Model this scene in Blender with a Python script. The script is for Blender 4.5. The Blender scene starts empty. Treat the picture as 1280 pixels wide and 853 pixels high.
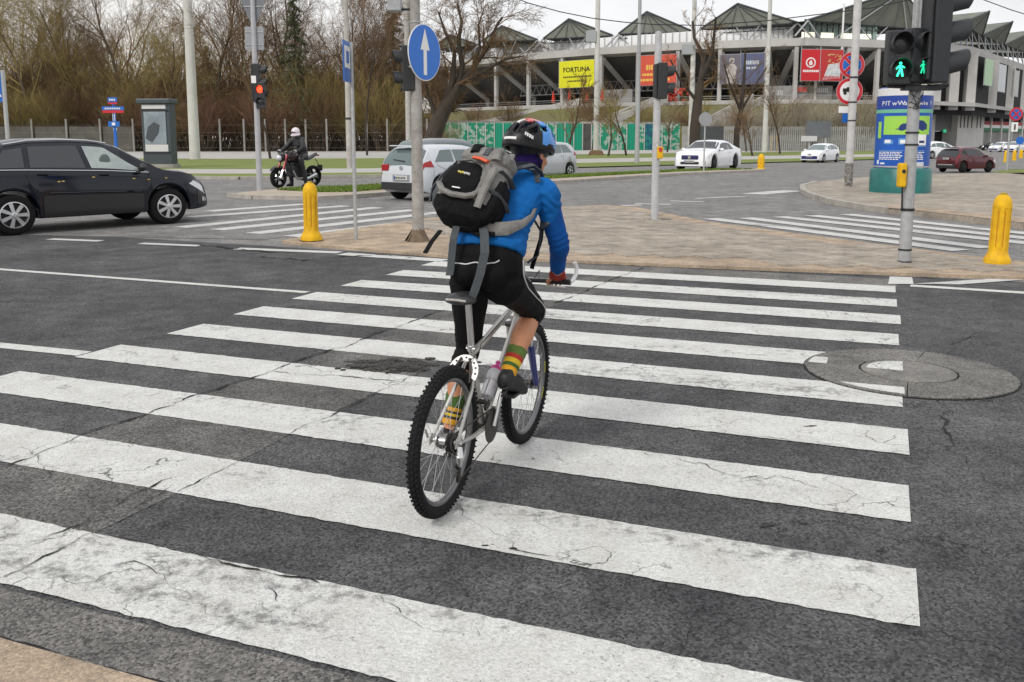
import bpy, bmesh, math, random
from mathutils import Vector, Matrix, Euler
R = random.Random(7)
sc = bpy.context.scene
col = sc.collection
# ---------------------------------------------------------------- camera
FP, PITCH, CH = 1145.0, math.atan(165.0 / 1145.0), 1.75
cam_d = bpy.data.cameras.new('camera')
cam = bpy.data.objects.new('camera', cam_d); col.objects.link(cam)
cam.location = (0, 0, CH); cam.rotation_euler = (math.pi / 2 - PITCH, 0, 0)
cam_d.sensor_fit = 'HORIZONTAL'; cam_d.sensor_width = 36.0; cam_d.lens = 36.0 * FP / 1280
cam_d.shift_y = -(426.5 - 340.0) / 1280
cam_d.clip_start = 0.05; cam_d.clip_end = 6000
sc.camera = cam
# ---------------------------------------------------------------- world and sun
SUN_EL, SUN_AZ = math.radians(42), math.radians(215)      # azimuth clockwise from +Y
w = bpy.data.worlds.new('World'); sc.world = w; w.use_nodes = True
nt = w.node_tree; nt.nodes.clear()
def N(nt, t, **k):
    n = nt.nodes.new(t)
    for a, b in k.items(): setattr(n, a, b)
    return n
out = N(nt, 'ShaderNodeOutputWorld'); bg = N(nt, 'ShaderNodeBackground'); bg.inputs[1].default_value = 0.1
sky = N(nt, 'ShaderNodeTexSky', sky_type='NISHITA', sun_disc=False, sun_elevation=SUN_EL, sun_rotation=SUN_AZ, air_density=1.5, dust_density=4)
tc = N(nt, 'ShaderNodeTexCoord'); mp = N(nt, 'ShaderNodeMapping'); mp.inputs['Scale'].default_value = (1, 1, 3.2)
nz = N(nt, 'ShaderNodeTexNoise'); nz.inputs['Scale'].default_value = 2.6; nz.inputs['Detail'].default_value = 7; nz.inputs['Roughness'].default_value = .55
cr = N(nt, 'ShaderNodeValToRGB')
cr.color_ramp.elements[0].position = .33; cr.color_ramp.elements[0].color = (8.0, 8.05, 8.3, 1)
cr.color_ramp.elements[1].position = .62; cr.color_ramp.elements[1].color = (10.2, 10.2, 10.4, 1)
sp_ = N(nt, 'ShaderNodeSeparateXYZ')
gr = N(nt, 'ShaderNodeValToRGB')       # warm band low in the west, where the photograph looks left
gr.color_ramp.elements[0].position = .0; gr.color_ramp.elements[0].color = (1, 1, 1, 1)
gr.color_ramp.elements[1].position = .16; gr.color_ramp.elements[1].color = (0, 0, 0, 1)
lf = N(nt, 'ShaderNodeMapRange'); lf.inputs[1].default_value = .05; lf.inputs[2].default_value = -.45
ml = N(nt, 'ShaderNodeMath', operation='MULTIPLY'); ml2 = N(nt, 'ShaderNodeMath', operation='MULTIPLY'); ml2.inputs[1].default_value = .75
wm = N(nt, 'ShaderNodeMixRGB'); wm.inputs[2].default_value = (10.0, 8.6, 6.2, 1)
mx = N(nt, 'ShaderNodeMixRGB'); mx.inputs[0].default_value = .9
L = nt.links.new
L(tc.outputs['Generated'], mp.inputs[0]); L(mp.outputs[0], nz.inputs['Vector']); L(nz.outputs[0], cr.inputs[0])
L(tc.outputs['Generated'], sp_.inputs[0]); L(sp_.outputs[2], gr.inputs[0]); L(sp_.outputs[0], lf.inputs[0])
L(gr.outputs[0], ml.inputs[0]); L(lf.outputs[0], ml.inputs[1]); L(ml.outputs[0], ml2.inputs[0])
L(ml2.outputs[0], wm.inputs[0]); L(cr.outputs[0], wm.inputs[1])
L(sky.outputs[0], mx.inputs[1]); L(wm.outputs[0], mx.inputs[2]); L(mx.outputs[0], bg.inputs[0]); L(bg.outputs[0], out.inputs[0])
sd = bpy.data.lights.new('sun', 'SUN'); sd.energy = 1.5; sd.angle = math.radians(14); sd.color = (1, .96, .9)
so = bpy.data.objects.new('sun', sd); col.objects.link(so)
sdir = Vector((math.sin(SUN_AZ) * math.cos(SUN_EL), math.cos(SUN_AZ) * math.cos(SUN_EL), math.sin(SUN_EL)))
so.rotation_euler = sdir.to_track_quat('Z', 'Y').to_euler(); so.location = sdir * 50
sc.view_settings.view_transform = 'Standard'; sc.view_settings.look = 'None'
sc.view_settings.exposure = 0.15; sc.view_settings.gamma = 1
# ---------------------------------------------------------------- picture pixel (1280 x 853) -> place
cp, sp = math.cos(PITCH), math.sin(PITCH)
def ray(px, py):
    v = (py - 340.0) / FP
    return ((px - 640.0) / FP, cp - v * sp, -sp - v * cp)
def G(px, py, z=0.0):
    d = ray(px, py); t = (z - CH) / d[2]
    return Vector((d[0] * t, d[1] * t, z))
def P(px, py, Y):
    d = ray(px, py); t = Y / d[1]
    return Vector((d[0] * t, Y, CH + d[2] * t))
def Hh(py, Y): return P(640, py, Y).z
TH = math.radians(22)
Wd = Vector((math.sin(TH), math.cos(TH), 0)); Sd = Vector((-math.cos(TH), math.sin(TH), 0))
ORG = G(1152, 787.6)
def ws(w_, s_, z=0): return ORG + Wd * w_ + Sd * s_ + Vector((0, 0, z))
# ---------------------------------------------------------------- materials
MATS = {}
def mat(name, c, rough=.6, metal=0, n=0.0, ns=8.0, bump=0.0, bs=40.0, spec=.5, emit=0, coat=0, alpha=1, c2=None, trans=0, detail=6, obj=True):
    if name in MATS: return MATS[name]
    m = bpy.data.materials.new(name); m.use_nodes = True
    t = m.node_tree; b = t.nodes['Principled BSDF']; K = t.links.new
    b.inputs['Roughness'].default_value = rough; b.inputs['Metallic'].default_value = metal
    b.inputs['Specular IOR Level'].default_value = spec
    b.inputs['Base Color'].default_value = (*c, 1)
    if coat: b.inputs['Coat Weight'].default_value = coat; b.inputs['Coat Roughness'].default_value = .04
    if trans: b.inputs['Transmission Weight'].default_value = trans; b.inputs['IOR'].default_value = 1.45
    if alpha < 1: b.inputs['Alpha'].default_value = alpha
    if emit: b.inputs['Emission Color'].default_value = (*c, 1); b.inputs['Emission Strength'].default_value = emit
    if n or bump:
        co = t.nodes.new('ShaderNodeTexCoord'); src = co.outputs['Object'] if obj else t.nodes.new('ShaderNodeNewGeometry').outputs['Position']
    if n:
        z = t.nodes.new('ShaderNodeTexNoise'); z.inputs['Scale'].default_value = ns; z.inputs['Detail'].default_value = detail; z.inputs['Roughness'].default_value = .65
        K(src, z.inputs['Vector'])
        r = t.nodes.new('ShaderNodeValToRGB'); r.color_ramp.elements[0].position = .3; r.color_ramp.elements[1].position = .7
        a = c2 or tuple(x * (1 - n) for x in c); q = c if c2 else tuple(min(1, x * (1 + n)) for x in c)
        r.color_ramp.elements[0].color = (*a, 1); r.color_ramp.elements[1].color = (*q, 1)
        K(z.outputs[0], r.inputs[0]); K(r.outputs[0], b.inputs['Base Color'])
        mr = t.nodes.new('ShaderNodeMapRange'); mr.inputs[3].default_value = max(0, rough - .08); mr.inputs[4].default_value = min(1, rough + .08)
        K(z.outputs[0], mr.inputs[0]); K(mr.outputs[0], b.inputs['Roughness'])
    if bump:
        z2 = t.nodes.new('ShaderNodeTexNoise'); z2.inputs['Scale'].default_value = bs; z2.inputs['Detail'].default_value = 4
        K(src, z2.inputs['Vector'])
        bp = t.nodes.new('ShaderNodeBump'); bp.inputs['Strength'].default_value = bump; bp.inputs['Distance'].default_value = .01
        K(z2.outputs[0], bp.inputs['Height']); K(bp.outputs[0], b.inputs['Normal'])
    MATS[name] = m
    return m
def asphalt(name, dark, light, paint=None, crack=.5, worn=.5, hook=None, grain=1.0):
    """aggregate speckle, broad stains, fine cracks; with paint the white coat wears through"""
    m = bpy.data.materials.new(name); m.use_nodes = True; MATS[name] = m
    t = m.node_tree; b = t.nodes['Principled BSDF']; K = t.links.new; A = t.nodes.new
    g = A('ShaderNodeNewGeometry').outputs['Position']
    def noise(s, d=5, r=.6):
        z = A('ShaderNodeTexNoise'); z.inputs['Scale'].default_value = s; z.inputs['Detail'].default_value = d; z.inputs['Roughness'].default_value = r
        K(g, z.inputs['Vector']); return z.outputs[0]
    def ramp(src, p0, p1, c0, c1):
        r = A('ShaderNodeValToRGB'); e = r.color_ramp.elements; e[0].position = p0; e[1].position = p1
        e[0].color = (*c0, 1) if len(c0) == 3 else c0; e[1].color = (*c1, 1) if len(c1) == 3 else c1
        K(src, r.inputs[0]); return r.outputs[0]
    def mixc(f, a, c, mode='MIX'):
        x = A('ShaderNodeMixRGB'); x.blend_type = mode
        for i, v in ((0, f), (1, a), (2, c)):
            if isinstance(v, float): x.inputs[i].default_value = v
            elif isinstance(v, tuple): x.inputs[i].default_value = (*v, 1)
            else: K(v, x.inputs[i])
        return x.outputs[0]
    Z, O = (0, 0, 0), (1, 1, 1)
    broad = ramp(noise(.55, 6), .35, .68, dark, light)
    stain = ramp(noise(2.3, 8, .75), .34, .68, (.6, .6, .6), (1.3, 1.28, 1.24))
    c = mixc(1.0, broad, stain, 'MULTIPLY')
    vo = A('ShaderNodeTexVoronoi'); vo.inputs['Scale'].default_value = 95; K(g, vo.inputs['Vector'])
    stone = ramp(vo.outputs['Color'], .0, 1.0, (.3, .3, .31), (1.95, 1.93, 1.9))
    c = mixc(grain, c, stone, 'MULTIPLY')
    grit = ramp(noise(160, 3, .8), .3, .7, (.5, .5, .5), (1.5, 1.5, 1.5))
    c = mixc(.8 * grain, c, grit, 'MULTIPLY')
    # cracks
    vm = A('ShaderNodeVectorMath'); vm.operation = 'ADD'
    nc = A('ShaderNodeTexNoise'); nc.inputs['Scale'].default_value = 3.5; nc.inputs['Detail'].default_value = 6; K(g, nc.inputs['Vector'])
    sc_ = A('ShaderNodeVectorMath'); sc_.operation = 'SCALE'; sc_.inputs['Scale'].default_value = .55
    K(nc.outputs['Color'], sc_.inputs[0]); K(g, vm.inputs[0]); K(sc_.outputs[0], vm.inputs[1])
    ve = A('ShaderNodeTexVoronoi'); ve.feature = 'DISTANCE_TO_EDGE'; ve.inputs['Scale'].default_value = 2.1; K(vm.outputs[0], ve.inputs['Vector'])
    line = ramp(ve.outputs['Distance'], .004, .014, O, Z)
    mask = ramp(noise(.8, 3), .5, .62, Z, (crack,) * 3)
    cm = mixc(1.0, line, mask, 'MULTIPLY')
    if paint:
        pw = noise(14, 8, .78); pb = noise(1.3, 4)
        ad = A('ShaderNodeMath'); ad.operation = 'MULTIPLY_ADD'; ad.inputs[1].default_value = .55; K(pb, ad.inputs[0]); K(pw, ad.inputs[2])
        m1 = A('ShaderNodeMapping'); m1.inputs['Rotation'].default_value = (0, 0, math.radians(-158)); m2 = A('ShaderNodeMapping'); m2.inputs['Scale'].default_value = (.16, 1.9, 1); K(g, m1.inputs[0]); K(m1.outputs[0], m2.inputs[0])
        zs = A('ShaderNodeTexNoise'); zs.inputs['Scale'].default_value = 1.0; zs.inputs['Detail'].default_value = 5; K(m2.outputs[0], zs.inputs['Vector'])
        ad0 = ad; ad = A('ShaderNodeMath'); ad.operation = 'MULTIPLY_ADD'; ad.inputs[1].default_value = .9; K(zs.outputs[0], ad.inputs[0]); K(ad0.outputs[0], ad.inputs[2])
        hv = A('ShaderNodeMath'); hv.operation = 'MULTIPLY'; hv.inputs[1].default_value = .5; K(ad.outputs[0], hv.inputs[0])
        pf = ramp(hv.outputs[0], .42 + .16 * worn, .50 + .16 * worn, (.3, .3, .3), (.97, .97, .97))
        pit = ramp(noise(62, 4, .85), .33, .43, (.3, .3, .3), O)
        gl = ramp(noise(24, 7, .85), .30, .37, (.35, .35, .35), O); pit = mixc(1.0, pit, gl, 'MULTIPLY')
        pf = mixc(1.0, pf, pit, 'MULTIPLY')
        pc = mixc(1.0, paint, ramp(noise(4, 6), .3, .7, (.86, .85, .82), (1.04, 1.04, 1.04)), 'MULTIPLY')
        pc = mixc(1.0, pc, ramp(noise(70, 3, .8), .3, .65, (.70, .70, .69), (1.05, 1.05, 1.05)), 'MULTIPLY')
        c = mixc(pf, c, pc)
    c = mixc(cm, c, (.012, .012, .012))
    if hook: c = hook(c, noise, ramp, mixc, A, K, g)
    K(c, b.inputs['Base Color']); b.inputs['Roughness'].default_value = .85; b.inputs['Specular IOR Level'].default_value = .2
    bp = A('ShaderNodeBump'); bp.inputs['Strength'].default_value = .55; bp.inputs['Distance'].default_value = .006
    h = A('ShaderNodeMath'); h.operation = 'SUBTRACT'; K(vo.outputs['Distance'], h.inputs[1]); K(noise(200, 2), h.inputs[0])
    K(h.outputs[0], bp.inputs['Height']); K(bp.outputs[0], b.inputs['Normal'])
    return m
# ---------------------------------------------------------------- mesh builder
class MB:
    def __init__(s): s.v = []; s.f = []; s.m = []; s.k = 0
    def add(s, vs, fs, m=None):
        o = len(s.v); s.v += [tuple(x) for x in vs]; s.f += [tuple(i + o for i in f) for f in fs]; s.m += [s.k if m is None else m] * len(fs); return s
    def box(s, c, d, rz=0, m=None, M=None, taper=1.0):
        x, y, z = d[0] / 2, d[1] / 2, d[2] / 2
        q = [(-x, -y, -z), (x, -y, -z), (x, y, -z), (-x, y, -z), (-x * taper, -y * taper, z), (x * taper, -y * taper, z), (x * taper, y * taper, z), (-x * taper, y * taper, z)]
        T = Matrix.Translation(c) @ (M if M else Matrix.Rotation(rz, 4, 'Z'))
        return s.add([T @ Vector(p) for p in q], [(0, 3, 2, 1), (4, 5, 6, 7), (0, 1, 5, 4), (1, 2, 6, 5), (2, 3, 7, 6), (3, 0, 4, 7)], m)
    def tube(s, pts, r, n=8, caps=True, closed=False, m=None, sq=None):
        pts = [Vector(p) for p in pts]; k = len(pts)
        if not hasattr(r, '__len__'): r = [r] * k
        t0 = (pts[1] - pts[0]).normalized(); u = t0.orthogonal().normalized()
        if abs(t0.z) < .95: u = t0.cross(Vector((0, 0, 1))).normalized()
        vs = []
        for i in range(k):
            if closed: t = (pts[(i + 1) % k] - pts[i - 1]).normalized()
            elif i == 0: t = t0
            elif i == k - 1: t = (pts[-1] - pts[-2]).normalized()
            else: t = (pts[i + 1] - pts[i - 1]).normalized()
            u = (u - t * u.dot(t)).normalized(); w_ = t.cross(u)
            ru, rw = (r[i], r[i]) if not sq else (r[i] * sq[0], r[i] * sq[1])
            for j in range(n):
                a = 2 * math.pi * j / n; vs.append(pts[i] + u * (ru * math.cos(a)) + w_ * (rw * math.sin(a)))
        fs = []
        for i in range(k if closed else k - 1):
            a, b = i * n, ((i + 1) % k) * n
            for j in range(n): q = (j + 1) % n; fs.append((a + j, a + q, b + q, b + j))
        if caps and not closed: fs += [tuple(range(n - 1, -1, -1)), tuple((k - 1) * n + j for j in range(n))]
        return s.add(vs, fs, m)
    def lathe(s, prof, n=24, T=None, m=None, caps=True, a0=0, a1=2 * math.pi):
        """prof (r, z) turned about Z, then moved by matrix T"""
        T = T or Matrix.Identity(4); full = abs(a1 - a0 - 2 * math.pi) < 1e-6; nn = n if full else n + 1
        vs = [T @ Vector((r * math.cos(a0 + (a1 - a0) * j / n), r * math.sin(a0 + (a1 - a0) * j / n), z)) for r, z in prof for j in range(nn)]
        fs = []
        for i in range(len(prof) - 1):
            for j in range(n): q = (j + 1) % nn; fs.append((i * nn + j, i * nn + q, (i + 1) * nn + q, (i + 1) * nn + j))
        if caps and full:
            if prof[0][0] > 1e-5: fs.append(tuple(range(nn - 1, -1, -1)))
            if prof[-1][0] > 1e-5: fs.append(tuple((len(prof) - 1) * nn + j for j in range(nn)))
        return s.add(vs, fs, m)
    def cyl(s, a, b, r, n=16, r2=None, m=None):
        return s.tube([a, b], [r, r if r2 is None else r2], n, m=m)
    def ell(s, c, r, nu=14, nv=10, M=None, m=None):
        T = Matrix.Translation(c) @ (M or Matrix.Identity(4))
        vs = []; fs = []
        for i in range(1, nv):
            ph = math.pi * i / nv
            for j in range(nu):
                a = 2 * math.pi * j / nu; vs.append(T @ Vector((r[0] * math.sin(ph) * math.cos(a), r[1] * math.sin(ph) * math.sin(a), r[2] * math.cos(ph))))
        for i in range(nv - 2):
            for j in range(nu): q = (j + 1) % nu; fs.append((i * nu + j, (i + 1) * nu + j, (i + 1) * nu + q, i * nu + q))
        t = len(vs); vs += [T @ Vector((0, 0, r[2])), T @ Vector((0, 0, -r[2]))]
        for j in range(nu): q = (j + 1) % nu; fs += [(t, j, q), (t + 1, (nv - 2) * nu + q, (nv - 2) * nu + j)]
        return s.add(vs, fs, m)
    def rings(s, rs, caps=True, m=None, close=True):
        n = len(rs[0]); vs = [p for r in rs for p in r]; fs = []
        for i in range(len(rs) - 1):
            for j in range(n if close else n - 1): q = (j + 1) % n; fs.append((i * n + j, i * n + q, (i + 1) * n + q, (i + 1) * n + j))
        if caps: fs += [tuple(range(n - 1, -1, -1)), tuple((len(rs) - 1) * n + j for j in range(n))]
        return s.add(vs, fs, m)
    def prism(s, poly, z0, z1, T=None, m=None):
        """polygon of (x, y) raised from z0 to z1"""
        T = T or Matrix.Identity(4); n = len(poly)
        vs = [T @ Vector((p[0], p[1], z0)) for p in poly] + [T @ Vector((p[0], p[1], z1)) for p in poly]
        fs = [tuple(range(n - 1, -1, -1)), tuple(range(n, 2 * n))] + [(j, (j + 1) % n, n + (j + 1) % n, n + j) for j in range(n)]
        return s.add(vs, fs, m)
    def mesh(s, name, ms, smooth=False, ang=40):
        me = bpy.data.meshes.new(name); me.from_pydata(s.v, [], s.f)
        if ms:
            for q in (ms if isinstance(ms, (list, tuple)) else [ms]): me.materials.append(q)
        if max(s.m, default=0) > 0: me.polygons.foreach_set('material_index', s.m)
        bm = bmesh.new(); bm.from_mesh(me); bmesh.ops.recalc_face_normals(bm, faces=bm.faces); bm.to_mesh(me); bm.free()
        if smooth:
            me.shade_smooth(); me.set_sharp_from_angle(angle=math.radians(ang))
        me.update(); return me
def link(name, me, par=None, loc=None, rz=None):
    o = bpy.data.objects.new(name, me); col.objects.link(o)
    if par is not None: o.parent = par
    if loc is not None: o.location = loc
    if rz is not None: o.rotation_euler = (0, 0, rz)
    return o
def part(name, mb, m, par=None, smooth=False, label=None, bevel=0, ang=40, kind=None, sub=0):
    o = link(name, mb.mesh(name, m, smooth, ang), par)
    if label: o['label'] = label
    if kind: o['kind'] = kind
    if bevel:
        b = o.modifiers.new('bevel', 'BEVEL'); b.width = bevel; b.segments = 2; b.limit_method = 'ANGLE'; b.angle_limit = math.radians(50)
    if sub:
        q = o.modifiers.new('subdivision', 'SUBSURF'); q.levels = q.render_levels = sub
    return o
def thing(name, label, cat, loc=(0, 0, 0), rz=0, group=None):
    o = bpy.data.objects.new(name, None); col.objects.link(o); o.empty_display_size = .2
    o.location = loc; o.rotation_euler = (0, 0, rz); o['label'] = label; o['category'] = cat
    if group: o['group'] = group
    return o
def tag(o, label, cat, group=None, kind=None):
    o['label'] = label; o['category'] = cat
    if group: o['group'] = group
    if kind: o['kind'] = kind
    return o
def struct(name, mb, m, par=None, smooth=False, label=None):
    o = part(name, mb, m, par, smooth)
    if par is None: o['kind'] = 'structure'
    if label: o['label'] = label
    return o
def dup(src, label=None, loc=None, rz=None, scale=None, group=None):
    def cpy(o, par):
        c = o.copy(); col.objects.link(c); c.parent = par
        for ch in o.children: cpy(ch, c)
        return c
    c = cpy(src, src.parent)
    if label: c['label'] = label
    if group: c['group'] = group
    if loc is not None: c.location = loc
    if rz is not None: c.rotation_euler = (0, 0, rz)
    if scale is not None: c.scale = (scale,) * 3 if not hasattr(scale, '__len__') else scale
    return c
def MZ(*a): return Matrix.Translation(a)
def RX(a): return Matrix.Rotation(a, 4, 'X')
def RY(a): return Matrix.Rotation(a, 4, 'Y')
def RZ(a): return Matrix.Rotation(a, 4, 'Z')
def text(name, s, size, m, par, T, depth=.002, sx=1.0, label=None, align='CENTER', bold=0.0):
    """lettering as a mesh; local X right, Y up, Z towards the reader, placed by matrix T"""
    cu = bpy.data.curves.new('lettering', 'FONT'); cu.body = s; cu.size = size; cu.align_x = align; cu.align_y = 'CENTER'; cu.extrude = depth; cu.resolution_u = 2; cu.offset = bold * size
    ob = bpy.data.objects.new('lettering', cu); col.objects.link(ob)
    me = bpy.data.meshes.new_from_object(ob.evaluated_get(bpy.context.evaluated_depsgraph_get()))
    bpy.data.objects.remove(ob); bpy.data.curves.remove(cu)
    me.transform(T @ Matrix.Diagonal((sx, 1, 1, 1))); me.materials.clear(); me.materials.append(m)
    o = link(name, me, par)
    if label: o['label'] = label
    return o
M = {}
M['galv'] = mat('galvanised_steel', (.42, .43, .43), .5, .35, .18, 14, .15, 60)
M['pole_grey'] = mat('grey_painted_pole', (.36, .37, .38), .55, .1, .2, 9, .2, 30)
M['concrete'] = mat('concrete', (.42, .41, .39), .85, 0, .18, 3, .3, 30)
M['concrete_d'] = mat('weathered_concrete', (.3, .29, .27), .88, 0, .22, .6, .2, 8)
M['dark_metal'] = mat('dark_metal', (.035, .037, .04), .5, .3, .2, 20)
M['black_pl'] = mat('black_plastic', (.018, .018, .02), .45, 0, .2, 20)
M['grey_pl'] = mat('grey_plastic', (.07, .075, .08), .5, 0, .15, 20)
M['rubber'] = mat('tyre_rubber', (.014, .014, .015), .85, 0, .3, 30, .2, 90, spec=.15)
M['yellow'] = mat('yellow_bollard_plastic', (.84, .50, .012), .6, 0, .14, 7, .2, 40, c2=(.56, .31, .015), detail=12, spec=.25)
M['white_paint'] = mat('white_enamel', (.78, .78, .77), .4)
M['sign_white'] = mat('sign_white', (.8, .8, .8), .4)
M['sign_blue'] = mat('sign_blue', (.015, .13, .5), .4)
M['sign_red'] = mat('sign_red', (.55, .02, .03), .4)
M['black'] = mat('black_print', (.012, .012, .012), .6)
M['chrome'] = mat('chromed_metal', (.6, .61, .62), .22, .9)
M['glass_dark'] = mat('tinted_car_glass', (.02, .024, .028), .06, 0, spec=.8)
M['glass_car'] = mat('car_glass', (.10, .14, .14), .05, 0, spec=.9)
# ================================================================ GROUND AND ROADS
def flat(name, pts, z, m, par=None, kind=True, label=None):
    mb = MB(); mb.add([(p[0], p[1], z) for p in pts], [tuple(range(len(pts)))])
    me = bpy.data.meshes.new(name); me.from_pydata(mb.v, [], mb.f)
    if me.polygons[0].normal.z < 0: me.flip_normals()
    me.materials.append(m); o = link(name, me, par)
    if kind and par is None: o['kind'] = 'structure'
    if label: o['label'] = label
    return o
ROAD_A = asphalt('old_grey_asphalt', (.165, .165, .166), (.22, .218, .214), crack=.3)
ROAD_B = asphalt('dark_asphalt', (.056, .057, .061), (.098, .099, .103), crack=.8)
ROAD_C = asphalt('edge_asphalt', (.12, .118, .115), (.17, .166, .16), crack=.25)
PAINT = asphalt('worn_white_paint', (.06, .06, .06), (.10, .1, .1), paint=(.70, .705, .69), crack=.8, worn=.36)
PAINT2 = asphalt('far_white_paint', (.15, .15, .15), (.2, .2, .2), paint=(.66, .665, .66), crack=.2, worn=.45)
PATCH = asphalt('manhole_concrete', (.125, .123, .118), (.18, .177, .17), crack=1.0, grain=.8)
SETT = asphalt('sand_coloured_setts', (.34, .27, .205), (.43, .345, .26), crack=.25, grain=.35)
SLAB = asphalt('grey_paving_slab', (.30, .265, .225), (.38, .34, .29), crack=.3, grain=.35)
KERB = mat('kerb_stone', (.36, .335, .3), .85, 0, .25, 3, .4, 40, obj=False)
GRASS = mat('short_grass', (.17, .23, .03), .9, 0, .3, .45, .5, 30, c2=(.12, .13, .035), obj=False, detail=12)
PATH = mat('pale_path', (.40, .385, .36), .85, 0, .12, .8, obj=False)
SOIL = mat('worn_ground', (.17, .15, .11), .95, 0, .3, .2, .3, 3, c2=(.09, .095, .04), obj=False)
CRK = mat('crack_filling', (.01, .01, .01), .95)
big = 3000
flat('ground', [(-big, -300), (big, -300), (big, big), (-big, big)], 0, ROAD_A)
road = flat('road', [ws(-1.3, -60), ws(9.35, -60), ws(9.35, 0), ws(8.9, 6), ws(9.1, 10), ws(9.4, 16), ws(9.8, 70), ws(-1.3, 70)], .004, ROAD_B)
flat('road_edge_strip', [ws(8.38, -.0), ws(9.0, 0), ws(9.0, 5.9), ws(8.38, 5.9)], .008, ROAD_C, road)
flat('road_edge_strip', [ws(-1.3, -60), ws(-1.03, -60), ws(-1.03, 70), ws(-1.3, 70)], .008, ROAD_C, road)
flat('repair_strip', [G(*q) for q in [(-60, 613), (0, 588), (95, 549), (205, 512), (330, 469), (440, 432), (524, 399), (620, 370), (745, 345), (818, 329.5), (880, 332), (800, 352), (690, 384), (600, 420), (520, 470), (472, 491), (380, 534), (302, 577), (222, 618), (118, 668), (0, 724), (-60, 752)]], .0065, asphalt('repair_asphalt', (.088, .088, .088), (.13, .129, .126), crack=.6), road)
def stripe(pts, z=.009, m=PAINT, par=road, name='crosswalk_stripe'): return flat(name, pts, z, m, par)
for k in range(-1, 9):
    w0 = -.53 - .46 if k == -1 else k * .988
    w0 = (-1.0 if k == -1 else w0); r_ = R.uniform(-.02, .02); l_ = 6.2 + R.uniform(-.05, .05)
    # worn, slightly ragged outline
    th_ = .49; pts = []
    for i in range(161): pts.append(ws(w0 + R.gauss(0, .003), r_ + (l_ - r_) * i / 160))
    for i in range(161): pts.append(ws(w0 + th_ + R.gauss(0, .003), l_ + (r_ - l_) * i / 160))
    stripe(pts)
def line(p0, p1, wd, m=PAINT, par=road, z=.009, name='road_line'):
    a, b = G(*p0), G(*p1); d = (b - a).normalized(); q = Vector((-d.y, d.x, 0)) * wd / 2
    return flat(name, [a - q, b - q, b + q, a + q], z, m, par)
line((-60, 333), (384, 366.5), .12); line((-60, 427), (106, 443.5), .16)
line((62, 299.5), (126, 302), .2, m=PAINT2); line((176, 305), (249, 308), .2, m=PAINT2); line((296, 311.5), (425, 316.5), .24, m=PAINT2)
line((428, 318), (556, 326.5), .3, m=PAINT2)
flat('road_line', [G(1112, 347), G(1140, 348), G(1142, 356.5), G(1110, 356.5)], .013, PAINT, road)
line((1138, 358), (1400, 374.5), .17)
flat('road_line', [G(1142, 356), G(1236, 350), G(1280, 351), G(1200, 357)], .013, PAINT2, road)
# second and third crossing, on the old asphalt
turn = flat('slip_road', [G(-200, 290), G(330, 300), G(545, 272), G(560, 262), G(500, 248), G(300, 251), G(150, 250), G(-200, 262)], .0065, ROAD_A)
for (a, b) in [((262, 264.5), (385, 255.5)), ((236, 272), (433, 258)), ((225, 285), (472, 260)), ((270, 288), (518, 263)), ((316, 292.6), (552, 266)), ((363, 296.5), (560, 272.5))]:
    line(a, b, .42, PAINT2, turn, .011, 'crosswalk_stripe')
for (a, b) in [((1058, 268.5), (1400, 305)), ((1014, 270), (1400, 311)), ((974, 271.5), (1290, 305.5)), ((932, 273), (1236, 310.6)), ((888, 273.8), (1202, 314))]:
    line(a, b, .42, PAINT2, turn, .011, 'crosswalk_stripe')
for (a, b, w_) in [((776, 257.5), (802, 257), .3), ((793, 255.3), (838, 256), .3), ((838, 251.5), (880, 253), .25), ((870, 248.5), (930, 246), .25), ((940, 243), (994, 238.5), .8), ((1165, 219), (1190, 218), .3), ((640, 226), (690, 224), .15), ((160, 233), (250, 231), .15), ((430, 232), (480, 230), .15), ((1180, 223), (1230, 220), .25)]:
    line(a, b, w_, PAINT2, turn, .008)
# kerbed islands and pavements
def arr(pts): return [G(*p) for p in pts]
def raised(name, top, h, m_top, inset=None, kerb=True, label=None, kerb_px=None):
    """island: raised sheet with a kerb of separate stones along its outline"""
    pts = arr(top); n = len(pts); cen = sum((p for p in pts), Vector()) / n
    mb = MB(); mb.prism([(p.x, p.y) for p in pts], 0, h)
    o = struct(name, mb, m_top, label=label)
    return o, pts
def kerb_run(par, poly, h, wd=.15, Ls=1.0, name='kerb_stone', lim=None, low=0.01):
    """stones end to end along a polyline"""
    pts = [Vector((p.x, p.y, 0)) for p in poly]; k = 0
    for a, b in zip(pts[:-1], pts[1:]):
        d = (b - a); Ln = d.length; n = max(1, round(Ln / Ls)); d.normalize(); ang = math.atan2(d.y, d.x)
        for i in range(n):
            if lim and k >= lim: return
            c = a + d * (Ln * (i + .5) / n)
            mb = MB(); mb.box((0, 0, 0), (Ln / n - .012, wd, h + low))
            me = mb.mesh(name, KERB); o = link(name, me, par, (c.x, c.y, (h + low) / 2 + R.uniform(-.006, .006)), ang + R.uniform(-.004, .004)); k += 1
island_px = [(352, 304), (400, 294.5), (470, 284.5), (556, 272.5), (620, 266), (700, 261), (752, 258.5), (795, 261), (838, 270), (885, 280), (960, 290), (1060, 303.5), (1200, 322), (1400, 345), (1400, 359), (1280, 350.5), (1100, 344.5), (900, 337), (700, 329), (560, 323.5), (450, 314), (380, 308)]
isl, isl_pts = raised('traffic_island', island_px, .045, SETT)
def inside(p, poly):
    c = False; n = len(poly)
    for i in range(n):
        a, b = poly[i], poly[i - 1]
        if (a.y > p[1]) != (b.y > p[1]) and p[0] < (b.x - a.x) * (p[1] - a.y) / (b.y - a.y) + a.x: c = not c
    return c
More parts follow.
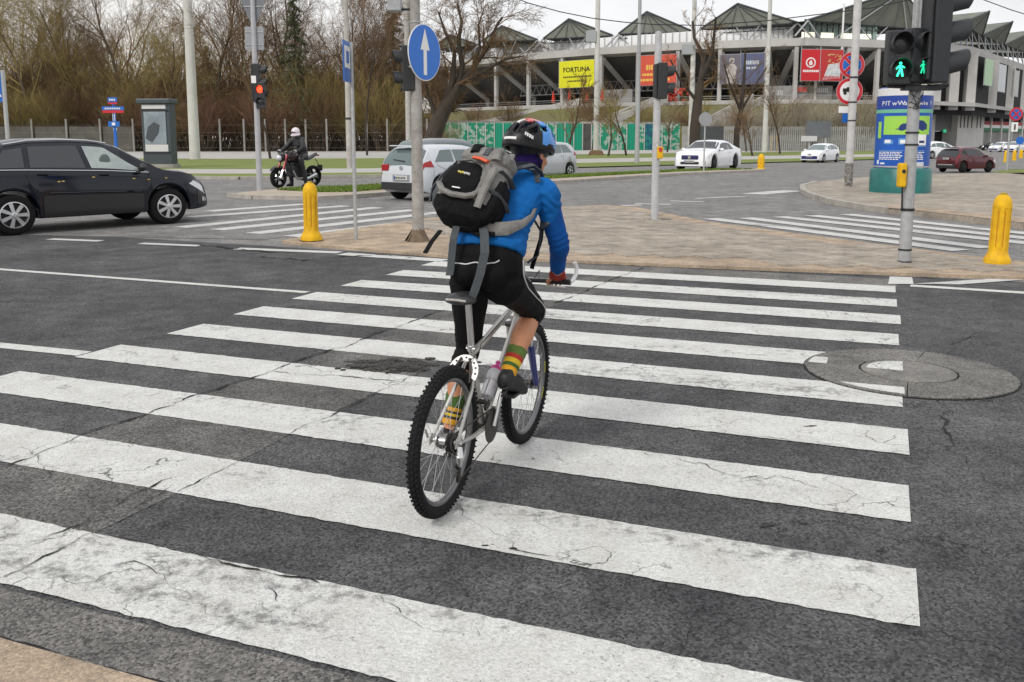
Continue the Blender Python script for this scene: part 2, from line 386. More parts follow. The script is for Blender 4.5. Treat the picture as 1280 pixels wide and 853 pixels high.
def slabs(par, poly, z, sz, m, ang, inset, o0, rng, thick=.02, rag=.004, lim=290, name='paving_slab', ratio=1.0):
    cx = sum(p.x for p in poly) / len(poly); cy = sum(p.y for p in poly) / len(poly)
    var = []
    for i in range(3):
        mb = MB(); mb.box((0, 0, 0), (sz - .014, sz * ratio - .014, thick), taper=.985); var.append(mb.mesh(name, m))
    u = Vector((math.cos(ang), math.sin(ang), 0)); v = Vector((-math.sin(ang), math.cos(ang), 0)); out = []
    for i in range(rng[0], rng[1]):
        for j in range(rng[2], rng[3]):
            c = o0 + u * (sz * (i + (.5 if j % 2 else 0))) + v * (sz * ratio * j)
            ok = all(inside((c + u * a + v * b)[:2], poly) for a in (-inset, inset) for b in (-inset, inset))
            if ok: out.append(c)
    out.sort(key=lambda c: c.length)
    for c in out[:lim]:
        o = link(name, R.choice(var), par, (c.x, c.y, z + R.uniform(-rag, rag)), ang); o.rotation_euler = (R.gauss(0, .006), R.gauss(0, .006), ang)
    return len(out)
nslab = slabs(isl, isl_pts, .052, .7, SLAB, TH - math.pi / 2 + .0, .42, ws(11.2, 0), (-26, 26, -10, 12), ratio=.714)
# right-hand corner pavement
cor_px = [(1003, 236), (1004, 242), (1016, 248), (1040, 255.5), (1075, 262), (1110, 267), (1150, 271), (1215, 279), (1280, 287.5), (1400, 303), (1400, 222), (1280, 219.5), (1200, 220.5), (1120, 223), (1060, 227), (1020, 231.5)]
corn, cor_pts = raised('corner_pavement', cor_px, .13, SLAB)
kerb_run(corn, [cor_pts[15]] + cor_pts[:6], .14, wd=.18, Ls=1.0)
flat('sett_border', arr([(1110, 267.2), (1150, 271), (1215, 279), (1280, 287.5), (1400, 303), (1400, 297), (1280, 282), (1215, 274.5), (1150, 267), (1110, 264)]), .138, SETT, corn)
gt = MB()
# median strip with grass
med_px = [(288, 246), (318, 249.5), (395, 251), (440, 248.5), (485, 244.5), (600, 236), (700, 229.5), (850, 219.5), (955, 214.8), (950, 212.6), (850, 215), (700, 222), (600, 227.5), (485, 234.5), (440, 236.5), (345, 240)]
med, med_pts = raised('median_strip', med_px, .1, mat('median_paving', (.38, .32, .25), .85, 0, .2, 1, obj=False))
kerb_run(med, med_pts[:9], .115, wd=.2, Ls=1.1)
med_g = arr([(345, 241.5), (400, 244.5), (440, 244), (485, 240.5), (600, 232.5), (700, 225.8), (850, 217), (945, 213.8), (850, 215.4), (700, 222.4), (600, 228), (485, 235), (440, 237)])
flat('turf', med_g, .106, GRASS, med)
# far side: path, grass, path, verge
XS = [-300, 0, 300, 500, 720, 1000, 1115]
rows = dict(a=[190.5, 190, 190, 189, 187, 185, 184.5], b=[197.5, 198, 199.5, 198.5, 193.7, 190, 188.8], c=[211, 212, 213, 211.5, 199.7, 195, 193.3], d=[217, 217.5, 219, 217, 205, 199, 196.5], e=[221, 222, 224.5, 221.5, 210.5, 203, 199.5])
def band(name, k0, k1, z, m, **k):
    return flat(name, [G(x, y) for x, y in zip(XS, rows[k0])] + [G(x, y) for x, y in reversed(list(zip(XS, rows[k1])))], z, m, **k)
wl = flat('woodland_ground', [(-420, 128), (-160, 128), (-60, 134), (5, 134), (5, 420), (-420, 420)], .03, SOIL)
band('far_footpath', 'a', 'b', .04, PATH)
lawn = band('lawn_strip', 'b', 'c', .05, GRASS)
band('cycle_path', 'c', 'd', .06, PATH)
verge = band('verge', 'd', 'e', .07, GRASS)
ek = [G(x, y) for x, y in zip(XS, rows['e'])]
kerb_run(verge, ek[1:5], .12, wd=.35, Ls=1.8)
flat('lawn_corner', arr([(1238, 218), (1262, 214.5), (1400, 212), (1400, 222), (1280, 222)]), .13, GRASS)
# near pavement, bottom left
def pav_w(x): return -1.62
near = MB(); near.prism([tuple(ws(-1.3, 1.0)[:2]), tuple(ws(-1.3, 12)[:2]), tuple(ws(-9, 12)[:2]), tuple(ws(-9, -6)[:2]), tuple(ws(-1.3, -6)[:2])], 0, .014)
np_ = struct('near_pavement', near, SETT)
# tufts of grass along the lawns
def tufts(name, polys, n, h, par, m, seed):
    r = random.Random(seed); mb = MB(); tot = 0
    for poly, zz in polys:
        xs = [p.x for p in poly]; ys = [p.y for p in poly]; k = 0; tries = 0
        while k < n and tries < n * 30:
            tries += 1; x = r.uniform(min(xs), max(xs)); y = r.uniform(min(ys), max(ys))
            if not inside((x, y), poly): continue
            k += 1
            for q in range(3):
                a = r.uniform(0, 6.28); hh = h * r.uniform(.5, 1.3); dx, dy = math.cos(a) * .03, math.sin(a) * .03; lx, ly = r.gauss(0, hh * .5), r.gauss(0, hh * .5)
                mb.add([(x - dx, y - dy, zz), (x + dx, y + dy, zz), (x + lx, y + ly, zz + hh)], [(0, 1, 2)])
    o = part(name, mb, m, par); o['kind'] = 'stuff'
    o['label'] = 'tufts of short grass'; return o
GB = mat('grass_blades', (.17, .26, .03), .8, 0, .3, .9, c2=(.10, .15, .02), obj=False)
tufts('grass', [(med_g, .1)], 7000, .09, None, GB, 3); bpy.data.objects['grass']['label'] = 'green grass growing on the median strip between the carriageways'
# manhole with its broken concrete collar
mc = G(1135, 466.5); ro = .745; ri = .335
mh = MB()
def ring(mb, c, r0, r1, z0, z1, n=48, a0=0, a1=2 * math.pi, jit=0):
    vs = []; 
    for i in range(n + 1):
        a = a0 + (a1 - a0) * i / n; j = R.uniform(-jit, jit)
        for rr, zz in ((r0, z1), (r1 + j, z1), (r1 + j, z0), (r0, z0)): vs.append((c[0] + rr * math.cos(a), c[1] + rr * math.sin(a), zz))
    fs = []
    for i in range(n):
        for k in range(4): q = (k + 1) % 4; fs.append((i * 4 + k, i * 4 + q, i * 4 + 4 + q, i * 4 + 4 + k))
    fs += [(0, 1, 2, 3), (n * 4 + 3, n * 4 + 2, n * 4 + 1, n * 4)]
    mb.add(vs, fs)
mroot = thing('manhole', 'round concrete manhole collar with cover set in the road beside the zebra stripes', 'manhole', (mc.x, mc.y, 0))
cut = [0.1, 1.0, 2.2, 3.35, 4.3, 5.3, 0.1 + 2 * math.pi]
mb = MB(); mb.lathe([(ro + .012, .0), (ro + .012, .0105)], 64); part('joint', mb, CRK, mroot)
for a, b in zip(cut[:-1], cut[1:]):
    mb = MB(); ring(mb, (0, 0), ri + .018, ro, .0, .016 + R.uniform(0, .003), 16, a + .006, b - .006, .006); part('collar_segment', mb, PATCH, mroot)
mb = MB(); mb.lathe([(ri, .0), (ri, .018), (ri - .03, .021), (.0, .021)], 48); part('cover', mb, asphalt('cover_concrete', (.17, .167, .16), (.22, .215, .205), crack=.2, grain=.5), mroot, True)
# paint carried over the cover
def loc2(p, z): return (p.x - mc.x, p.y - mc.y, z)
def clipped(w0, w1, s0, s1, r0, r1, z, nm):
    """part of a stripe inside an annulus, as small cells"""
    mb = MB(); n = 170; mm = 40
    for i in range(n):
        for j in range(mm):
            sa, sb = s0 + (s1 - s0) * i / n, s0 + (s1 - s0) * (i + 1) / n; wa, wb = w0 + (w1 - w0) * j / mm, w0 + (w1 - w0) * (j + 1) / mm
            q = [ws(wa, sa), ws(wa, sb), ws(wb, sb), ws(wb, sa)]
            d = [(p - Vector((mc.x, mc.y, 0))).length for p in q]
            if all(r0 < x < r1 for x in d): mb.add([loc2(p, z) for p in q], [(0, 1, 2, 3)])
    if mb.v: part(nm, mb, PAINT, mroot)
clipped(3.952, 4.442, 0, 1.6, 0, ri - .035, .0225, 'paint_trace')
clipped(3.98, 4.2, .55, 1.6, ri + .05, ro - .02, .0205, 'paint_trace')
clipped(2.964, 3.454, 0, 1.4, ri + .05, ro - .03, .0205, 'paint_trace')
# big cracks and joints, drawn as thin open gaps
def crack(px, wd=.012, jit=.012, z=.0135, seed=0, step=.06):
    r = random.Random(seed); pts = [G(*p) for p in px]; full = []
    wx = wy = 0
    for a, b in zip(pts[:-1], pts[1:]):
        n = max(2, int((b - a).length / (step * .55)))
        for i in range(n):
            wx = wx * .86 + r.gauss(0, jit * .75); wy = wy * .86 + r.gauss(0, jit * .75); full.append(a.lerp(b, i / n) + Vector((wx, wy, 0)))
    full.append(pts[-1]); mb = MB(); vs = []
    for i, p in enumerate(full):
        d = (full[min(i + 1, len(full) - 1)] - full[max(i - 1, 0)]).normalized(); q = Vector((-d.y, d.x, 0)) * wd * (.12 + .88 * abs(math.sin(i * .37 + seed) * math.sin(i * .113 + 2))) * r.uniform(.4, 1) * min(1, .25 + i / 6, .25 + (len(full) - i) / 6) / 1.7
        vs += [(p.x - q.x, p.y - q.y, z), (p.x + q.x, p.y + q.y, z)]
    mb.add(vs, [(2 * i, 2 * i + 1, 2 * i + 3, 2 * i + 2) for i in range(len(full) - 1)])
    return part('crack', mb, CRK, road)
crack([(0, 588), (45, 572), (95, 549), (120, 538), (205, 512), (262, 491), (330, 469), (372, 452), (440, 432), (470, 418), (524, 399), (560, 386)], .03, .013, seed=1)
crack([(0, 724), (40, 706), (85, 684), (118, 668)], .03, .01, seed=2)
crack([(50, 680), (105, 655), (160, 626), (215, 600)], .02, .012, seed=3)
crack([(222, 618), (250, 602), (302, 577)], .02, .008, seed=4)
crack([(165, 640), (195, 622), (215, 610)], .022, .01, seed=44)
crack([(340, 552), (380, 534), (430, 515), (472, 491), (520, 470)], .014, .01, seed=5)
crack([(820, 329), (800, 337), (745, 359), (700, 377), (690, 381)], .03, .01, seed=6)
crack([(0, 800), (40, 812), (95, 831), (150, 845), (215, 862)], .03, .008, seed=7)
crack([(720, 330.5), (830, 335.5), (900, 338.5), (1000, 342), (1100, 346), (1230, 351)], .045, .012, seed=8)
crack([(240, 306), (300, 312), (330, 316), (370, 317)], .12, .03, seed=9)
crack([(320, 321), (380, 326), (430, 322), (470, 320)], .07, .03, seed=91)
crack([(425, 314), (462, 318), (520, 324)], .05, .015, seed=10)
crack([(1184, 447), (1196, 430), (1214, 416)], .016, .012, seed=11)
crack([(1260, 470), (1300, 472)], .02, .008, seed=12)
crack([(1172, 494), (1178, 520), (1184, 545), (1180, 570)], .03, .02, seed=13)
crack([(1050, 440), (1062, 436), (1040, 431)], .014, .01, seed=14)
crack([(1180, 560), (1206, 590), (1230, 600), (1280, 612)], .012, .02, seed=15)
crack([(133, 713), (170, 708), (205, 722), (208, 735), (240, 750)], .012, .01, seed=16)
crack([(340, 738), (348, 745), (346, 756)], .014, .01, seed=17); crack([(400, 805), (435, 798)], .012, .01, seed=18)
crack([(140, 670), (160, 678), (195, 688), (260, 700), (330, 717), (400, 733)], .018, .012, seed=19)
crack([(470, 745), (500, 770), (520, 790), (600, 800)], .009, .02, seed=20); crack([(880, 760), (860, 790), (850, 820)], .01, .02, seed=21)
crack([(328, 466), (400, 470), (480, 478), (520, 482)], .018, .01, seed=22)
crack([(700, 470), (760, 482), (840, 490), (930, 500)], .008, .02, seed=23)
crack([(760, 560), (830, 575), (900, 590), (1000, 600), (1080, 625)], .01, .03, seed=24)
crack([(930, 545), (990, 556), (1060, 560)], .012, .02, seed=25)
crack([(560, 630), (640, 690), (700, 700)], .008, .015, seed=26); crack([(30, 560), (60, 600), (20, 610)], .01, .015, seed=27)
# broken-up patch of the pothole
pot = MB()
for i in range(150):
    c = G(R.gauss(492, 24), R.gauss(459, 3.6)); k = R.randint(5, 7); rr = R.uniform(.015, .06); a0 = R.uniform(0, 6)
    pot.prism([(c.x + rr * R.uniform(.6, 1) * math.cos(a0 + 6.283 * j / k), c.y + .7 * rr * R.uniform(.6, 1) * math.sin(a0 + 6.283 * j / k)) for j in range(k)], .0, .0125 + R.uniform(0, .009))
hole = part('pothole', pot, asphalt('crumbled_asphalt', (.03, .03, .03), (.07, .068, .065), crack=0), road); hole['kind'] = 'stuff'
for i in range(7): 
    x0, y0 = R.uniform(430, 500), R.uniform(450, 468); crack([(x0, y0), (x0 + 25, y0 + R.uniform(-4, 4)), (x0 + 50, y0 + R.uniform(-7, 7))], .03, .02, z=.02, seed=50 + i)
bl = MB(); n_ = 34; c_ = G(485, 458); bl.add([tuple(c_ + Sd * (.42 * math.cos(6.283 * i / n_) * R.uniform(.6, 1.15)) + Wd * (.2 * math.sin(6.283 * i / n_) * R.uniform(.4, 1.2)) + Vector((0, 0, .0118))) for i in range(n_)], [tuple(range(n_))]); part('broken_surface', bl, MATS['crumbled_asphalt'], road)
for (x, y, a, b) in [(1000, 655, .035, .018), (963, 660, .05, .02), (975, 663, .025, .014), (1100, 690, .02, .01), (648, 690, .03, .012), (612, 684, .025, .01), (1010, 505 + 30, .04, .01)]:
    c = G(x, y); mb = MB(); n_ = 22
    for q in range(3):
        k = R.uniform(.3, .9); ox, oy = R.uniform(-a, a), R.uniform(-b, b); ph = R.uniform(0, 6)
        mb.add([(c.x + ox + a * k * math.cos(6.283 * i / n_) * R.uniform(.5, 1.1), c.y + oy + b * k * math.sin(6.283 * i / n_) * R.uniform(.5, 1.1), .0118 + q * .0003) for i in range(n_)], [tuple(range(n_))])
    part('tar_spot', mb, MATS['crumbled_asphalt'], road)
# ================================================================ STADIUM
def SPt(px, py, h):
    d = ray(px, py); t = (h - CH) / d[2]; return Vector((d[0] * t, d[1] * t, h))
CW = mat('stadium_pale_concrete', (.47, .46, .44), .85, 0, .15, .15, obj=False)
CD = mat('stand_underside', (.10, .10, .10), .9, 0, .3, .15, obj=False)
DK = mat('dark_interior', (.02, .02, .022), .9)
MEM = mat('roof_membrane', (.17, .185, .15), .7, 0, .2, .25, obj=False, c2=(.11, .115, .095))
STEEL = mat('pale_steel', (.38, .39, .4), .5, .3)
DST = mat('dark_steel', (.07, .075, .08), .5, .3)
GLS = mat('greenish_glass', (.22, .32, .27), .15, 0, .2, .3, obj=False)
stad = thing('stadium', 'large football stadium with peaked membrane roof, raked concrete columns and sponsor banners', 'stadium', (0, 190, 0))
def SB(): return MB()
def spart(name, mb, m, **k):
    mb.v = [(x, y - 190, z) for x, y, z in mb.v]; return part(name, mb, m, stad, **k)
HS = 20.0
fr = [SPt(x, y, HS) for x, y in [(480, 90), (560, 84), (655, 75.5), (749, 68.5), (850, 62.5), (958, 58.5), (1010, 57), (1107, 60), (1160, 62), (1214, 67), (1280, 88), (1360, 112)]]
def inward(i):
    a = fr[max(0, i - 1)]; b = fr[min(len(fr) - 1, i + 1)]; d = (b - a).normalized(); n = Vector((-d.y, d.x, 0)); return n if n.y > 0 or i > 8 else -n
inn = [inward(i) for i in range(len(fr))]
def strip(mb, off0, z0, off1, z1, rng=None):
    idx = rng or range(len(fr)); vs = []
    for i in idx: vs += [tuple((fr[i] + inn[i] * off0).xy) + (z0,), tuple((fr[i] + inn[i] * off1).xy) + (z1,)]
    mb.add(vs, [(2 * k, 2 * k + 1, 2 * k + 3, 2 * k + 2) for k in range(len(list(idx)) - 1)])
def onfr(px):
    """point of the facade line seen at picture column px, and its inward direction"""
    for i in range(len(fr) - 1):
        a, b = fr[i], fr[i + 1]; s = (px - 640) / FP
        # X = s * Y * k  (k: view factor at slab height)
        def f(t):
            q = a.lerp(b, t); zc = q.y * cp - (HS - CH) * sp; return 640 + FP * q.x / zc - px
        f0, f1 = f(0), f(1)
        if f0 <= 0 <= f1: t = -f0 / (f1 - f0); return a.lerp(b, t), inn[i].lerp(inn[i + 1], t).normalized()
    return fr[-1], inn[-1]
mb = SB(); strip(mb, 0, HS, 0, HS + 1.5); strip(mb, 0, HS + 1.5, 4, HS + 1.7); strip(mb, 0, HS, 3, HS - .5); spart('roof_slab_edge', mb, CW)
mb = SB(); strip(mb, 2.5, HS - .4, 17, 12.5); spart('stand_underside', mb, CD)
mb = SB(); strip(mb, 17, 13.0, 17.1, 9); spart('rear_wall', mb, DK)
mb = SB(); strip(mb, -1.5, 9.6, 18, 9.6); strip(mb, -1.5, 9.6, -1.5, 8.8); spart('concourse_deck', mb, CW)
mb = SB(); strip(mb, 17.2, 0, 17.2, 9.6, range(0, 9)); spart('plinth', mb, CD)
cols = [500, 560, 620, 659, 703, 750, 798, 847, 901, 959, 997, 1062, 1100]
for px in cols:
    p, n = onfr(px); mb = SB(); mb.box((p.x + n.x * .6, p.y + n.y * .6, (HS + 9.6) / 2), (.75, .75, HS - 9.6), math.atan2(n.y, n.x)); spart('column', mb, CW)
    mb = SB(); a = p + n * 1.0 + Vector((0, 0, -1.0)); b = Vector((p.x, p.y, 12.2)) + n * 14
    a.z = HS - .8; mb.tube([a, b, Vector((b.x, b.y, 9.6))], [.75, .7, .55], 4, sq=(1, 1)); spart('raking_beam', mb, CW)
# cross bracing seen in the dark bays
for a, b in zip(cols[2:-2], cols[3:-1]):
    (p, n), (q, n2) = onfr(a), onfr(b); mb = SB(); k = 5; z0, z1 = 12.5, 14.8; off = 9
    A_ = p + n * off; B_ = q + n2 * off
    for z in (z0, z1): mb.tube([(A_.x, A_.y, z), (B_.x, B_.y, z)], .12, 4)
    for i in range(k * 2): 
        u, v = A_.lerp(B_, i / (2 * k)), A_.lerp(B_, (i + 1) / (2 * k)); mb.tube([(u.x, u.y, (z0, z1)[i % 2]), (v.x, v.y, (z1, z0)[i % 2])], .09, 4)
    spart('truss', mb, STEEL)
# tents of the roof
tents = [((540, 62), (562, 44), (598, 57)), ((602, 52.5), (627, 33), (672, 50.5)), ((679, 49), (711, 24.5), (766, 45)), ((773, 43), (808.5, 15.5), (866, 40)), ((876, 37), (922, 5.5), (997, 29)), ((1010, 26), (1128, -12), (1162, 40))]
ZB = 24.6
for l, p, r in tents:
    a, c = SPt(*l, ZB), SPt(*r, ZB + (3.5 if l[0] == 1010 else 0)); 
    if l[0] == 1010: c = SPt(1166, 38, ZB)
    Yp = (a.y + c.y) / 2 + 2; b = P(p[0], p[1], Yp)
    n = Vector((c.y - a.y, -(c.x - a.x), 0)).normalized(); n = n if n.y > 0 else -n
    a2, c2, b2 = a + n * 26 + Vector((0, 0, 1)), c + n * 26 + Vector((0, 0, 1)), b + n * 30 + Vector((0, 0, -5))
    low = (a + c) / 2 + n * 3
    mb = SB(); mb.add([a, c, b, a2, c2, b2], [(0, 1, 2), (0, 2, 5, 3), (1, 4, 5, 2)]); spart('roof_membrane', mb, MEM)
    mb = SB()
    for u, v in ((a, b), (b, c), (b, b2)): mb.tube([u + Vector((0, 0, .1)), v + Vector((0, 0, .1))], .22, 4)
    mb.tube([a, c], .16, 4); mb.tube([a + Vector((0, 0, -1)), c + Vector((0, 0, -1))], .1, 4)
    k = 14
    for i in range(k): u, v = a.lerp(c, i / k), a.lerp(c, (i + .5) / k); q = a.lerp(c, (i + 1) / k); mb.tube([u, v + Vector((0, 0, -1))], .07, 3); mb.tube([v + Vector((0, 0, -1)), q], .07, 3)
    for i in range(1, 6): u = a.lerp(c, i / 6); mb.tube([u - n * .25, b.lerp(u, .04) - n * .25], .09, 3)
    spart('roof_edge_truss', mb, DST)
    mb = SB()
    for t in (0.0, 1.0):
        q = a.lerp(c, t)
        for dx in (-3.2, 3.2):
            d = (c - a).normalized(); mb.tube([(q.x + d.x * dx, q.y + d.y * dx, HS + 1.5), q], .2, 5)
    mid = a.lerp(c, .5)
    for t in (.2, .8): q = a.lerp(c, t); mb.tube([(q.x, q.y, HS + 1.5), (b.x, b.y, b.z - .5)], .14, 5)
    for t in (.38, .62): q = a.lerp(c, t); mb.tube([(mid.x, mid.y, HS + 1.5), q], .13, 5)
    spart('roof_strut', mb, STEEL)
mb = SB()
for px in list(range(560, 1005, 9)):
    p, n = onfr(px); q = p + n * 5; mb.box((q.x, q.y, HS + 2.6), (.12, .12, 3.4))
spart('glazing_bar', mb, STEEL, kind='stuff')
PCB = mat('milky_polycarbonate', (.80, .81, .82), .35, 0, .06, .3, obj=False)
for a_, b_ in zip(range(560, 1000, 9), range(569, 1009, 9)):
    (p, n), (q, n2) = onfr(a_), onfr(b_); p = p + n * 5.3; q = q + n2 * 5.3; gb = MB(); gb.add([(p.x, p.y - 190, HS + 1.0), (q.x, q.y - 190, HS + 1.0), (q.x, q.y - 190, HS + 4.2), (p.x, p.y - 190, HS + 4.2)], [(0, 1, 2, 3)]); part('glazing_panel', gb, PCB, stad)
# glass gallery right of the last valley
p0, n0 = onfr(1012); p1, n1 = onfr(1108)
mb = SB(); a, b = p0 + n0 * 3, p1 + n1 * 3
for k in range(13):
    u, v = a.lerp(b, k / 13 + .006), a.lerp(b, (k + 1) / 13 - .006); gb = MB()
    gb.add([(u.x, u.y - 190, HS + 1.6), (v.x, v.y - 190, HS + 1.6), (v.x, v.y - 190, HS + 5.2), (u.x, u.y - 190, HS + 5.2)], [(0, 1, 2, 3)]); part('gallery_pane', gb, GLS, stad)
    mb.box((u.x, u.y, HS + 3.4), (.14, .14, 3.7))
mb.tube([(a.x, a.y, HS + 5.25), (b.x, b.y, HS + 5.25)], .15, 4); spart('gallery_frame', mb, DST)
LW = mat('lit_gallery_window', (1.0, .93, .72), .5, emit=.85)
for x0, x1, y0, y1 in [(1009, 1025, 43, 48.5), (1033, 1049, 43, 48.5), (1058, 1096, 44, 49.5)]:
    q0, n_ = onfr(x0); q1, n_ = onfr(x1); mb = SB(); z0, z1 = HS + 1.9, HS + 2.9
    q0 = q0 + n0 * 2.9; q1 = q1 + n0 * 2.9
    mb.add([(q0.x, q0.y, z0), (q1.x, q1.y, z0), (q1.x, q1.y, z1), (q0.x, q0.y, z1)], [(0, 1, 2, 3)]); spart('lit_window', mb, LW)
# right-hand flank: tall bays, hanging banners, small fins
for (bl, pk, br) in [((1203, 29), (1237, 14), (1228, 45)), ((1228, 44), (1266, 27), (1255, 56)), ((1256, 56), (1296, 37), (1284, 66)), ((1285, 66), (1325, 46), (1313, 76))]:
    a, c = SPt(*bl, 25), SPt(*br, 25); b = P(pk[0], pk[1], (a.y + c.y) / 2 + 1); back = (a + c) / 2 + Vector((-22, 8, 2))
    mb = SB(); mb.add([a, b, c, back], [(0, 1, 2), (0, 3, 1), (1, 3, 2)]); spart('roof_fin', mb, MEM)
    mb = SB(); mb.tube([a, b], .2, 4); mb.tube([b, c], .2, 4); mb.tube([(a + c) / 2, b], .12, 4); spart('roof_edge_truss', mb, DST)
mb = SB()
for px in range(1180, 1300, 7):
    p, n = onfr(px); mb.tube([(p.x, p.y, HS + 1.5), (p.x + .8, p.y + 2.5, HS + 5)], .12, 4); mb.tube([(p.x, p.y, HS + 1.5), (p.x - 1.4, p.y + .5, HS + 5)], .1, 4)
spart('roof_strut', mb, STEEL, kind='stuff')
for k, px in enumerate([1150, 1168, 1190, 1212, 1236, 1258, 1279]):
    p, n = onfr(px); mb = SB(); mb.box((p.x + 1, p.y + 1, (HS + 8) / 2), (2.0, 1.6, HS - 8)); spart('pillar', mb, CW)
flk = SB()
for i in range(8, 11):
    a, b = fr[i], fr[i + 1]; flk.add([(a.x + 3, a.y + 4, 7), (b.x + 3, b.y + 4, 7), (b.x + 3, b.y + 4, HS), (a.x + 3, a.y + 4, HS)], [(0, 1, 2, 3)])
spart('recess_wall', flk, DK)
# banners, each a thing hanging on the facade
def frame_on(px0, px1, ytop, ybot, off=-.9):
    p, n = onfr(px0); q, n2 = onfr(px1); p = p + n * off; q = q + n2 * off
    def zz(pt, y):  # height at which this point is seen at picture row y
        lo, hi = 0, 40
        for _ in range(40):
            m_ = (lo + hi) / 2; zc = pt.y * cp - (m_ - CH) * sp; yc = -(pt.y * sp + (m_ - CH) * cp); yy = 340 + FP * yc / zc
            if yy > y: lo = m_
            else: hi = m_
        return lo
    z1, z0 = zz(p, ytop), zz(p, ybot); d = q - p; w_ = d.length
    return p.lerp(q, .5), math.atan2(d.y, d.x), w_, z0, z1
def banner(label, px0, px1, y0, y1, color, off=-.9):
    c, a, w_, z0, z1 = frame_on(px0, px1, y0, y1, off); t = thing('banner', label, 'banner', (c.x, c.y, z0), a); h = z1 - z0
    mb = MB(); mb.box((0, 0, h / 2), (w_, .12, h)); part('panel', mb, mat('banner_' + str(px0), color, .5, 0, .08, .4), t)
    mb = MB()
    for s in (-1, 1): mb.box((s * (w_ / 2 + .08), .05, h / 2 + .2), (.14, .14, h + .8))
    for z in (-.05, h + .05): mb.box((0, .05, z), (w_ + .2, .12, .1))
    part('frame', mb, STEEL, t); return t, w_, h
UP = RX(math.pi / 2)
t, w_, h = banner('yellow sponsor banner with black FORTUNA lettering hung under the stadium roof slab', 704, 746, 77.5, 110.5, (.74, .72, .015))
text('lettering', 'FORTUNA', h * .25, M['black'], t, MZ(0, -.07, h * .66) @ UP, .01, 1.1, bold=.022)
for z, s in ((.4, .75), (.24, .5)):
    mb = MB(); x = -w_ * s / 2
    while x < w_ * s / 2: l = R.uniform(.15, .5); mb.box((x + l / 2, -.065, h * z), (l, .01, h * .055)); x += l + .09
    part('small_print', mb, M['black'], t)
t, w_, h = banner('orange-red banner with yellow lettering on the stadium, behind the grey signal pole', 800, 848, 70.5, 107.5, (.62, .09, .05))
YL = mat('banner_yellow_print', (.8, .5, .1), .5)
for z, s, hh in ((.6, .42, .17), (.36, .62, .08), (.18, .7, .08)):
    mb = MB(); x = -w_ * s / 2 - .4
    while x < w_ * s / 2 - .4: l = R.uniform(.25, .7); mb.box((x + l / 2, -.065, h * z), (l, .01, h * hh)); x += l + .14
    part('print', mb, YL, t)
t, w_, h = banner('grey-violet poster with a pale standing figure, left half of the pair on the stadium', 903, 927.5, 69, 105, (.13, .12, .15))
FG = mat('poster_figure', (.42, .39, .37), .6, 0, .3, .6)
mb = MB(); 
mb.prism([(-.9, 0), (.8, 0), (.9, h * .35), (1.1, h * .55), (.5, h * .68), (-.4, h * .68), (-1.0, h * .5)], .07, .09, T=MZ(.3, 0, .02) @ RX(math.pi / 2)); mb.lathe([(.55, .07), (.55, .09)], 14, T=MZ(.35, 0, h * .8) @ RX(math.pi / 2)); part('figure_print', mb, FG, t)
t, w_, h = banner('slate-blue banner with white lettering, right half of the pair on the stadium', 928.5, 957, 67.5, 105, (.085, .10, .19))
for z, s, hh, x0 in ((.7, .6, .13, -.1), (.52, .45, .08, -.6)):
    mb = MB(); x = -w_ * s / 2 + x0
    while x < w_ * s / 2 + x0: l = R.uniform(.2, .5); mb.box((x + l / 2, -.065, h * z), (l, .01, h * hh)); x += l + .1
    part('print', mb, mat('pale_print', (.5, .55, .62), .5), t)
t, w_, h = banner('red club banner with round white crest, left of the no-stopping sign', 1001, 1023, 62, 101, (.55, .012, .02))
mb = MB(); mb.lathe([(1.0, .07), (1.0, .085)], 20, T=MZ(0, 0, h * .58) @ RX(math.pi / 2)); part('crest', mb, M['sign_white'], t)
mb = MB(); mb.lathe([(.75, .086), (.75, .095)], 20, T=MZ(0, 0, h * .58) @ RX(math.pi / 2)); part('crest_field', mb, M['sign_red'], t)
mb = MB(); mb.prism([(-.25, -.5), (.25, -.5), (.35, 0), (0, .55), (-.35, 0)], .096, .1, T=MZ(0, 0, h * .58) @ RX(math.pi / 2)); part('crest_mark', mb, M['sign_white'], t)
mb = MB(); x = -1.5
while x < 1.4: l = .28; mb.box((x + l / 2, -.065, h * .31), (l, .01, .42)); x += l + .08
part('print', mb, M['sign_white'], t)
t, w_, h = banner('red and white picture banner with gold shapes, behind the no-stopping sign', 1024, 1051, 62, 101, (.5, .03, .03))
mb = MB(); mb.prism([(-1.9, .2), (1.9, .5), (2.1, h * .6), (-.8, h * .52)], .065, .08, T=RX(math.pi / 2)); part('picture_field', mb, mat('banner_white_field', (.6, .62, .64), .5, 0, .3, 1.2), t)
mb = MB()
for i in range(16): mb.box((R.uniform(-1.4, 1.9), -.07 - i * .001, R.uniform(h * .5, h * .9)), (R.uniform(.3, .9), .01, R.uniform(.1, .3)), M=RY(R.uniform(-.8, .2)))
part('gold_print', mb, mat('banner_gold', (.6, .4, .15), .5), t)
mb = MB()
for i in range(12): mb.box((-1.6 + i * .3, -.088, h * .1 + R.uniform(-.1, .1)), (.2, .01, .6))
part('print', mb, M['sign_red'], t)
for lab, x0, x1, y0, y1, c_ in [('pale green vertical banner hanging on the stadium flank beside the large signal visors', 1223, 1232, 73, 106, (.42, .62, .38)), ('white vertical banner on the stadium flank, next right of the green one', 1239, 1248, 80, 114, (.62, .64, .66)), ('grey-white vertical banner on the stadium flank near the right edge', 1259, 1266, 88, 120, (.5, .5, .48))]:
    banner(lab, x0, x1, y0, y1, c_, -1.2)
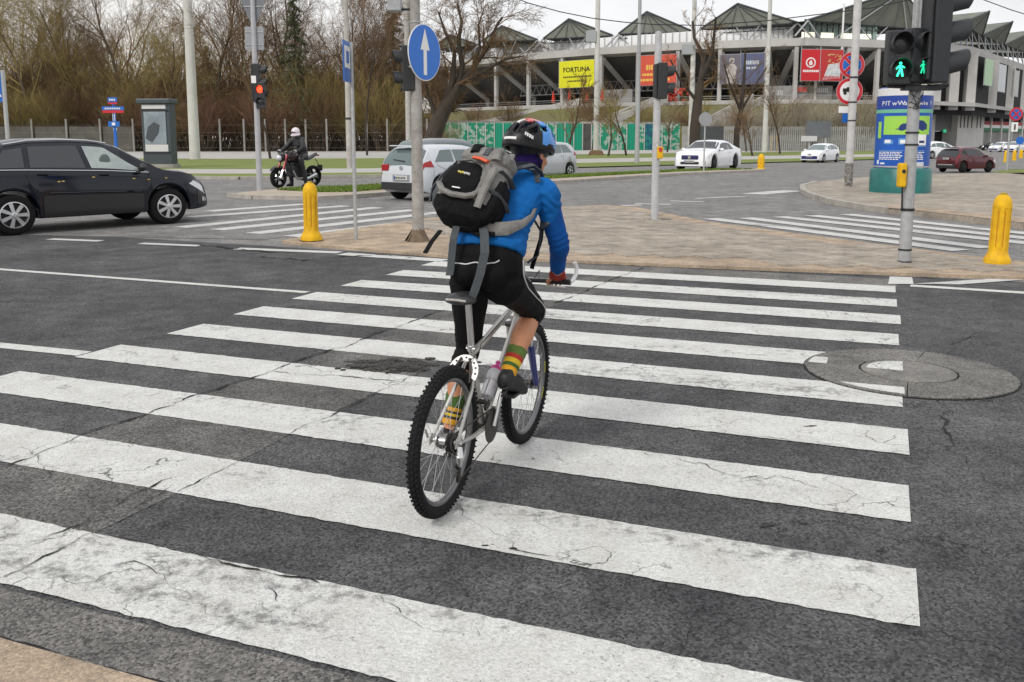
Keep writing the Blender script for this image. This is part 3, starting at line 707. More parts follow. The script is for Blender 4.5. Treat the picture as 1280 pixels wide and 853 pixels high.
# lower flank building with slits, gate and coloured band
WW = mat('white_render', (.66, .65, .62), .8, 0, .1, .2, obj=False)
LA, LB = SPt(1150, 126.5, 10), SPt(1400, 145, 10); dL = (LB - LA); LL = dL.length; aL = math.atan2(dL.y, dL.x)
low = thing('ticket_building', 'low white stadium annexe with window slits, a gateway and a red, white and green band', 'building', (LA.x, LA.y, 0), aL)
def lx(px):
    best = 0
    lo, hi = 0.0, 1.0
    for _ in range(40):
        m_ = (lo + hi) / 2; q = LA.lerp(LB, m_); x = 640 + FP * q.x / (q.y * cp + CH * sp - 5 * sp)
        if x < px: lo = m_
        else: hi = m_
    return lo * LL
def lz(px, py):
    q = LA.lerp(LB, lx(px) / LL); d = ray(px, py); return CH + d[2] * q.y / d[1]
segs = [(1150, 1169, 0), (1197, 1230, 0)]
for a, b, _ in segs:
    mb = MB(); x0, x1 = lx(a), lx(b); mb.box(((x0 + x1) / 2, 2, 5), (x1 - x0, 4, 10)); part('wall', mb, WW, low)
x0, x1 = lx(1169), lx(1197); mb = MB(); mb.box(((x0 + x1) / 2, 2, 8.9), (x1 - x0, 3.98, 2.2)); part('wall', mb, WW, low)
mb = MB(); zt = lz(1180, 142); zm = lz(1180, 164); mb.box(((x0 + x1) / 2, 1.5, (7.8 + zm) / 2), (x1 - x0 - .2, .3, 7.8 - zm)); part('gate_panel', mb, mat('grey_panel', (.17, .17, .17), .7), low)
mb = MB(); mb.box(((x0 + x1) / 2, 3.5, zm / 2), (x1 - x0 - .1, .3, zm)); part('gate_recess', mb, DK, low)
mb = MB(); xs = lx(1187); mb.box((xs, 1.0, lz(1187, 164)), (1.1, .3, .7)); part('exit_sign', mb, mat('green_lit_sign', (.02, .55, .25), .5, emit=.6), low)
for px in (1200.5, 1205, 1209.5, 1214.5, 1221, 1225.5):
    mb = MB(); mb.box((lx(px), .02, (lz(px, 144) + lz(px, 160)) / 2), (.55, .12, lz(px, 144) - lz(px, 160))); part('window_slit', mb, DK, low)
mb = MB(); mb.box((lx(1205), .3, 10.15), (lx(1400) - lx(1150) - 2, .8, .3)); 
bw = [(1230, 1242), (1244, 1255), (1257, 1268), (1270, 1281), (1283, 1295), (1297, 1310), (1312, 1326)]
GR_, RD_, WH_ = mat('band_green', (.03, .2, .1), .6), mat('band_red', (.4, .03, .04), .6), M['white_paint']
mb = MB(); a, b = lx(1230), lx(1400); mb.box(((a + b) / 2, 2.4, 8.7), (b - a, 3.2, 2.6)); part('wall', mb, WW, low)
for i, (a, b) in enumerate(bw):
    a, b = lx(a), lx(b); c = (a + b) / 2; wz = b - a
    mb = MB(); mb.box((c, 2.6, 3.6), (wz - .1, 2.4, 7.2)); part('bay_wall', mb, mat('bay_grey', (.3, .3, .29), .8), low)
    mb = MB(); mb.box((c, 1.2, 6.9), (wz - .2, .2, .9)); part('opening', mb, DK, low)
    for z, mm in ((5.9, RD_), (5.1, WH_), (4.3, GR_)):
        q = MB(); q.box((c, 1.1, z), (wz + .1, .5, .78)); part('band', q, mm, low)
    mb = MB(); mb.box((b + .5, 1.2, 3.7), (.7, 1.2, 7.4)); part('pier', mb, WW, low)
# closed red parasols on the concourse
par0 = None
for i, px in enumerate([697, 717, 738, 757, 803, 1180, 1174]):
    p, n = onfr(px if px < 1170 else px); q = p - n * 1.0
    if px > 1170: q = Vector((LA.x + (1.5 if px > 1175 else 4) + 2, LA.y - .3 + 2, 0))
    if par0 is None:
        par0 = thing('closed_parasol', 'x', 'parasol', (q.x, q.y, 9.6), group='closed red parasols on the stadium concourse')
        mb = MB(); mb.cyl((0, 0, 0), (0, 0, 3.0), .06, 6); part('pole', mb, STEEL, par0)
        mb = MB(); mb.lathe([(.05, 2.95), (.2, 2.4), (.36, 1.3), (.42, .5), (.3, .42)], 9); part('canopy', mb, mat('red_canvas', (.6, .04, .02), .8), par0)
        o = par0
    else: o = dup(par0, loc=(q.x, q.y, 9.6 if px < 1170 else 10.1))
    o['label'] = ['closed red parasol at the far left of the row on the concourse', 'closed red parasol below the FORTUNA banner', 'closed red parasol between the FORTUNA banner and the thin lamp mast', 'closed red parasol just right of the lamp mast under the stadium roof', 'closed red parasol below the orange banner', 'closed red parasol above the low white annexe, right one', 'closed red parasol above the low white annexe, left one'][i]
rl = SB(); strip(rl, -1.45, 10.4, -1.45, 10.5, range(1, 9)); strip(rl, -1.45, 10.0, -1.45, 10.06, range(1, 9)); spart('railing', rl, STEEL)
# red tent-like stall cluster, right of the pole
rb = SB()
for i in range(70):
    p, n = onfr(R.uniform(826, 868)); rb.box((p.x - n.x * R.uniform(0, 3), p.y - n.y * R.uniform(0, 3), 9.7 + R.uniform(0, 2.4)), (R.uniform(.3, .9), .3, R.uniform(.2, .6)), R.uniform(0, 3))
rb.v = [(x, y, z) for x, y, z in rb.v]
o = part('flags', rb, mat('red_bunting', (.55, .06, .04), .8)); tag(o, 'red bunting cluster on the concourse right of the grey signal pole', 'bunting', kind='stuff')
# grass embankment with a stair and retaining walls
emb = MB(); vs = []; KK = {1: 1, 2: 1, 3: .95, 4: .85, 5: .7, 6: .66, 7: .5, 8: .45}
for i in range(1, 8):
    a = fr[i]; n = inn[i]; vs += [tuple((a - n * 2).xy) + (8.8,), tuple((a - n * 9 * KK[i]).xy) + (8.2,), tuple((a - n * 20 * KK[i]).xy) + (3.2,), tuple((a - n * 21 * KK[i]).xy) + (0,)]
emb.add(vs, [(4 * k + j, 4 * k + 4 + j, 4 * k + 5 + j, 4 * k + 1 + j) for k in range(6) for j in range(3)])
EG = mat('embankment_grass', (.13, .145, .035), .95, 0, .3, .18, obj=False, c2=(.125, .10, .06), detail=12)
struct('embankment', emb, EG)
for lab, (xa, ya), (xb, yb) in [('pale stair ramp climbing the embankment below the FORTUNA banner', (640, 155), (735, 112)), ('grey stair ramp climbing the embankment left of the double banner', (790, 152), (835, 112)), ('pale stair ramp on the embankment by the double banner', (905, 150), (955, 112)), ('long concrete stair flank below the stadium corner', (1040, 160), (1110, 118))]:
    p, n = onfr(xb); A_ = Vector((p.x, p.y, 9.2)) - n * 2; q, n2 = onfr(xa); B_ = Vector((q.x, q.y, 2.5)) - n2 * 21
    t = thing('stairway', lab, 'stairs', (B_.x, B_.y, B_.z)); d = A_ - B_; u = Vector((d.x, d.y, 0)).normalized(); v = Vector((-u.y, u.x, 0))
    for s in (-1.6, 1.6):
        mb = MB(); o_ = v * s
        mb.add([o_ + Vector((0, 0, -2)), o_ + d + Vector((0, 0, -2)), o_ + d + Vector((0, 0, 1.6)), o_ + Vector((0, 0, 1.6)), o_ + v * .3 + Vector((0, 0, -2)), o_ + v * .3 + d + Vector((0, 0, -2)), o_ + v * .3 + d + Vector((0, 0, 1.6)), o_ + v * .3 + Vector((0, 0, 1.6))], [(0, 1, 2, 3), (4, 5, 6, 7), (3, 2, 6, 7), (0, 4, 5, 1), (0, 3, 7, 4), (1, 5, 6, 2)]); part('side_wall', mb, CW, t)
    mb = MB()
    for k in range(16): c = d * ((k + .5) / 16); mb.box((c.x, c.y, c.z - .1), (d.xy.length / 16 + .02, 3.2, .5), math.atan2(u.y, u.x))
    part('steps', mb, M['concrete'], t)
# ---------------------------------------------------------------- painted fence
def px_line(pts): return [G(*p) for p in pts]
def graf(name, base, c2, c3, seed):
    m = bpy.data.materials.new(name); m.use_nodes = True; t = m.node_tree; b = t.nodes['Principled BSDF']; K = t.links.new; A = t.nodes.new
    g = A('ShaderNodeNewGeometry').outputs['Position']; mp_ = A('ShaderNodeMapping'); mp_.inputs['Location'].default_value = (seed, 0, 0); mp_.inputs['Scale'].default_value = (1, .2, 1.3); K(g, mp_.inputs[0])
    n1 = A('ShaderNodeTexNoise'); n1.inputs['Scale'].default_value = .75; n1.inputs['Detail'].default_value = 3; K(mp_.outputs[0], n1.inputs['Vector'])
    v1 = A('ShaderNodeTexVoronoi'); v1.inputs['Scale'].default_value = 1.6; K(mp_.outputs[0], v1.inputs['Vector'])
    r = A('ShaderNodeValToRGB'); r.color_ramp.interpolation = 'CONSTANT'; e = r.color_ramp.elements; e[0].color = (*base, 1); e[1].position = .56; e[1].color = (*c2, 1)
    q = e.new(.68); q.color = (*c3, 1); K(n1.outputs[0], r.inputs[0])
    r2 = A('ShaderNodeValToRGB'); r2.color_ramp.interpolation = 'CONSTANT'; r2.color_ramp.elements[0].color = (0, 0, 0, 1); r2.color_ramp.elements[1].position = .62; r2.color_ramp.elements[1].color = (1, 1, 1, 1); K(v1.outputs['Color'], r2.inputs[0])
    mxx = A('ShaderNodeMixRGB'); mxx.inputs[2].default_value = (*c2, 1); K(r2.outputs[0], mxx.inputs[0]); K(r.outputs[0], mxx.inputs[1]); K(mxx.outputs[0], b.inputs['Base Color']); b.inputs['Roughness'].default_value = .7
    return m
GA = graf('green_mural', (.015, .3, .17), (.38, .5, .42), (.02, .08, .06), 3); GB2 = graf('green_panel', (.012, .33, .2), (.012, .33, .2), (.01, .12, .08), 9)
GC = graf('grey_mural', (.2, .2, .19), (.36, .36, .35), (.07, .07, .07), 5); GD = graf('blue_mural', (.02, .13, .2), (.02, .25, .22), (.02, .05, .1), 15)
fence = thing('painted_fence', 'long green corrugated fence covered in a painted mural, in front of the stadium', 'fence', tuple(G(700, 188.2)))
o_ = fence.location.copy()
xs = list(range(552, 852, 11)); ys = lambda x: 189 - (x - 552) * .0035
for a, b in zip(xs[:-1], xs[1:]):
    p, q = G(a, ys(a)), G(b, ys(b)); d = q - p; Ln = d.length; ang = math.atan2(d.y, d.x); c = (p + q) / 2 - o_; mb = MB(); hh = 4.4
    k = 6
    for i in range(k): mb.box((-Ln / 2 + Ln * (i + .5) / k, 0, hh / 2), (Ln / k * .72, .16, hh))
    mb.box((0, .12, hh / 2), (Ln, .06, hh))
    x = a; mm = GB2 if (610 < x < 640 or 685 < x < 728 or x in (783,)) else (DK if False else (GD if 795 < x < 812 else GA))
    if 725 < x < 737: mm = mat('dark_mural', (.09, .09, .085), .8, 0, .5, .8)
    ob = part('fence_panel', mb, mm, fence); ob.location = c; ob.rotation_euler = (0, 0, ang)
    mb = MB(); mb.box((0, -.1, 2.25), (.14, .2, 4.5)); ob = part('post', mb, M['concrete'], fence); ob.location = p - o_
gate = thing('steel_fence', 'grey weathered steel palisade fence behind the white cars', 'fence', tuple(G(960, 189.3)))
o_ = gate.location.copy(); SG = mat('grey_pale_fence', (.32, .32, .3), .7, 0, .3, .5)
xs = list(range(853, 1112, 8)); n_p = 0
pm = MB(); pm.box((0, 0, 1.9), (.22, .08, 3.8)); pme = pm.mesh('pale', SG); pd = MB(); pd.box((0, 0, 1.9), (.3, .1, 3.8)); pmd = pd.mesh('pale', DST)
for a in [853 + i * 2.6 for i in range(98)]:
    p = G(a, 189.4 - (a - 853) * .0015); ob = link('pale', pmd if (870 < a < 905) else pme, gate, p - o_)
for z in (.5, 3.3):
    mb = MB(); mb.tube([G(853, 189.4) - o_ + Vector((0, .1, z)), G(1108, 189.0) - o_ + Vector((0, .1, z))], .09, 4); part('rail', mb, SG, gate)
bk = MB(); a, b = G(853, 188.6), G(1108, 188.2); bk.add([a, b, b + Vector((0, 0, 2.9)), a + Vector((0, 0, 2.9))], [(0, 1, 2, 3)])
o = part('retaining_wall', bk, GC); tag(o, 'low grey retaining wall with faded paint behind the steel palisade', 'wall')
mb = MB(); a, b = G(552, 187.4), G(853, 186.4)
mb.add([a, b, b + Vector((0, 0, 5.1)), a + Vector((0, 0, 5.1)), a + Vector((0, .5, 5.1)), b + Vector((0, .5, 5.1))], [(0, 1, 2, 3), (3, 2, 5, 4)]); o = part('retaining_wall', mb, mat('pale_rubble', (.33, .32, .3), .9, 0, .4, .5, obj=False)); tag(o, 'pale concrete retaining wall showing above the green mural fence', 'wall')
# ---------------------------------------------------------------- woodland fence
wf = thing('woodland_fence', 'old fence of concrete posts and dark panels along the foot of the bare wood', 'fence', tuple(G(270, 190)))
o_ = wf.location.copy(); prev = None
for px in [-60, -20, 10, 42, 85, 127, 168, 208, 246, 276, 306, 332.5, 357.5, 383, 409, 434, 459, 484.5, 510, 534]:
    p = G(px, 190) - o_; mb = MB(); mb.box((p.x, p.y, 2.4), (.24, .24, 4.8)); part('post', mb, mat('old_fence_post', (.24, .23, .21), .9, 0, .2, 1), wf)
    if prev is not None:
        for z in (.6, 1.7, 2.8, 3.9): mb = MB(); mb.tube([(prev.x, prev.y, z), (p.x, p.y, z)], .009, 3); part('wire', mb, M['galv'], wf)
        if px < 180:
            mb = MB(); mb.box(((prev.x + p.x) / 2, p.y + .25, 1.9), (p.x - prev.x - .5, .12, 3.6)); part('panel', mb, mat('dull_fence_panel', (.10, .095, .08), .9, 0, .3, .7), wf)
    prev = p
wall_b = MB()
# ================================================================ TREES
def grow(mbT, mbB, p, d, ln, r, lv, rr, mx, up, spread, kids, wob=.16, mm=0):
    segs = 5 if lv == 0 else (4 if lv == 1 else 2); pts = [p]; rad = [r]; dd = d.copy()
    for i in range(segs):
        dd = (dd + Vector((rr.gauss(0, wob), rr.gauss(0, wob), rr.gauss(0, wob * .6) + up)) * (1 / (1 + .0 * lv))).normalized()
        pts.append(pts[-1] + dd * ln / segs); rad.append(max(r * (1 - (i + 1) / segs * .8), .011))
    (mbT if lv == 0 else mbB).tube(pts, rad, 8 if lv == 0 else (5 if lv == 1 else 3), caps=False, m=mm if lv else 0)
    if lv >= mx: return
    n = kids[lv]
    for k in range(n):
        t = (.28 if lv == 0 else .2) + (.72 if lv == 0 else .78) * (k + rr.random()) / n; t = min(t, .98); i = min(int(t * segs), segs - 1); q = pts[i].lerp(pts[i + 1], t * segs - i)
        ax = (pts[i + 1] - pts[i]).normalized(); o = ax.orthogonal().normalized(); o.rotate(Matrix.Rotation(rr.uniform(0, 6.283), 3, ax)) if False else o.rotate(Matrix.Rotation(rr.uniform(0, 6.283), 3, ax).to_euler())
        s = spread * rr.uniform(.65, 1.25); nd = (ax * math.cos(s) + o * math.sin(s)).normalized()
        l2 = ln * ((.62 - .3 * t) if lv == 0 else .5) * rr.uniform(.7, 1.2); r2 = max(rad[i] * .5, .013)
        grow(mbT, mbB, q, nd, l2, r2, lv + 1, rr, mx, up * .8, spread, kids, wob, mm)
BARK = mat('brown_bark', (.085, .062, .042), .9, 0, .3, 1.2); TWIG = mat('brown_twigs', (.19, .115, .055), .9, 0, .35, .35, obj=False, c2=(.10, .062, .032))
TWIG2 = mat('olive_twigs', (.22, .17, .055), .9, 0, .3, .4, obj=False); TWIG3 = mat('reddish_twigs', (.17, .09, .055), .9, 0, .3, .4, obj=False); BARKD = mat('dark_bark', (.05, .038, .03), .9, 0, .3, 1.2)
NEED = mat('conifer_needles', (.075, .085, .04), .9, 0, .4, .6, obj=False)
def tree(label, loc, h, r, seed, spread=.6, kids=(14, 7, 6, 5), up=.04, tw=TWIG, bk=BARK, lean=(0, 0), group=None, mx=4, name='bare_tree'):
    rr = random.Random(seed); t = thing(name, label, 'tree', loc, group=group); a, b = MB(), MB()
    grow(a, b, Vector((0, 0, -.1)), Vector((lean[0], lean[1], 1)).normalized(), h, r, 0, rr, mx, up, spread, kids, .15)
    part('trunk', a, bk, t, True); part('crown', b, tw, t); return t
GW = 'bare trees of the wood behind the fence'
protos = [tree('p', (0, 0, 0), 26, .42, 11, .55, (16, 8, 6, 5)), tree('p', (0, 0, 0), 24, .35, 12, .75, (15, 8, 6, 5), tw=TWIG2), tree('p', (0, 0, 0), 28, .38, 13, .42, (18, 8, 6, 4)), tree('p', (0, 0, 0), 22, .4, 14, .7, (15, 7, 7, 5), tw=TWIG3)]
def conifer(loc, h, seed, label):
    rr = random.Random(seed); t = thing('conifer', label, 'tree', loc); a, b = MB(), MB()
    a.tube([(0, 0, -.1), (.1, 0, h * .5), (0, 0, h)], [.35, .22, .04], 7); part('trunk', a, BARK, t, True)
    for i in range(150):
        z = h * (.18 + .8 * (i / 150) ** .9); ln = (1 - z / h) * h * .30 * rr.uniform(.6, 1.1) + .5; an = rr.uniform(0, 6.283); d = Vector((math.cos(an), math.sin(an), 0)); pts = [Vector((0, 0, z)) + d * ln * s + Vector((0, 0, -.28 * ln * s * s + .06 * ln * s)) for s in (0, .35, .7, 1)]
        b.tube(pts, [.07, .05, .035, .02], 3, caps=False)
        for k in range(20):
            s = rr.uniform(.15, 1); q = pts[0].lerp(pts[3], s) + Vector((0, 0, rr.uniform(-.1, .1))); w_ = rr.uniform(.12, .3); e = Vector((rr.gauss(0, .35), rr.gauss(0, .35), -rr.uniform(.1, .6)))
            x = d.cross(Vector((0, 0, 1))) * w_; b.add([q - x * .5, q + x * .5, q + e], [(0, 1, 2)])
    part('crown', b, NEED, t); return t
LMK = [(13, 'the crossing sign'), (60, 'the black SUV'), (147, 'the blue post'), (201, 'the kiosk'), (244, 'the white mast'), (318, 'the red signal'), (368, 'the motorcyclist'), (437, 'the mottled mast'), (476, 'the dark pole'), (525, 'the arrow sign')]
def where(px):
    a, n = min(LMK, key=lambda q: abs(q[0] - px)); return ('behind ' if abs(a - px) < 7 else ('just ' if abs(a - px) < 18 else 'well ') + ('right of ' if px > a else 'left of ')) + n
rr = random.Random(5)
desc = ['slender', 'broad', 'many-stemmed', 'crooked', 'upright', 'spreading']; used = 0
spots = []
for i, px in enumerate(range(-70, 560, 24)): spots.append((px + rr.uniform(-8, 8), rr.uniform(140, 165)))
for i, px in enumerate(range(-60, 500, 75)): spots.append((px + rr.uniform(-10, 10), rr.uniform(175, 230)))
lowh = lambda px: 1.0 if px < 380 else (.95 if px < 480 else .62)
for i, (px, Y) in enumerate(spots):
    x = (px - 640) / FP * Y * 1.0; k = rr.choice([0, 0, 1, 2, 2, 3]) if px > 60 else rr.choice([0, 1, 2]); src = protos[k]; s = rr.uniform(.62, 1.02) * lowh(px)
    lab = '%s bare tree, %s of the wood, %s' % (['tall', 'spreading olive', 'slim upright', 'reddish'][k if i >= 4 else i], 'front' if Y < 152 else ('middle' if Y < 166 else 'back'), where(px))
    if i < 4: o = protos[i]; o.location = (x, Y, 0)
    else: o = dup(src, loc=(x, Y, 0), rz=rr.uniform(0, 6.28), scale=(s, s, s * rr.uniform(.9, 1.1)))
    o['group'] = GW; o['label'] = lab
conifer(((375 - 640) / FP * 141, 141, 0), 24, 31, 'tall dark conifer in the bare wood above the motorcyclist')
conifer(((495 - 640) / FP * 150, 150, 0), 26, 32, 'dark conifer in the wood just left of the tall white-blue arrow sign')
conifer((-62, 190, 0), 21, 33, 'small dark conifer deep in the wood left of the white mast')
# brown thicket at the foot of the wood
def bush(loc, h, seed, tw, label, n=26, name='bare_shrub'):
    rr = random.Random(seed); t = thing(name, label, 'shrub', loc); a, b = MB(), MB()
    for i in range(n):
        an = rr.uniform(0, 6.28); sx = rr.uniform(0, 1.3); d = Vector((math.cos(an) * .35, math.sin(an) * .35, 1)).normalized()
        grow(a, b, Vector((math.cos(an) * sx, math.sin(an) * sx, 0)), d, h * rr.uniform(.7, 1.1), .045, 0, rr, 2, .05, .5, (7, 5), .12)
    part('stems', a, BARK, t); part('twigs', b, tw, t); return t
BL = 'leafless brown shrubs massed behind the woodland fence'
bp_ = [bush((0, 0, 0), 7.5, 41, TWIG, 'x'), bush((0, 0, 0), 6.5, 42, TWIG3, 'x'), bush((0, 0, 0), 8.5, 43, TWIG2, 'x')]
k = 0
for row, (Y0, Y1, st) in enumerate([(138, 144, 13), (150, 160, 14), (172, 190, 15)]):
    for px in range(-80, 560, st):
        Y = rr.uniform(Y0, Y1); x = (px + rr.uniform(-6, 6) - 640) / FP * Y; 
        src_ = rr.choice(bp_); o = bp_[k] if k < 3 else dup(src_, rz=rr.uniform(0, 6.28), scale=rr.uniform(.7, 1.25) * (1, 1.4, 1.7)[row] * (.55 if px > 500 else 1))
        o.location = (x, Y, 0); o['group'] = BL; o['label'] = '%s shrub, %s row behind the fence, %s' % (['brown', 'reddish', 'olive'][bp_.index(src_) if k >= 3 else k], ['front', 'middle', 'back'][row], where(px)); k += 1
# named single trees, nearer
def guided(label, Y, limbs, r0, seed, tw=TWIG, bk=BARKD, kids=(9, 6, 5), ln=.42, mx=3, base=None):
    """trunk and main limbs laid along traced lines with their own depth, then grown"""
    rr = random.Random(seed); b0 = P(limbs[0][0][0], limbs[0][0][1], Y); b0.z = 0; t = thing('bare_tree', label, 'tree', b0); a, b = MB(), MB()
    for li, lm in enumerate(limbs):
        dep = lm[3] if len(lm) > 3 and not isinstance(lm[3], tuple) else 0
        pts = [q for q in lm if isinstance(q, tuple)]; dz = rr.uniform(-2.5, 2.5) if li else 0
        w = [P(q[0], q[1], Y + dz * i / max(1, len(pts) - 1)) - b0 for i, q in enumerate(pts)]; rad = [q[2] for q in pts]
        if li == 0: w[0].z = -.1
        a.tube(w, rad, 9 if rad[0] > .2 else 6, caps=False)
        tot = sum((w[i + 1] - w[i]).length for i in range(len(w) - 1))
        for k in range(kids[0] if li else kids[0] // 2):
            s = rr.uniform(.35 if li == 0 else .15, .98) * (len(w) - 1); i = min(int(s), len(w) - 2); q = w[i].lerp(w[i + 1], s - i); ax = (w[i + 1] - w[i]).normalized(); o = ax.orthogonal().normalized(); o.rotate(Matrix.Rotation(rr.uniform(0, 6.283), 3, ax).to_euler())
            nd = (ax * .8 + o * rr.uniform(.4, .9)).normalized(); grow(a, b, q, nd, tot * ln * rr.uniform(.6, 1.1), max(rad[i] * .32, .03), 1, rr, mx + 1, .02, .6, (0,) + tuple(kids[1:]) + (3,), .15)
    part('trunk', a, bk, t, True); part('crown', b, tw, t); return t
guided('big old bare tree with a thick leaning trunk beside the round blue arrow sign', 96, [
    ((538, 191, 1.05), (541, 172, .95), (548, 152, .85), (558, 132, .7), (572, 108, .5)),
    ((572, 108, .42), (578, 82, .3), (573, 52, .22), (577, 28, .16), (572, 5, .08)),
    ((558, 132, .45), (566, 98, .32), (568, 66, .2), (556, 40, .14), (548, 15, .08)),
    ((568, 115, .38), (590, 88, .26), (608, 62, .2), (622, 30, .14), (628, 22, .12)),
    ((572, 108, .3), (600, 92, .2), (632, 74, .12), (655, 70, .06)),
    ((548, 152, .3), (535, 120, .2), (528, 88, .14), (535, 55, .08)),
    ((590, 88, .2), (600, 60, .14), (598, 32, .1), (606, 8, .05))], 1, 51, kids=(10, 7, 6), tw=TWIG)
guided('dark-trunked bare tree behind the white coupe, right of the grey signal pole', 100, [
    ((868, 190, .62), (869, 160, .58), (872, 128, .5), (876, 100, .36)),
    ((876, 100, .3), (880, 70, .22), (868, 48, .17), (866, 27, .14)),
    ((876, 100, .26), (890, 68, .2), (893, 40, .15), (895, 22, .12)),
    ((872, 128, .2), (850, 100, .13), (838, 75, .08))], .6, 52, kids=(7, 5, 4), tw=TWIG, ln=.34)
guided('bare tree standing left of the picket fence, behind the coupe’s tail', 106, [
    ((920, 190, .38), (921, 165, .34), (926, 140, .26), (930, 100, .18), (932, 60, .1)),
    ((926, 140, .16), (945, 105, .11), (958, 85, .06)), ((926, 140, .16), (912, 105, .1), (905, 80, .06))], .4, 53, kids=(6, 5, 4), tw=TWIG, ln=.34)
sap = [(712, 202, 92, 'thin sapling trunk left of the lamp mast behind the silver hatchback'), (783, 195, 100, 'slim sapling in front of the green mural, left of the grey signal pole'), (834, 191, 110, 'slim sapling in front of the mural, right of the grey signal pole'), (933, 190, 100, 'slim dark sapling just right of the white coupe'), (941, 196, 120, 'young tree in front of the grey palisade fence'), (975, 193, 90, 'young tree with upright twigs in front of the palisade'), (1003, 186, 85, 'slender tree rising left of the white minivan'), (760, 196, 105, 'young bare tree below the FORTUNA banner'), (338, 199, 20, 'young bare tree on the lawn between the signal and the motorcyclist'), (459, 195, 15, 'young bare tree on the lawn behind the thin sign post'), (740, 190, 100, 'thin bare tree beside the lamp mast'), (805, 188, 110, 'thin bare tree in front of the blue mural panel'), (630, 186, 95, 'bare tree rising behind the cyclist’s helmet'), (615, 184, 120, 'bare shrub-like tree left of the helmet'), (590, 186, 110, 'thin tree between the leaning tree and the helmet')]
for i, (px, py, ty, lab) in enumerate(sap):
    g = G(px, py); Y = g.y; h = Hh(ty + (26 if px > 560 else 0), Y); rr2 = random.Random(60 + i)
    tree(lab, g, h, .13 if py > 189 else .16, 60 + i, .55, (12, 7, 5), .05, R.choice([TWIG, TWIG3, TWIG2]), BARKD, mx=3, group=None, name='young_tree')
for i, px in enumerate([600, 640, 668, 690, 765, 790, 815, 845, 880, 900, 945, 985, 1030, 1055]):
    p, n = onfr(px); q = p - n * R.uniform(9, 18); zz = 4.5
    o = dup(R.choice(bp_), ['leafless shrub on the embankment %s' % s for s in ['behind the leaning tree', 'above the mural left of the helmet', 'straight above the helmet', 'left of the lamp mast', 'right of the lamp mast', 'left of the signal pole', 'right of the signal pole', 'left of the dark-trunked tree', 'right of the dark-trunked tree', 'below the double banner, left', 'below the double banner, right', 'left of the red club banner', 'under the red club banner', 'by the corner stair']][i], (q.x, q.y, zz - 1.5), R.uniform(0, 6), R.uniform(.55, .85), group='shrubs on the stadium embankment')

PTW = mat('pale_twigs', (.30, .26, .20), .9, 0, .3, .4, obj=False)
pb = bush((0, 0, 0), 6.5, 77, PTW, 'pale leafless shrubs on the slope behind the palisade fence, left of the white flagpole', n=34)
for i, (px, Y) in enumerate([(955, 146), (985, 150), (1008, 145), (1040, 150), (1065, 147), (935, 152), (900, 150)]):
    o = pb if i == 0 else dup(pb, loc=None, rz=R.uniform(0, 6), scale=R.uniform(.85, 1.15)); o.location = ((px - 640) / FP * Y, Y, 0); o['group'] = 'pale shrubs behind the palisade'
    o['label'] = 'pale leafless shrub behind the palisade, ' + ['at the mast before the blue banner', 'right of that mast', 'left of the information board', 'behind the taller flagpole', 'behind the no-stopping pole', 'behind the young tree left of the mast', 'right of the white coupe'][i]
for x0, x1, y0, y1, c_ in [(955, 996, 108, 126, (.25, .245, .24)), (998, 1046, 107, 127, (.2, .2, .2)), (745, 790, 113, 133, (.3, .29, .28))]:
    c, a, w_, z0, z1 = frame_on(x0, x1, y0, y1, 1.2); mb = MB(); mb.box((c.x, c.y - 190, (z0 + z1) / 2), (w_, .4, z1 - z0), a); part('concourse_wall', mb, mat('concourse_grey', c_, .8, 0, .15, .3), stad)
for x0, y0, c_, n_ in [(968, 113, (.5, .5, .5), 6), (1002, 109, (.5, .06, .04), 5), (1026, 110, (.4, .4, .4), 6)]:
    for k in range(n_):
        c, a, w_, z0, z1 = frame_on(x0 + k * 2.4, x0 + 1.7 + k * 2.4, y0, y0 + 6, .9); mb = MB(); mb.box((c.x, c.y - 190, (z0 + z1) / 2), (w_, .1, z1 - z0), a); part('wall_lettering', mb, mat('wall_paint_%d' % x0, c_, .7), stad)
stk = thing('tree_stakes', 'pale wooden tree stakes in front of the palisade, right of the small yellow bollard', 'stakes', tuple(G(967, 192)))
for dx in (-.35, .35): mb = MB(); mb.box((dx, 0, 1.2), (.12, .12, 2.4)); part('stake', mb, mat('pale_wood', (.42, .3, .17), .8, 0, .2, 3), stk)
mb = MB(); mb.box((0, 0, 2.2), (.8, .08, .1)); part('crossbar', mb, MATS['pale_wood'], stk)
# ================================================================ STREET FURNITURE
def scale_at(Y): return FP / Y
def mast(name, label, cat, base, w0, w1, top, m=None, group=None, z_top=None, seg=5, n=14, wob=.0):
    g = G(*base); s = FP / (g.y * cp + CH * sp); h = z_top or Hh(top, g.y); t = thing(name, label, cat, g, group=group); mb = MB()
    pts = [(R.gauss(0, wob), R.gauss(0, wob), h * i / seg) for i in range(seg + 1)]; pts[0] = (0, 0, 0)
    mb.tube(pts, [(w0 + (w1 - w0) * i / seg) / 2 / s for i in range(seg + 1)], n); part('shaft', mb, m or M['galv'], t, True); return t, g, s
def visor(mb, c, r, ln, tilt=0):
    """hood over a lens; axis -Y"""
    T = MZ(*c) @ RX(math.pi / 2 + tilt) @ RZ(math.radians(-40))
    n = 18; a1 = math.radians(260); vs = []
    for z, rr in ((0, r), (ln, r * .96), (ln, r * .9), (0, r * .94)):
        for j in range(n + 1):
            a = a1 * j / n; q = z if z == 0 else z * (.62 + .38 * math.sin(min(math.pi, max(0, a / a1 * math.pi))))
            vs.append(T @ Vector((rr * math.cos(a), rr * math.sin(a), q)))
    fs = []
    for i in range(4):
        for j in range(n): fs.append((i * (n + 1) + j, i * (n + 1) + j + 1, ((i + 1) % 4) * (n + 1) + j + 1, ((i + 1) % 4) * (n + 1) + j))
    mb.add(vs, fs)
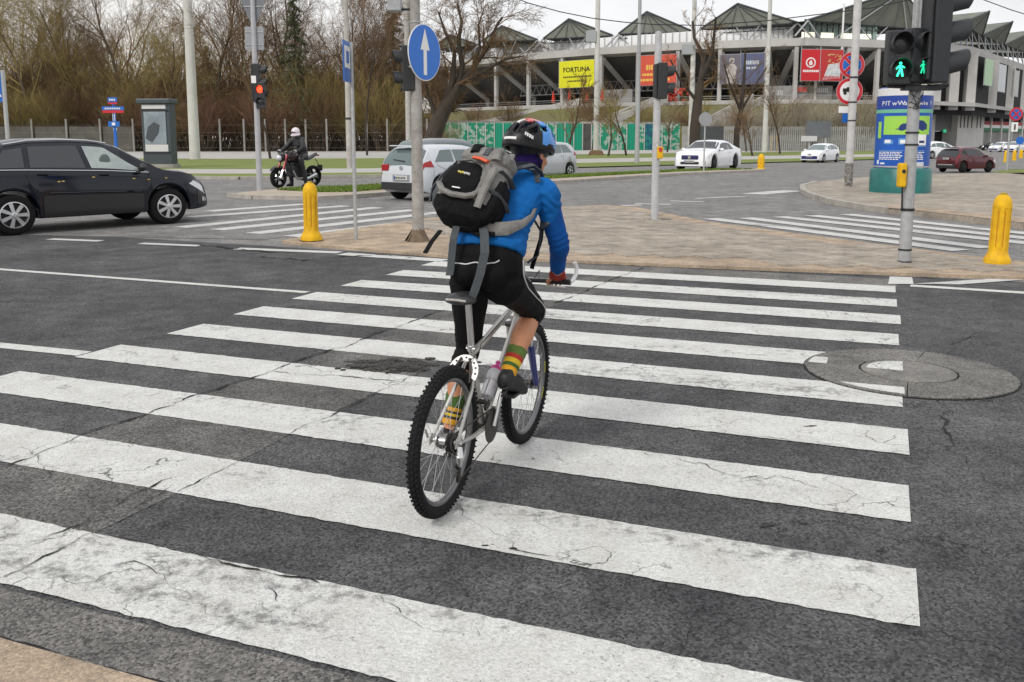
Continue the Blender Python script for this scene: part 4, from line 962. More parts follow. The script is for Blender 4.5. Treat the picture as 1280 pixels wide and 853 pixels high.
HOUS = mat('signal_housing', (.022, .024, .027), .5, 0, .2, 12, .1, 30); LENS = mat('dark_lens', (.03, .03, .032), .25)
G_ON = mat('lit_green_figure', (.03, 1.0, .45), .5, emit=2.2); R_ON = mat('lit_red_lamp', (1.0, .05, .015), .5, emit=2.4); G_DIM = mat('lit_green_side', (.02, .75, .38), .5, emit=.9)
def walker(T, s, legs=1):
    mb = MB()
    mb.lathe([(.16 * s, 0), (.16 * s, .004)], 10, T @ MZ(.02 * s, .78 * s, 0))
    for pl in ([(-.12, .55), (.16, .6), (.2, .1), (-.1, .08)], [(-.08, .15), (.1, .15), (-.2, -.75), (-.42, -.7)], [(0, .15), (.2, .15), (.42, -.72), (.2, -.76)], [(-.1, .58), (-.05, .38), (-.42, .05), (-.5, .2)], [(.1, .58), (.12, .36), (.5, .2), (.5, .34)]):
        mb.prism([(x * s, y * s) for x, y in pl], 0, .004, T)
    return mb
def head(par, name, loc, rz, n, w_=.3, pitch=.34, dep=.16, vis=.24, lit=None, fig=None, figmat=None, label=None, tilt=-.12, rx=0):
    """signal head > lens, visor"""
    h = n * pitch + .04; mb = MB(); mb.box((0, dep / 2, h / 2), (w_, dep, h)); mb.box((0, dep + .03, h / 2), (w_ * .8, .06, h * .94))
    hd = part(name, mb, HOUS, par, bevel=.018); hd.location = loc; hd.rotation_euler = (rx, 0, rz)
    if label: hd['label'] = label
    for i in range(n):
        z = pitch * (i + .5) + .02; r = min(w_, pitch) * .42
        vb = MB(); visor(vb, (0, 0, z), r * 1.06, vis, tilt); part('visor', vb, HOUS, hd, True)
        lb = MB(); lb.lathe([(r, 0), (r * .8, .018), (r * .4, .03), (0, .034)], 22, MZ(0, .004, z) @ RX(math.pi / 2))
        part('lens', lb, R_ON if (lit == i and not fig) else LENS, hd, True)
        if lit == i and fig: part('lit_figure', walker(MZ(0, -.04, z) @ RX(math.pi / 2), r * .85), figmat or G_ON, hd)
    return hd
def band_on(t, z, r, h=.03, m=None, name='clamp'):
    mb = MB(); mb.lathe([(r, z - h / 2), (r + .008, z - h / 2), (r + .008, z + h / 2), (r, z + h / 2)], 18); return part(name, mb, m or M['dark_metal'], t, True)
# -- near signal pole
t, g, s = mast('signal_pole', 'near grey signal pole on the island with green walking figures and a big side-on signal', 'signal', (1130, 333), 15, 13.5, -60, M['pole_grey'])
Yp = g.y
def zz(py): return Hh(py, Yp)
mb = MB(); mb.lathe([(.1, 0), (.1, .06), (.088, .08)], 18); part('foot', mb, M['dark_metal'], t, True)
for py in (181, 262, 166, 312): band_on(t, zz(py), .084, .022 if py != 262 else .035, M['black'])
hd = head(t, 'pedestrian_signal', (-.31, -.2, zz(107)), math.radians(-8), 2, .32, .335, .2, .2, lit=0, fig=True, label='left pedestrian signal, green walking figure')
hd = head(t, 'pedestrian_signal', (-.03, -.2, zz(107) + .03), math.radians(22), 2, .28, .335, .2, .13, lit=0, fig=True, figmat=G_DIM, label='right pedestrian signal, turned to the side')
hd = head(t, 'vehicle_signal', (.30, -.1, zz(105)), math.radians(97), 3, .38, .40, .24, .38, label='black three-lamp signal seen from its side', tilt=-.22)
mb = MB(); mb.box((.03, -.02, zz(2)), (.2, .1, .9)); mb.box((-.06, -.02, zz(20)), (.04, .12, .75)); part('back_plate', mb, M['galv'], t, bevel=.006)
mb = MB()
for py in (8, 22, 32): mb.box((.03, -.09, zz(py)), (.06, .03, .09)); mb.lathe([(.02, 0), (.02, .03)], 8, MZ(.03, -.1, zz(py)) @ RX(math.pi / 2))
mb.tube([(-.42, -.1, zz(108)), (.1, -.1, zz(110)), (.42, -.05, zz(107))], .03, 8); mb.box((.05, -.08, zz(111)), (.5, .16, .06)); part('bracket', mb, M['dark_metal'], t)
mb = MB(); rr = random.Random(3)
for i in range(5):
    x = rr.uniform(-.16, .1); mb.tube([(x, -.1, zz(108)), (x + rr.uniform(-.05, .05), -.14, zz(118)), (rr.uniform(-.09, .09), -.11, zz(128)), (rr.uniform(-.08, .08), -.09, zz(136))], .006, 5)
for z in (128, 134): mb.tube([(-.09, -.03, zz(z)), (0, -.095, zz(z + 3)), (.09, -.03, zz(z))], .005, 5)
mb.tube([(-.08, -.06, zz(210)), (-.11, -.05, zz(235)), (-.095, -.04, zz(262))], .012, 6); part('cable', mb, M['black_pl'], t)
mb = MB(); mb.box((-.13, -.05, zz(219)), (.1, .13, .33)); bb = part('push_button_box', mb, M['yellow'], t, bevel=.025)
mb = MB(); mb.lathe([(.028, 0), (.022, .014), (0, .016)], 12, MZ(-.13, -.115, zz(214)) @ RX(math.pi / 2)); part('button', mb, M['black_pl'], bb, True)
mb = MB(); mb.box((0, -.072, .9), (.07, .004, .16)); part('sticker', mb, mat('faded_sticker', (.5, .5, .5), .6, 0, .3, 60), t)
mb = MB()
for x_, y_ in ((-.14, -.05), (-.3, .02), (.14, -.02), (.3, .1)): mb.prism([(x_ - .15, y_ - .02), (x_ + .1, y_ - .035), (x_ + .17, y_ + .01), (x_ - .08, y_ + .02)], .046, .056)
part('cracked_paving', mb, CRK, t)
# -- grey signal pole, middle
t, g, s = mast('signal_pole', 'slim grey signal pole with yellow push-button on the middle of the traffic island', 'signal', (818, 278), 9.5, 8.5, 41, mat('light_grey_pole', (.45, .46, .47), .5, 0, .15, 8))
Yp = g.y; r_ = 4.5 / s
mb = MB(); mb.lathe([(r_ * 1.0, zz(42)), (r_ * .95, zz(40)), (0, zz(39))], 14); part('cap', mb, M['galv'], t, True)
head(t, 'vehicle_signal', (.18, -.02, zz(124)), math.radians(92), 2, .3, .35, .2, .2, label='black signal facing right, two hoods showing')
mb = MB(); mb.tube([(0, 0, zz(88)), (.2, 0, zz(88))], .025, 6); mb.tube([(0, 0, zz(120)), (.2, 0, zz(120))], .025, 6); part('bracket', mb, M['dark_metal'], t)
mb = MB(); mb.box((.07, -.1, zz(191)), (.12, .12, .25)); bb = part('push_button_box', mb, M['yellow'], t, bevel=.02)
mb = MB(); mb.box((.07, -.165, zz(187)), (.06, .01, .08)); part('button', mb, M['sign_red'], bb)
mb = MB(); mb.box((0, -r_ - .004, zz(172)), (.07, .004, .2)); mb.box((.01, -r_ - .004, zz(182)), (.05, .004, .08)); part('sticker', mb, MATS['faded_sticker'], t)
for x_ in (-.22, .16): mb = MB(); mb.prism([(x_, -.08), (x_ + .2, -.05), (x_ + .22, .08), (x_ - .02, .06)], .046, .062); part('broken_paving', mb, CRK, t)
# -- big pole with round arrow sign
t, g, s = mast('arrow_sign_pole', 'tall thick grey pole with broken concrete foot and round blue arrow sign', 'sign pole', (523, 305), 15.5, 11.5, -70, mat('flaking_pole_paint', (.40, .39, .37), .6, 0, .35, 7, .3, 20, c2=(.22, .2, .18)))
Yp = g.y
mb = MB()
for i in range(9):
    a = i * .7; r0 = .2 * R.uniform(.8, 1.15); mb.prism([(r0 * math.cos(a - .35), r0 * math.sin(a - .35)), (r0 * 1.1 * math.cos(a + .35), r0 * 1.1 * math.sin(a + .35)), (.1 * math.cos(a + .3), .1 * math.sin(a + .3)), (.1 * math.cos(a - .3), .1 * math.sin(a - .3))], 0, .05)
    mb.add([(r0 * math.cos(a - .36), r0 * math.sin(a - .36), .03), (r0 * 1.1 * math.cos(a + .36), r0 * 1.1 * math.sin(a + .36), .03), (.1 * math.cos(a + .33), .1 * math.sin(a + .33), .26 + R.uniform(-.04, .05)), (.1 * math.cos(a - .33), .1 * math.sin(a - .33), .24)], [(0, 1, 2, 3)])
mb.lathe([(.21, 0), (.17, .1), (.12, .2), (.1, .26)], 11); part('concrete_foot', mb, mat('broken_concrete', (.2, .15, .1), .95, 0, .5, 9, .6, 12, c2=(.09, .065, .045)), t)
SGN = MZ(.155, -.14, zz(67)) @ RZ(math.radians(60)) @ RX(math.pi / 2)
def disc(par, name, T, r, m, z0=0, z1=.004, n=40, r_in=None):
    mb = MB(); mb.lathe([(r_in, z0), (r, z0), (r, z1), (r_in, z1), (r_in, z0)] if r_in else [(r, z0), (r, z1)], n, T, caps=not r_in); return part(name, mb, m, par)
sg = disc(t, 'sign_disc', SGN, .455, M['sign_white'], 0, .012); disc(sg, 'blue_field', SGN, .44, mat('arrow_blue', (.012, .16, .62), .4), .0125, .016)
mb = MB(); mb.prism([(-.045, -.36), (.045, -.36), (.045, .04), (-.045, .04)], .017, .021, SGN); mb.prism([(-.125, .04), (.125, .04), (0, .38)], .017, .021, SGN); part('arrow', mb, M['sign_white'], sg)
mb = MB()
for py in (50, 84): mb.box((0, -.06, zz(py)), (.2, .14, .03))
part('bracket', mb, M['galv'], t)
for py in (28, 50, 84, 200): band_on(t, zz(py), .088, .025, M['galv'])
# -- black signal and camera box on its left side
hd2 = head(t, 'vehicle_signal', (-.225, -.02, zz(114)), math.radians(-80), 2, .26, .345, .2, .17, label='black signal facing left')
mb = MB(); mb.box((-.33, 0, zz(4)), (.22, .22, .26)); part('camera_housing', mb, M['pole_grey'], t, bevel=.01)
mb = MB()
for py in (58, 112, 12): mb.tube([(0, 0, zz(py)), (-.26, 0, zz(py))], .022, 6)
part('bracket', mb, M['dark_metal'], t)
mast('signal_mast', 'thin dark mast far behind the arrow sign pole, beside a pale concrete mast', 'mast', (517.5, 196), 3.2, 2.6, -40, M['dark_metal'])
# -- thin post with edge-on blue sign
t, g, s = mast('sign_post', 'thin grey post on the island carrying a narrow blue sign seen almost edge-on', 'sign', (445, 303), 5, 4, 53, M['galv'])
Yp = g.y; sT = MZ(-.07, -.03, 0) @ RZ(math.radians(88.5))
mb = MB(); mb.box((-.02, 0, (zz(52) + zz(103)) / 2), (.6, .012, zz(52) - zz(103)), M=None); mb.v = [tuple(sT @ Vector(v)) for v in mb.v]; sg = part('sign_plate', mb, M['sign_blue'], t)
mb = MB(); mb.box((-.02, -.01, zz(72)), (.45, .006, .36)); mb.v = [tuple(sT @ Vector(v)) for v in mb.v]; part('white_field', mb, M['sign_white'], sg)
mb = MB(); mb.box((-.02, -.016, zz(72)), (.2, .006, .2)); mb.v = [tuple(sT @ Vector(v)) for v in mb.v]; part('symbol', mb, M['sign_blue'], sg)
mb = MB(); mb.lathe([(.04, 0), (.04, .035)], 10); part('foot', mb, M['dark_metal'], t)
# -- left signal pole with give-way sign back
t, g, s = mast('signal_pole', 'grey signal pole with red light and two sign backs, left of the motorcycle', 'signal', (325, 241), 7.5, 5.5, -30, mat('grey_pole_light', (.40, .40, .42), .5, 0, .12, 4))
Yp = g.y; k = 1 / s; SB_ = mat('sign_back_grey', (.17, .18, .2), .5, .3, .15, 5)
hx = lambda px: (px - 640) * 1.0 / FP * (Yp * cp - (3) * sp * 0) - g.x
mb = MB(); mb.prism([(-.43, .45), (.43, .45), (.04, -.45), (-.04, -.45)], 0, .02, MZ(0, .06, zz(16)) @ RX(math.pi / 2)); sgt = part('give_way_sign_back', mb, SB_, t)
mb = MB(); mb.box((0, .05, zz(48)), (.62, .02, .75)); part('sign_back', mb, mat('sign_back_pale', (.3, .31, .33), .5, .2, .1, 5), t, bevel=.008)
mb = MB(); mb.box((0, .03, zz(40)), (.6, .02, .03)); mb.box((0, .03, zz(56)), (.6, .02, .03)); mb.box((0, .03, zz(8)), (.6, .02, .03)); part('rail', mb, M['galv'], t)
head(t, 'vehicle_signal', (.16, .0, zz(128)), math.radians(95), 3, .3, .40, .22, .24, label='black three-lamp signal facing right')
head(t, 'pedestrian_signal', (.17, -.16, zz(136)), math.radians(-6), 2, .3, .40, .14, .1, lit=1, label='signal with the red lamp lit')
mb = MB(); mb.box((-.02, -.12, zz(100)), (.16, .1, .24)); part('junction_box', mb, M['white_paint'], t, bevel=.01)
mb = MB(); mb.lathe([(.3, 0), (.3, .02)], 14); part('base_plate', mb, M['concrete'], t)
# -- crossing sign at left edge
t, g, s = mast('crossing_sign', 'blue and white crossing sign on a pale post at the left edge', 'sign', (13, 214), 5.2, 5, 88, M['galv'])
Yp = g.y; wS = 34 / s
mb = MB(); mb.box((-10 / s, -.12, (zz(91) + zz(128)) / 2), (22 / s, .03, zz(91) - zz(128)), math.radians(12)); sg = part('sign_plate', mb, M['sign_blue'], t)
mb = MB(); mb.prism([(-.42, -.5), (.34, -.5), (-.1, .55)], 0, .01, MZ(-10 / s, -.15, zz(110)) @ RZ(math.radians(12)) @ RX(math.pi / 2)); f2 = part('white_triangle', mb, M['sign_white'], sg)
mb = MB(); mb.prism([(-.16, -.4), (.1, -.4), (0, -.1), (.05, .2), (-.15, .2), (-.2, -.1)], 0, .01, MZ(-10 / s, -.165, zz(110)) @ RZ(math.radians(12)) @ RX(math.pi / 2)); part('walking_figure', mb, M['black'], sg)
# -- street name post
t, g, s = mast('street_name_post', 'blue post with blue and red street name plates beside the advertising kiosk', 'sign', (147, 213), 4.4, 3.6, 122, M['sign_blue'])
Yp = g.y
def plate(x, y0, y1, wpx, m, nm, dy=-.12, rz=0):
    mb = MB(); mb.box((x / s, dy, (zz(y0) + zz(y1)) / 2), (wpx / s, .04, zz(y0) - zz(y1)), rz); return part(nm, mb, m, t)
a = plate(0, 122, 128, 11, M['sign_blue'], 'name_plate'); plate(0, 128.2, 130.5, 11, M['sign_red'], 'district_strip')
b = plate(0, 133.5, 138, 27, M['sign_blue'], 'name_plate'); plate(0, 138.2, 141.5, 26, M['sign_red'], 'district_strip'); plate(0, 152, 158.5, 14, M['sign_blue'], 'direction_plate')
for i in range(9): plate(-9 + i * 2.2, 135, 137, 1.3, M['sign_white'], 'lettering', -.15)
for i in range(4): plate(-3 + i * 2, 124, 126.2, 1.2, M['sign_white'], 'lettering', -.15)
plate(0, 153.5, 157, 4, M['sign_white'], 'pictogram', -.15); plate(0, 160, 163, 4.6, M['white_paint'], 'white_ring', -.01); plate(0, 141.5, 152, 2.8, M['white_paint'], 'upper_shaft', -.06)
# -- advertising kiosk (left)
g = G(202, 210.5); Yp = g.y; s = FP / (Yp * cp + CH * sp); t = thing('advertising_kiosk', 'dark grey free-standing poster display box on the far lawn', 'advertising kiosk', g, math.radians(-6))
def kb(nm, x0, x1, y0, y1, d, m, dy=0, par=None, bevel=0):
    mb = MB(); mb.box((((x0 + x1) / 2 - 202) / s, dy, (zz(y0) + zz(y1)) / 2), ((x1 - x0) / s, d, zz(y0) - zz(y1))); return part(nm, mb, m, par or t, bevel=bevel)
KG = mat('kiosk_grey', (.06, .075, .085), .45, .2, .1, 1)
kb('plinth', 184, 222, 205, 210.5, 1.0, M['concrete_d']); body = kb('body', 183, 220, 129.5, 205, .8, KG, bevel=.04); kb('roof_cap', 179, 222, 124, 130, 1.2, KG, bevel=.05)
kb('header_panel', 185, 215.5, 131.5, 136.5, .04, mat('kiosk_white', (.6, .6, .6), .4), -.42); kb('poster', 187, 215, 140, 181, .04, mat('poster_grey', (.26, .31, .35), .25, 0, .4, .5), -.43)
mb = MB(); mb.prism([(-.5, -.5), (-.1, -.75), (.35, -.2), (.45, .3), (.1, .5), (-.3, .2)], 0, .01, MZ(-.2, -.455, zz(163)) @ RX(math.pi / 2)); part('poster_print', mb, mat('poster_dark', (.06, .07, .08), .4), t)
kb('poster_footer', 187, 216.5, 181, 189.5, .04, MATS['kiosk_white'], -.43); kb('glazing_frame', 184, 218, 137.5, 139.5, .06, M['dark_metal'], -.43); kb('glazing_frame', 184, 219, 190, 191.5, .06, M['dark_metal'], -.43)
# -- masts
MC = mat('pale_concrete_mast', (.55, .54, .52), .75, 0, .12, .8, obj=False)
mast('lamp_mast', 'tall white concrete mast right of the poster kiosk', 'mast', (244, 200), 13, 9, -90, MC)
t, g, s = mast('lamp_mast', 'weathered concrete mast between the motorcyclist and the thin sign post', 'mast', (437, 212), 7, 5.5, -60, mat('mottled_mast', (.42, .4, .37), .8, 0, .3, 1.2)); band_on(t, 3, .2, .1)
t, g, s = mast('lamp_mast', 'grey concrete mast behind the white hatchback, left of the arrow sign pole', 'mast', (511.5, 196), 8, 7, -60, M['concrete'])
t, g, s = mast('lamp_mast', 'pale lamp mast with a grey box beside the FORTUNA banner', 'mast', (745, 194.5), 7.5, 5, -60, MC); Yp = g.y
mb = MB(); mb.box((-8 / s, 0, zz(46)), (12 / s, .8, zz(38.5) - zz(53))); part('control_box', mb, mat('box_grey', (.35, .37, .39), .5), t, bevel=.05)
mb = MB(); mb.lathe([(1.0, 0), (.7, .5), (.4, .6)], 9); part('weedy_foot', mb, TWIG, t)
t, g, s = mast('lamp_mast', 'thin tall mast in front of the orange banner', 'mast', (796, 205), 6, 3.6, -60, M['pole_grey'])
t, g, s = mast('lamp_mast', 'pale mottled mast beside the dark-trunked tree', 'mast', (863, 192), 7, 4.6, -60, mat('mottled_mast2', (.5, .49, .47), .8, 0, .4, 1.5)); Yp = g.y
mb = MB(); mb.box((-6 / s, 0, zz(62)), (15 / s, .8, zz(56) - zz(69))); part('control_box', mb, MATS['box_grey'], t, bevel=.05)
t, g, s = mast('lamp_mast', 'pale mast in front of the slate-blue banner', 'mast', (955.5, 191), 6.5, 4, -60, MC)
mast('flagpole', 'short white flagpole in front of the red club banner', 'flagpole', (1015.5, 186), 4.4, 3, 56, M['white_paint']); mast('flagpole', 'taller thin white flagpole beside the no-stopping sign', 'flagpole', (1046, 186), 3.8, 2.4, 5, M['white_paint'])
t, g, s = mast('road_sign', 'round sign seen from the back on a thin post in front of the white coupe', 'sign', (879.5, 216), 2, 1.8, 140, M['galv']); Yp = g.y
disc(t, 'sign_disc', MZ(0, -.06, zz(149)) @ RX(math.pi / 2), 8.2 / s, SB_ if False else mat('sign_back_mid', (.3, .31, .32), .5, .2), 0, .02, 24)
# -- no-stopping pole
t, g, s = mast('road_sign', 'pale pole with flaking dark foot, no-stopping sign above a red-ringed white sign', 'sign', (1060, 238), 9.5, 9.5, -60, mat('pale_mottled_pole', (.52, .51, .5), .6, 0, .18, 3)); Yp = g.y
mb = MB(); mb.tube([(0, 0, 0), (0, 0, zz(218)), (0, 0, zz(204))], [.145, .142, .139], 14, caps=False); part('flaking_foot', mb, mat('flaking_black', (.02, .02, .02), .9, 0, .3, 9, .5, 12, c2=(.4, .38, .35)), t, True)
xo = lambda px, py: ((px - 640) / FP * ((Yp) * cp - (zz(py) - CH) * sp)) - g.x
yb = .2
for (px, py, r, kind) in [(1067.5, 81, 15.8, 0), (1064.5, 114, 16.4, 1)]:
    T = MZ(xo(px, py), yb, zz(py)) @ RX(math.pi / 2); r = r / s
    if kind == 0:
        sg = disc(t, 'no_stopping_sign', T, r, mat('pink_rim', (.62, .35, .36), .4), 0, .01); disc(sg, 'red_ring', T, r * .96, M['sign_red'], .011, .014); disc(sg, 'pale_ring', T, r * .76, MATS['pink_rim'], .015, .017); disc(sg, 'blue_field', T, r * .73, M['sign_blue'], .018, .021)
        for a in (45, -45):
            mb = MB(); mb.box((0, 0, .024), (r * 1.5, r * .26, .003), math.radians(a)); mb.v = [tuple(T @ Vector(v)) for v in mb.v]; part('pale_bar_edge', mb, MATS['pink_rim'], sg)
            mb = MB(); mb.box((0, 0, .028 + a * 1e-5), (r * 1.6, r * .18, .003), math.radians(a)); mb.v = [tuple(T @ Vector(v)) for v in mb.v]; part('red_bar', mb, M['sign_red'], sg)
    else:
        sg = disc(t, 'vehicle_ban_sign', T, r, mat('pink_rim', (.6, .35, .36), .4), 0, .01); disc(sg, 'red_ring', T, r * .97, M['sign_red'], .011, .014); disc(sg, 'white_field', T, r * .74, M['sign_white'], .015, .018)
        mb = MB(); mb.prism([(-.24, -.02), (-.24, .1), (-.12, .1), (-.1, .14), (.05, .14), (.26, .08), (.26, -.08), (.1, -.04), (-.02, -.02)], .02, .023, T); mb.lathe([(.06, .02), (.06, .024)], 12, T @ MZ(-.16, -.06, 0)); mb.lathe([(.06, .02), (.06, .024)], 12, T @ MZ(.2, -.08, 0)); part('symbol', mb, M['black'], sg)
mb = MB(); mb.box((xo(1062, 137), yb, zz(137)), (22 / s, .02, 8 / s)); part('supplementary_plate', mb, M['sign_white'], t)
mb = MB(); mb.box((xo(1064, 147.5), yb, zz(147.5)), (17 / s, .02, 11 / s)); q = part('blue_plate', mb, M['sign_blue'], t)
mb = MB(); mb.box((xo(1070, 147.5), yb - .015, zz(147.5)), (3 / s, .01, 8 / s)); part('white_mark', mb, M['sign_white'], q)
band_on(t, zz(97), .137, .06, M['dark_metal']); band_on(t, zz(128), .137, .05, M['dark_metal']); band_on(t, zz(151), .137, .04, M['dark_metal'])
# -- info board
t, g, s = mast('information_board', 'dark double-post board seen from behind, above the white minivan', 'board', (1011, 196), 2.4, 2.2, 153, M['galv']); Yp = g.y
mb = MB(); mb.tube([(20 / s, 0, 0), (20 / s, 0, zz(153))], 1.1 / s, 6); part('shaft', mb, M['galv'], t)
mb = MB(); mb.box((10 / s, -.15, zz(162)), (31 / s, .1, 20 / s)); part('panel', mb, mat('board_back', (.11, .12, .13), .6, 0, .2, 1), t)
mb = MB(); mb.box((-2 / s, -.3, zz(173.5)), (20 / s, .1, 6.5 / s)); part('white_plate', mb, mat('dull_white', (.5, .5, .5), .6), t)
# -- right edge no-stopping sign
t, g, s = mast('road_sign', 'small no-stopping sign over a white plate on a grey post at the right edge', 'sign', (1258, 216.5), 2.6, 2.2, 132, M['galv']); Yp = g.y
T = MZ(5 / s, -.1, zz(143)) @ RX(math.pi / 2); r = 8.3 / s; sg = disc(t, 'no_stopping_sign', T, r, M['sign_red'], 0, .02, 24); disc(sg, 'blue_field', T, r * .74, M['sign_blue'], .021, .03, 24)
mb = MB(); mb.box((0, 0, .04), (r * 1.5, r * .2, .006), .78); mb.v = [tuple(T @ Vector(v)) for v in mb.v]; part('red_bar', mb, M['sign_red'], sg)
mb = MB(); mb.box((0, 0, .05), (r * 1.5, r * .2, .006), -.78); mb.v = [tuple(T @ Vector(v)) for v in mb.v]; part('red_bar', mb, M['sign_red'], sg)
mb = MB(); mb.box((4.5 / s, -.1, zz(159)), (8 / s, .03, 11.5 / s)); q = part('supplementary_plate', mb, M['sign_white'], t); mb = MB(); mb.box((4.5 / s, -.13, zz(159)), (1.6 / s, .02, 7 / s)); part('symbol', mb, M['black'], q)
t, g, s = mast('direction_sign', 'blue round direction sign in front of the parked cars at the right edge', 'sign', (1273, 196), 1.6, 1.6, 170, M['galv']); Yp = g.y
disc(t, 'sign_disc', MZ(0, -.05, zz(176)) @ RX(math.pi / 2), 5 / s, M['sign_blue'], 0, .03, 20)
# -- advertising column
g = G(1139, 247.5); Yp = g.y; s = FP / (Yp * cp + CH * sp); Rc = 35.5 / s
t = thing('advertising_column', 'round blue advertising column with a car poster on a dark green base', 'advertising column', (g.x, g.y + Rc, 0)); Yc = g.y
def zc(py): return Hh(py, Yc)
mb = MB(); mb.lathe([(Rc + .04, 0), (Rc + .04, zc(214)), (Rc - .02, zc(211))], 48); part('base', mb, mat('dark_green_base', (.008, .13, .12), .4, 0, .25, 3, .15, 20), t, True)
Rb = Rc - .06; mb = MB(); mb.lathe([(Rb, zc(211)), (Rb, zc(110)), (Rb - .1, zc(108)), (0, zc(107))], 48); part('drum', mb, mat('poster_blue', (.006, .085, .42), .4, 0, .25, 1.2), t, True)
mb = MB(); mb.lathe([(Rb + .03, zc(210)), (Rb + .03, zc(208))], 48, caps=False); part('lower_rim', mb, M['galv'], t, True)
Z0 = math.atan2(-(g.y + Rc), -g.x)     # direction from the column to the viewer's side of the street
def pang(px): return math.asin(max(-1, min(1, (px - 1130) / (Rb * s * 1.02))))
def cpatch(nm, x0, x1, y0, y1, m, dr=.006, shape=None, par=None):
    a0, a1 = Z0 + pang(x0), Z0 + pang(x1); n = max(2, int(abs(a1 - a0) / .08)); vs = []
    for i in range(n + 1):
        a = a0 + (a1 - a0) * i / n
        lo, hi = (zc(y1), zc(y0)) if not shape else [zc(v) for v in shape(i / n)]
        for z, rr in ((lo, Rb + dr), (hi, Rb + dr), (hi, Rb), (lo, Rb)): vs.append((rr * math.cos(a), rr * math.sin(a), z))
    mb = MB(); mb.add(vs, [(4 * i + k, 4 * i + 4 + k, 4 * i + 4 + (k + 1) % 4, 4 * i + (k + 1) % 4) for i in range(n) for k in range(4)] + [(0, 1, 2, 3), (4 * n, 4 * n + 1, 4 * n + 2, 4 * n + 3)]); return part(nm, mb, m, par or t)
W1 = M['sign_white']; GN = mat('poster_green', (.32, .62, .08), .45); NV = mat('poster_navy', (.01, .03, .16), .45); LB = mat('poster_light_blue', (.1, .28, .6), .45)
cpatch('poster_top', 1096, 1164, 109.5, 119, mat('poster_off_white', (.68, .68, .68), .5), .004); cpatch('headline_band', 1096, 1164, 119.5, 136, mat('poster_deep_blue', (.012, .05, .3), .4), .005); cpatch('green_rule', 1096, 1164, 136.5, 141, mat('poster_teal', (.15, .45, .3), .5), .007)
gp = cpatch('green_field', 1107, 1160, 145, 168.5, GN, .008); cpatch('green_field', 1100.5, 1104, 152, 173, GN, .008)
cpatch('car_print', 1121, 1157, 0, 0, NV, .011, lambda u: (166 - (2.5 if .12 < u < .28 or .72 < u < .88 else 4), (161, 156, 154.5, 152, 150.5, 150, 150, 150.5, 151.5, 153.5, 156)[int(u * 10)]), gp)
cpatch('print', 1108, 1119, 173, 181, LB, .008, lambda u: (181 - 2 * abs(u - .5), 174 + 3 * abs(u - .4))); cpatch('print', 1109, 1116, 175, 179, W1, .01)
cpatch('print', 1125, 1136, 173, 181, LB, .008); cpatch('print', 1127, 1133, 175, 179.5, W1, .01)
cpatch('print', 1146, 1157, 168.5, 182, W1, .01); cpatch('print', 1149, 1155, 176, 179, NV, .013); cpatch('print', 1146, 1157, 183, 184, LB, .009)
for i in range(6):
    for (a, b) in ((1103, 1131), (1138, 1157)):
        x = a
        while x < b - 2 - (i % 3): l = R.uniform(1.2, 4); cpatch('small_print', x, x + l, 188 + i * 2.2, 189.1 + i * 2.2, W1 if i else LB, .008); x += l + .8
cpatch('print', 1147, 1156, 203, 214 - 2, mat('poster_pale', (.6, .62, .66), .5), .008); cpatch('print', 1101, 1103, 201, 206, W1, .008); cpatch('print', 1105, 1110, 204, 206, W1, .008)
# headline, letter by letter round the drum
hl = 'PIT w Warszawie !'; x = 1103.0
for ch in hl:
    wd = {'P': 4.2, 'I': 2.2, 'T': 4.2, ' ': 2.2, 'w': 5, 'W': 6.2, 'i': 2, 's': 3.2, 'z': 3.4, 'r': 2.9, '!': 2}.get(ch, 3.7)
    if ch != ' ':
        a = Z0 + pang(x + wd / 2); T = MZ((Rb + .012) * math.cos(a), (Rb + .012) * math.sin(a), zc(129)) @ RZ(a + math.pi / 2) @ RX(math.pi / 2)
        text('lettering', ch, .19, W1, t, T, .004, 1.1)
    x += wd
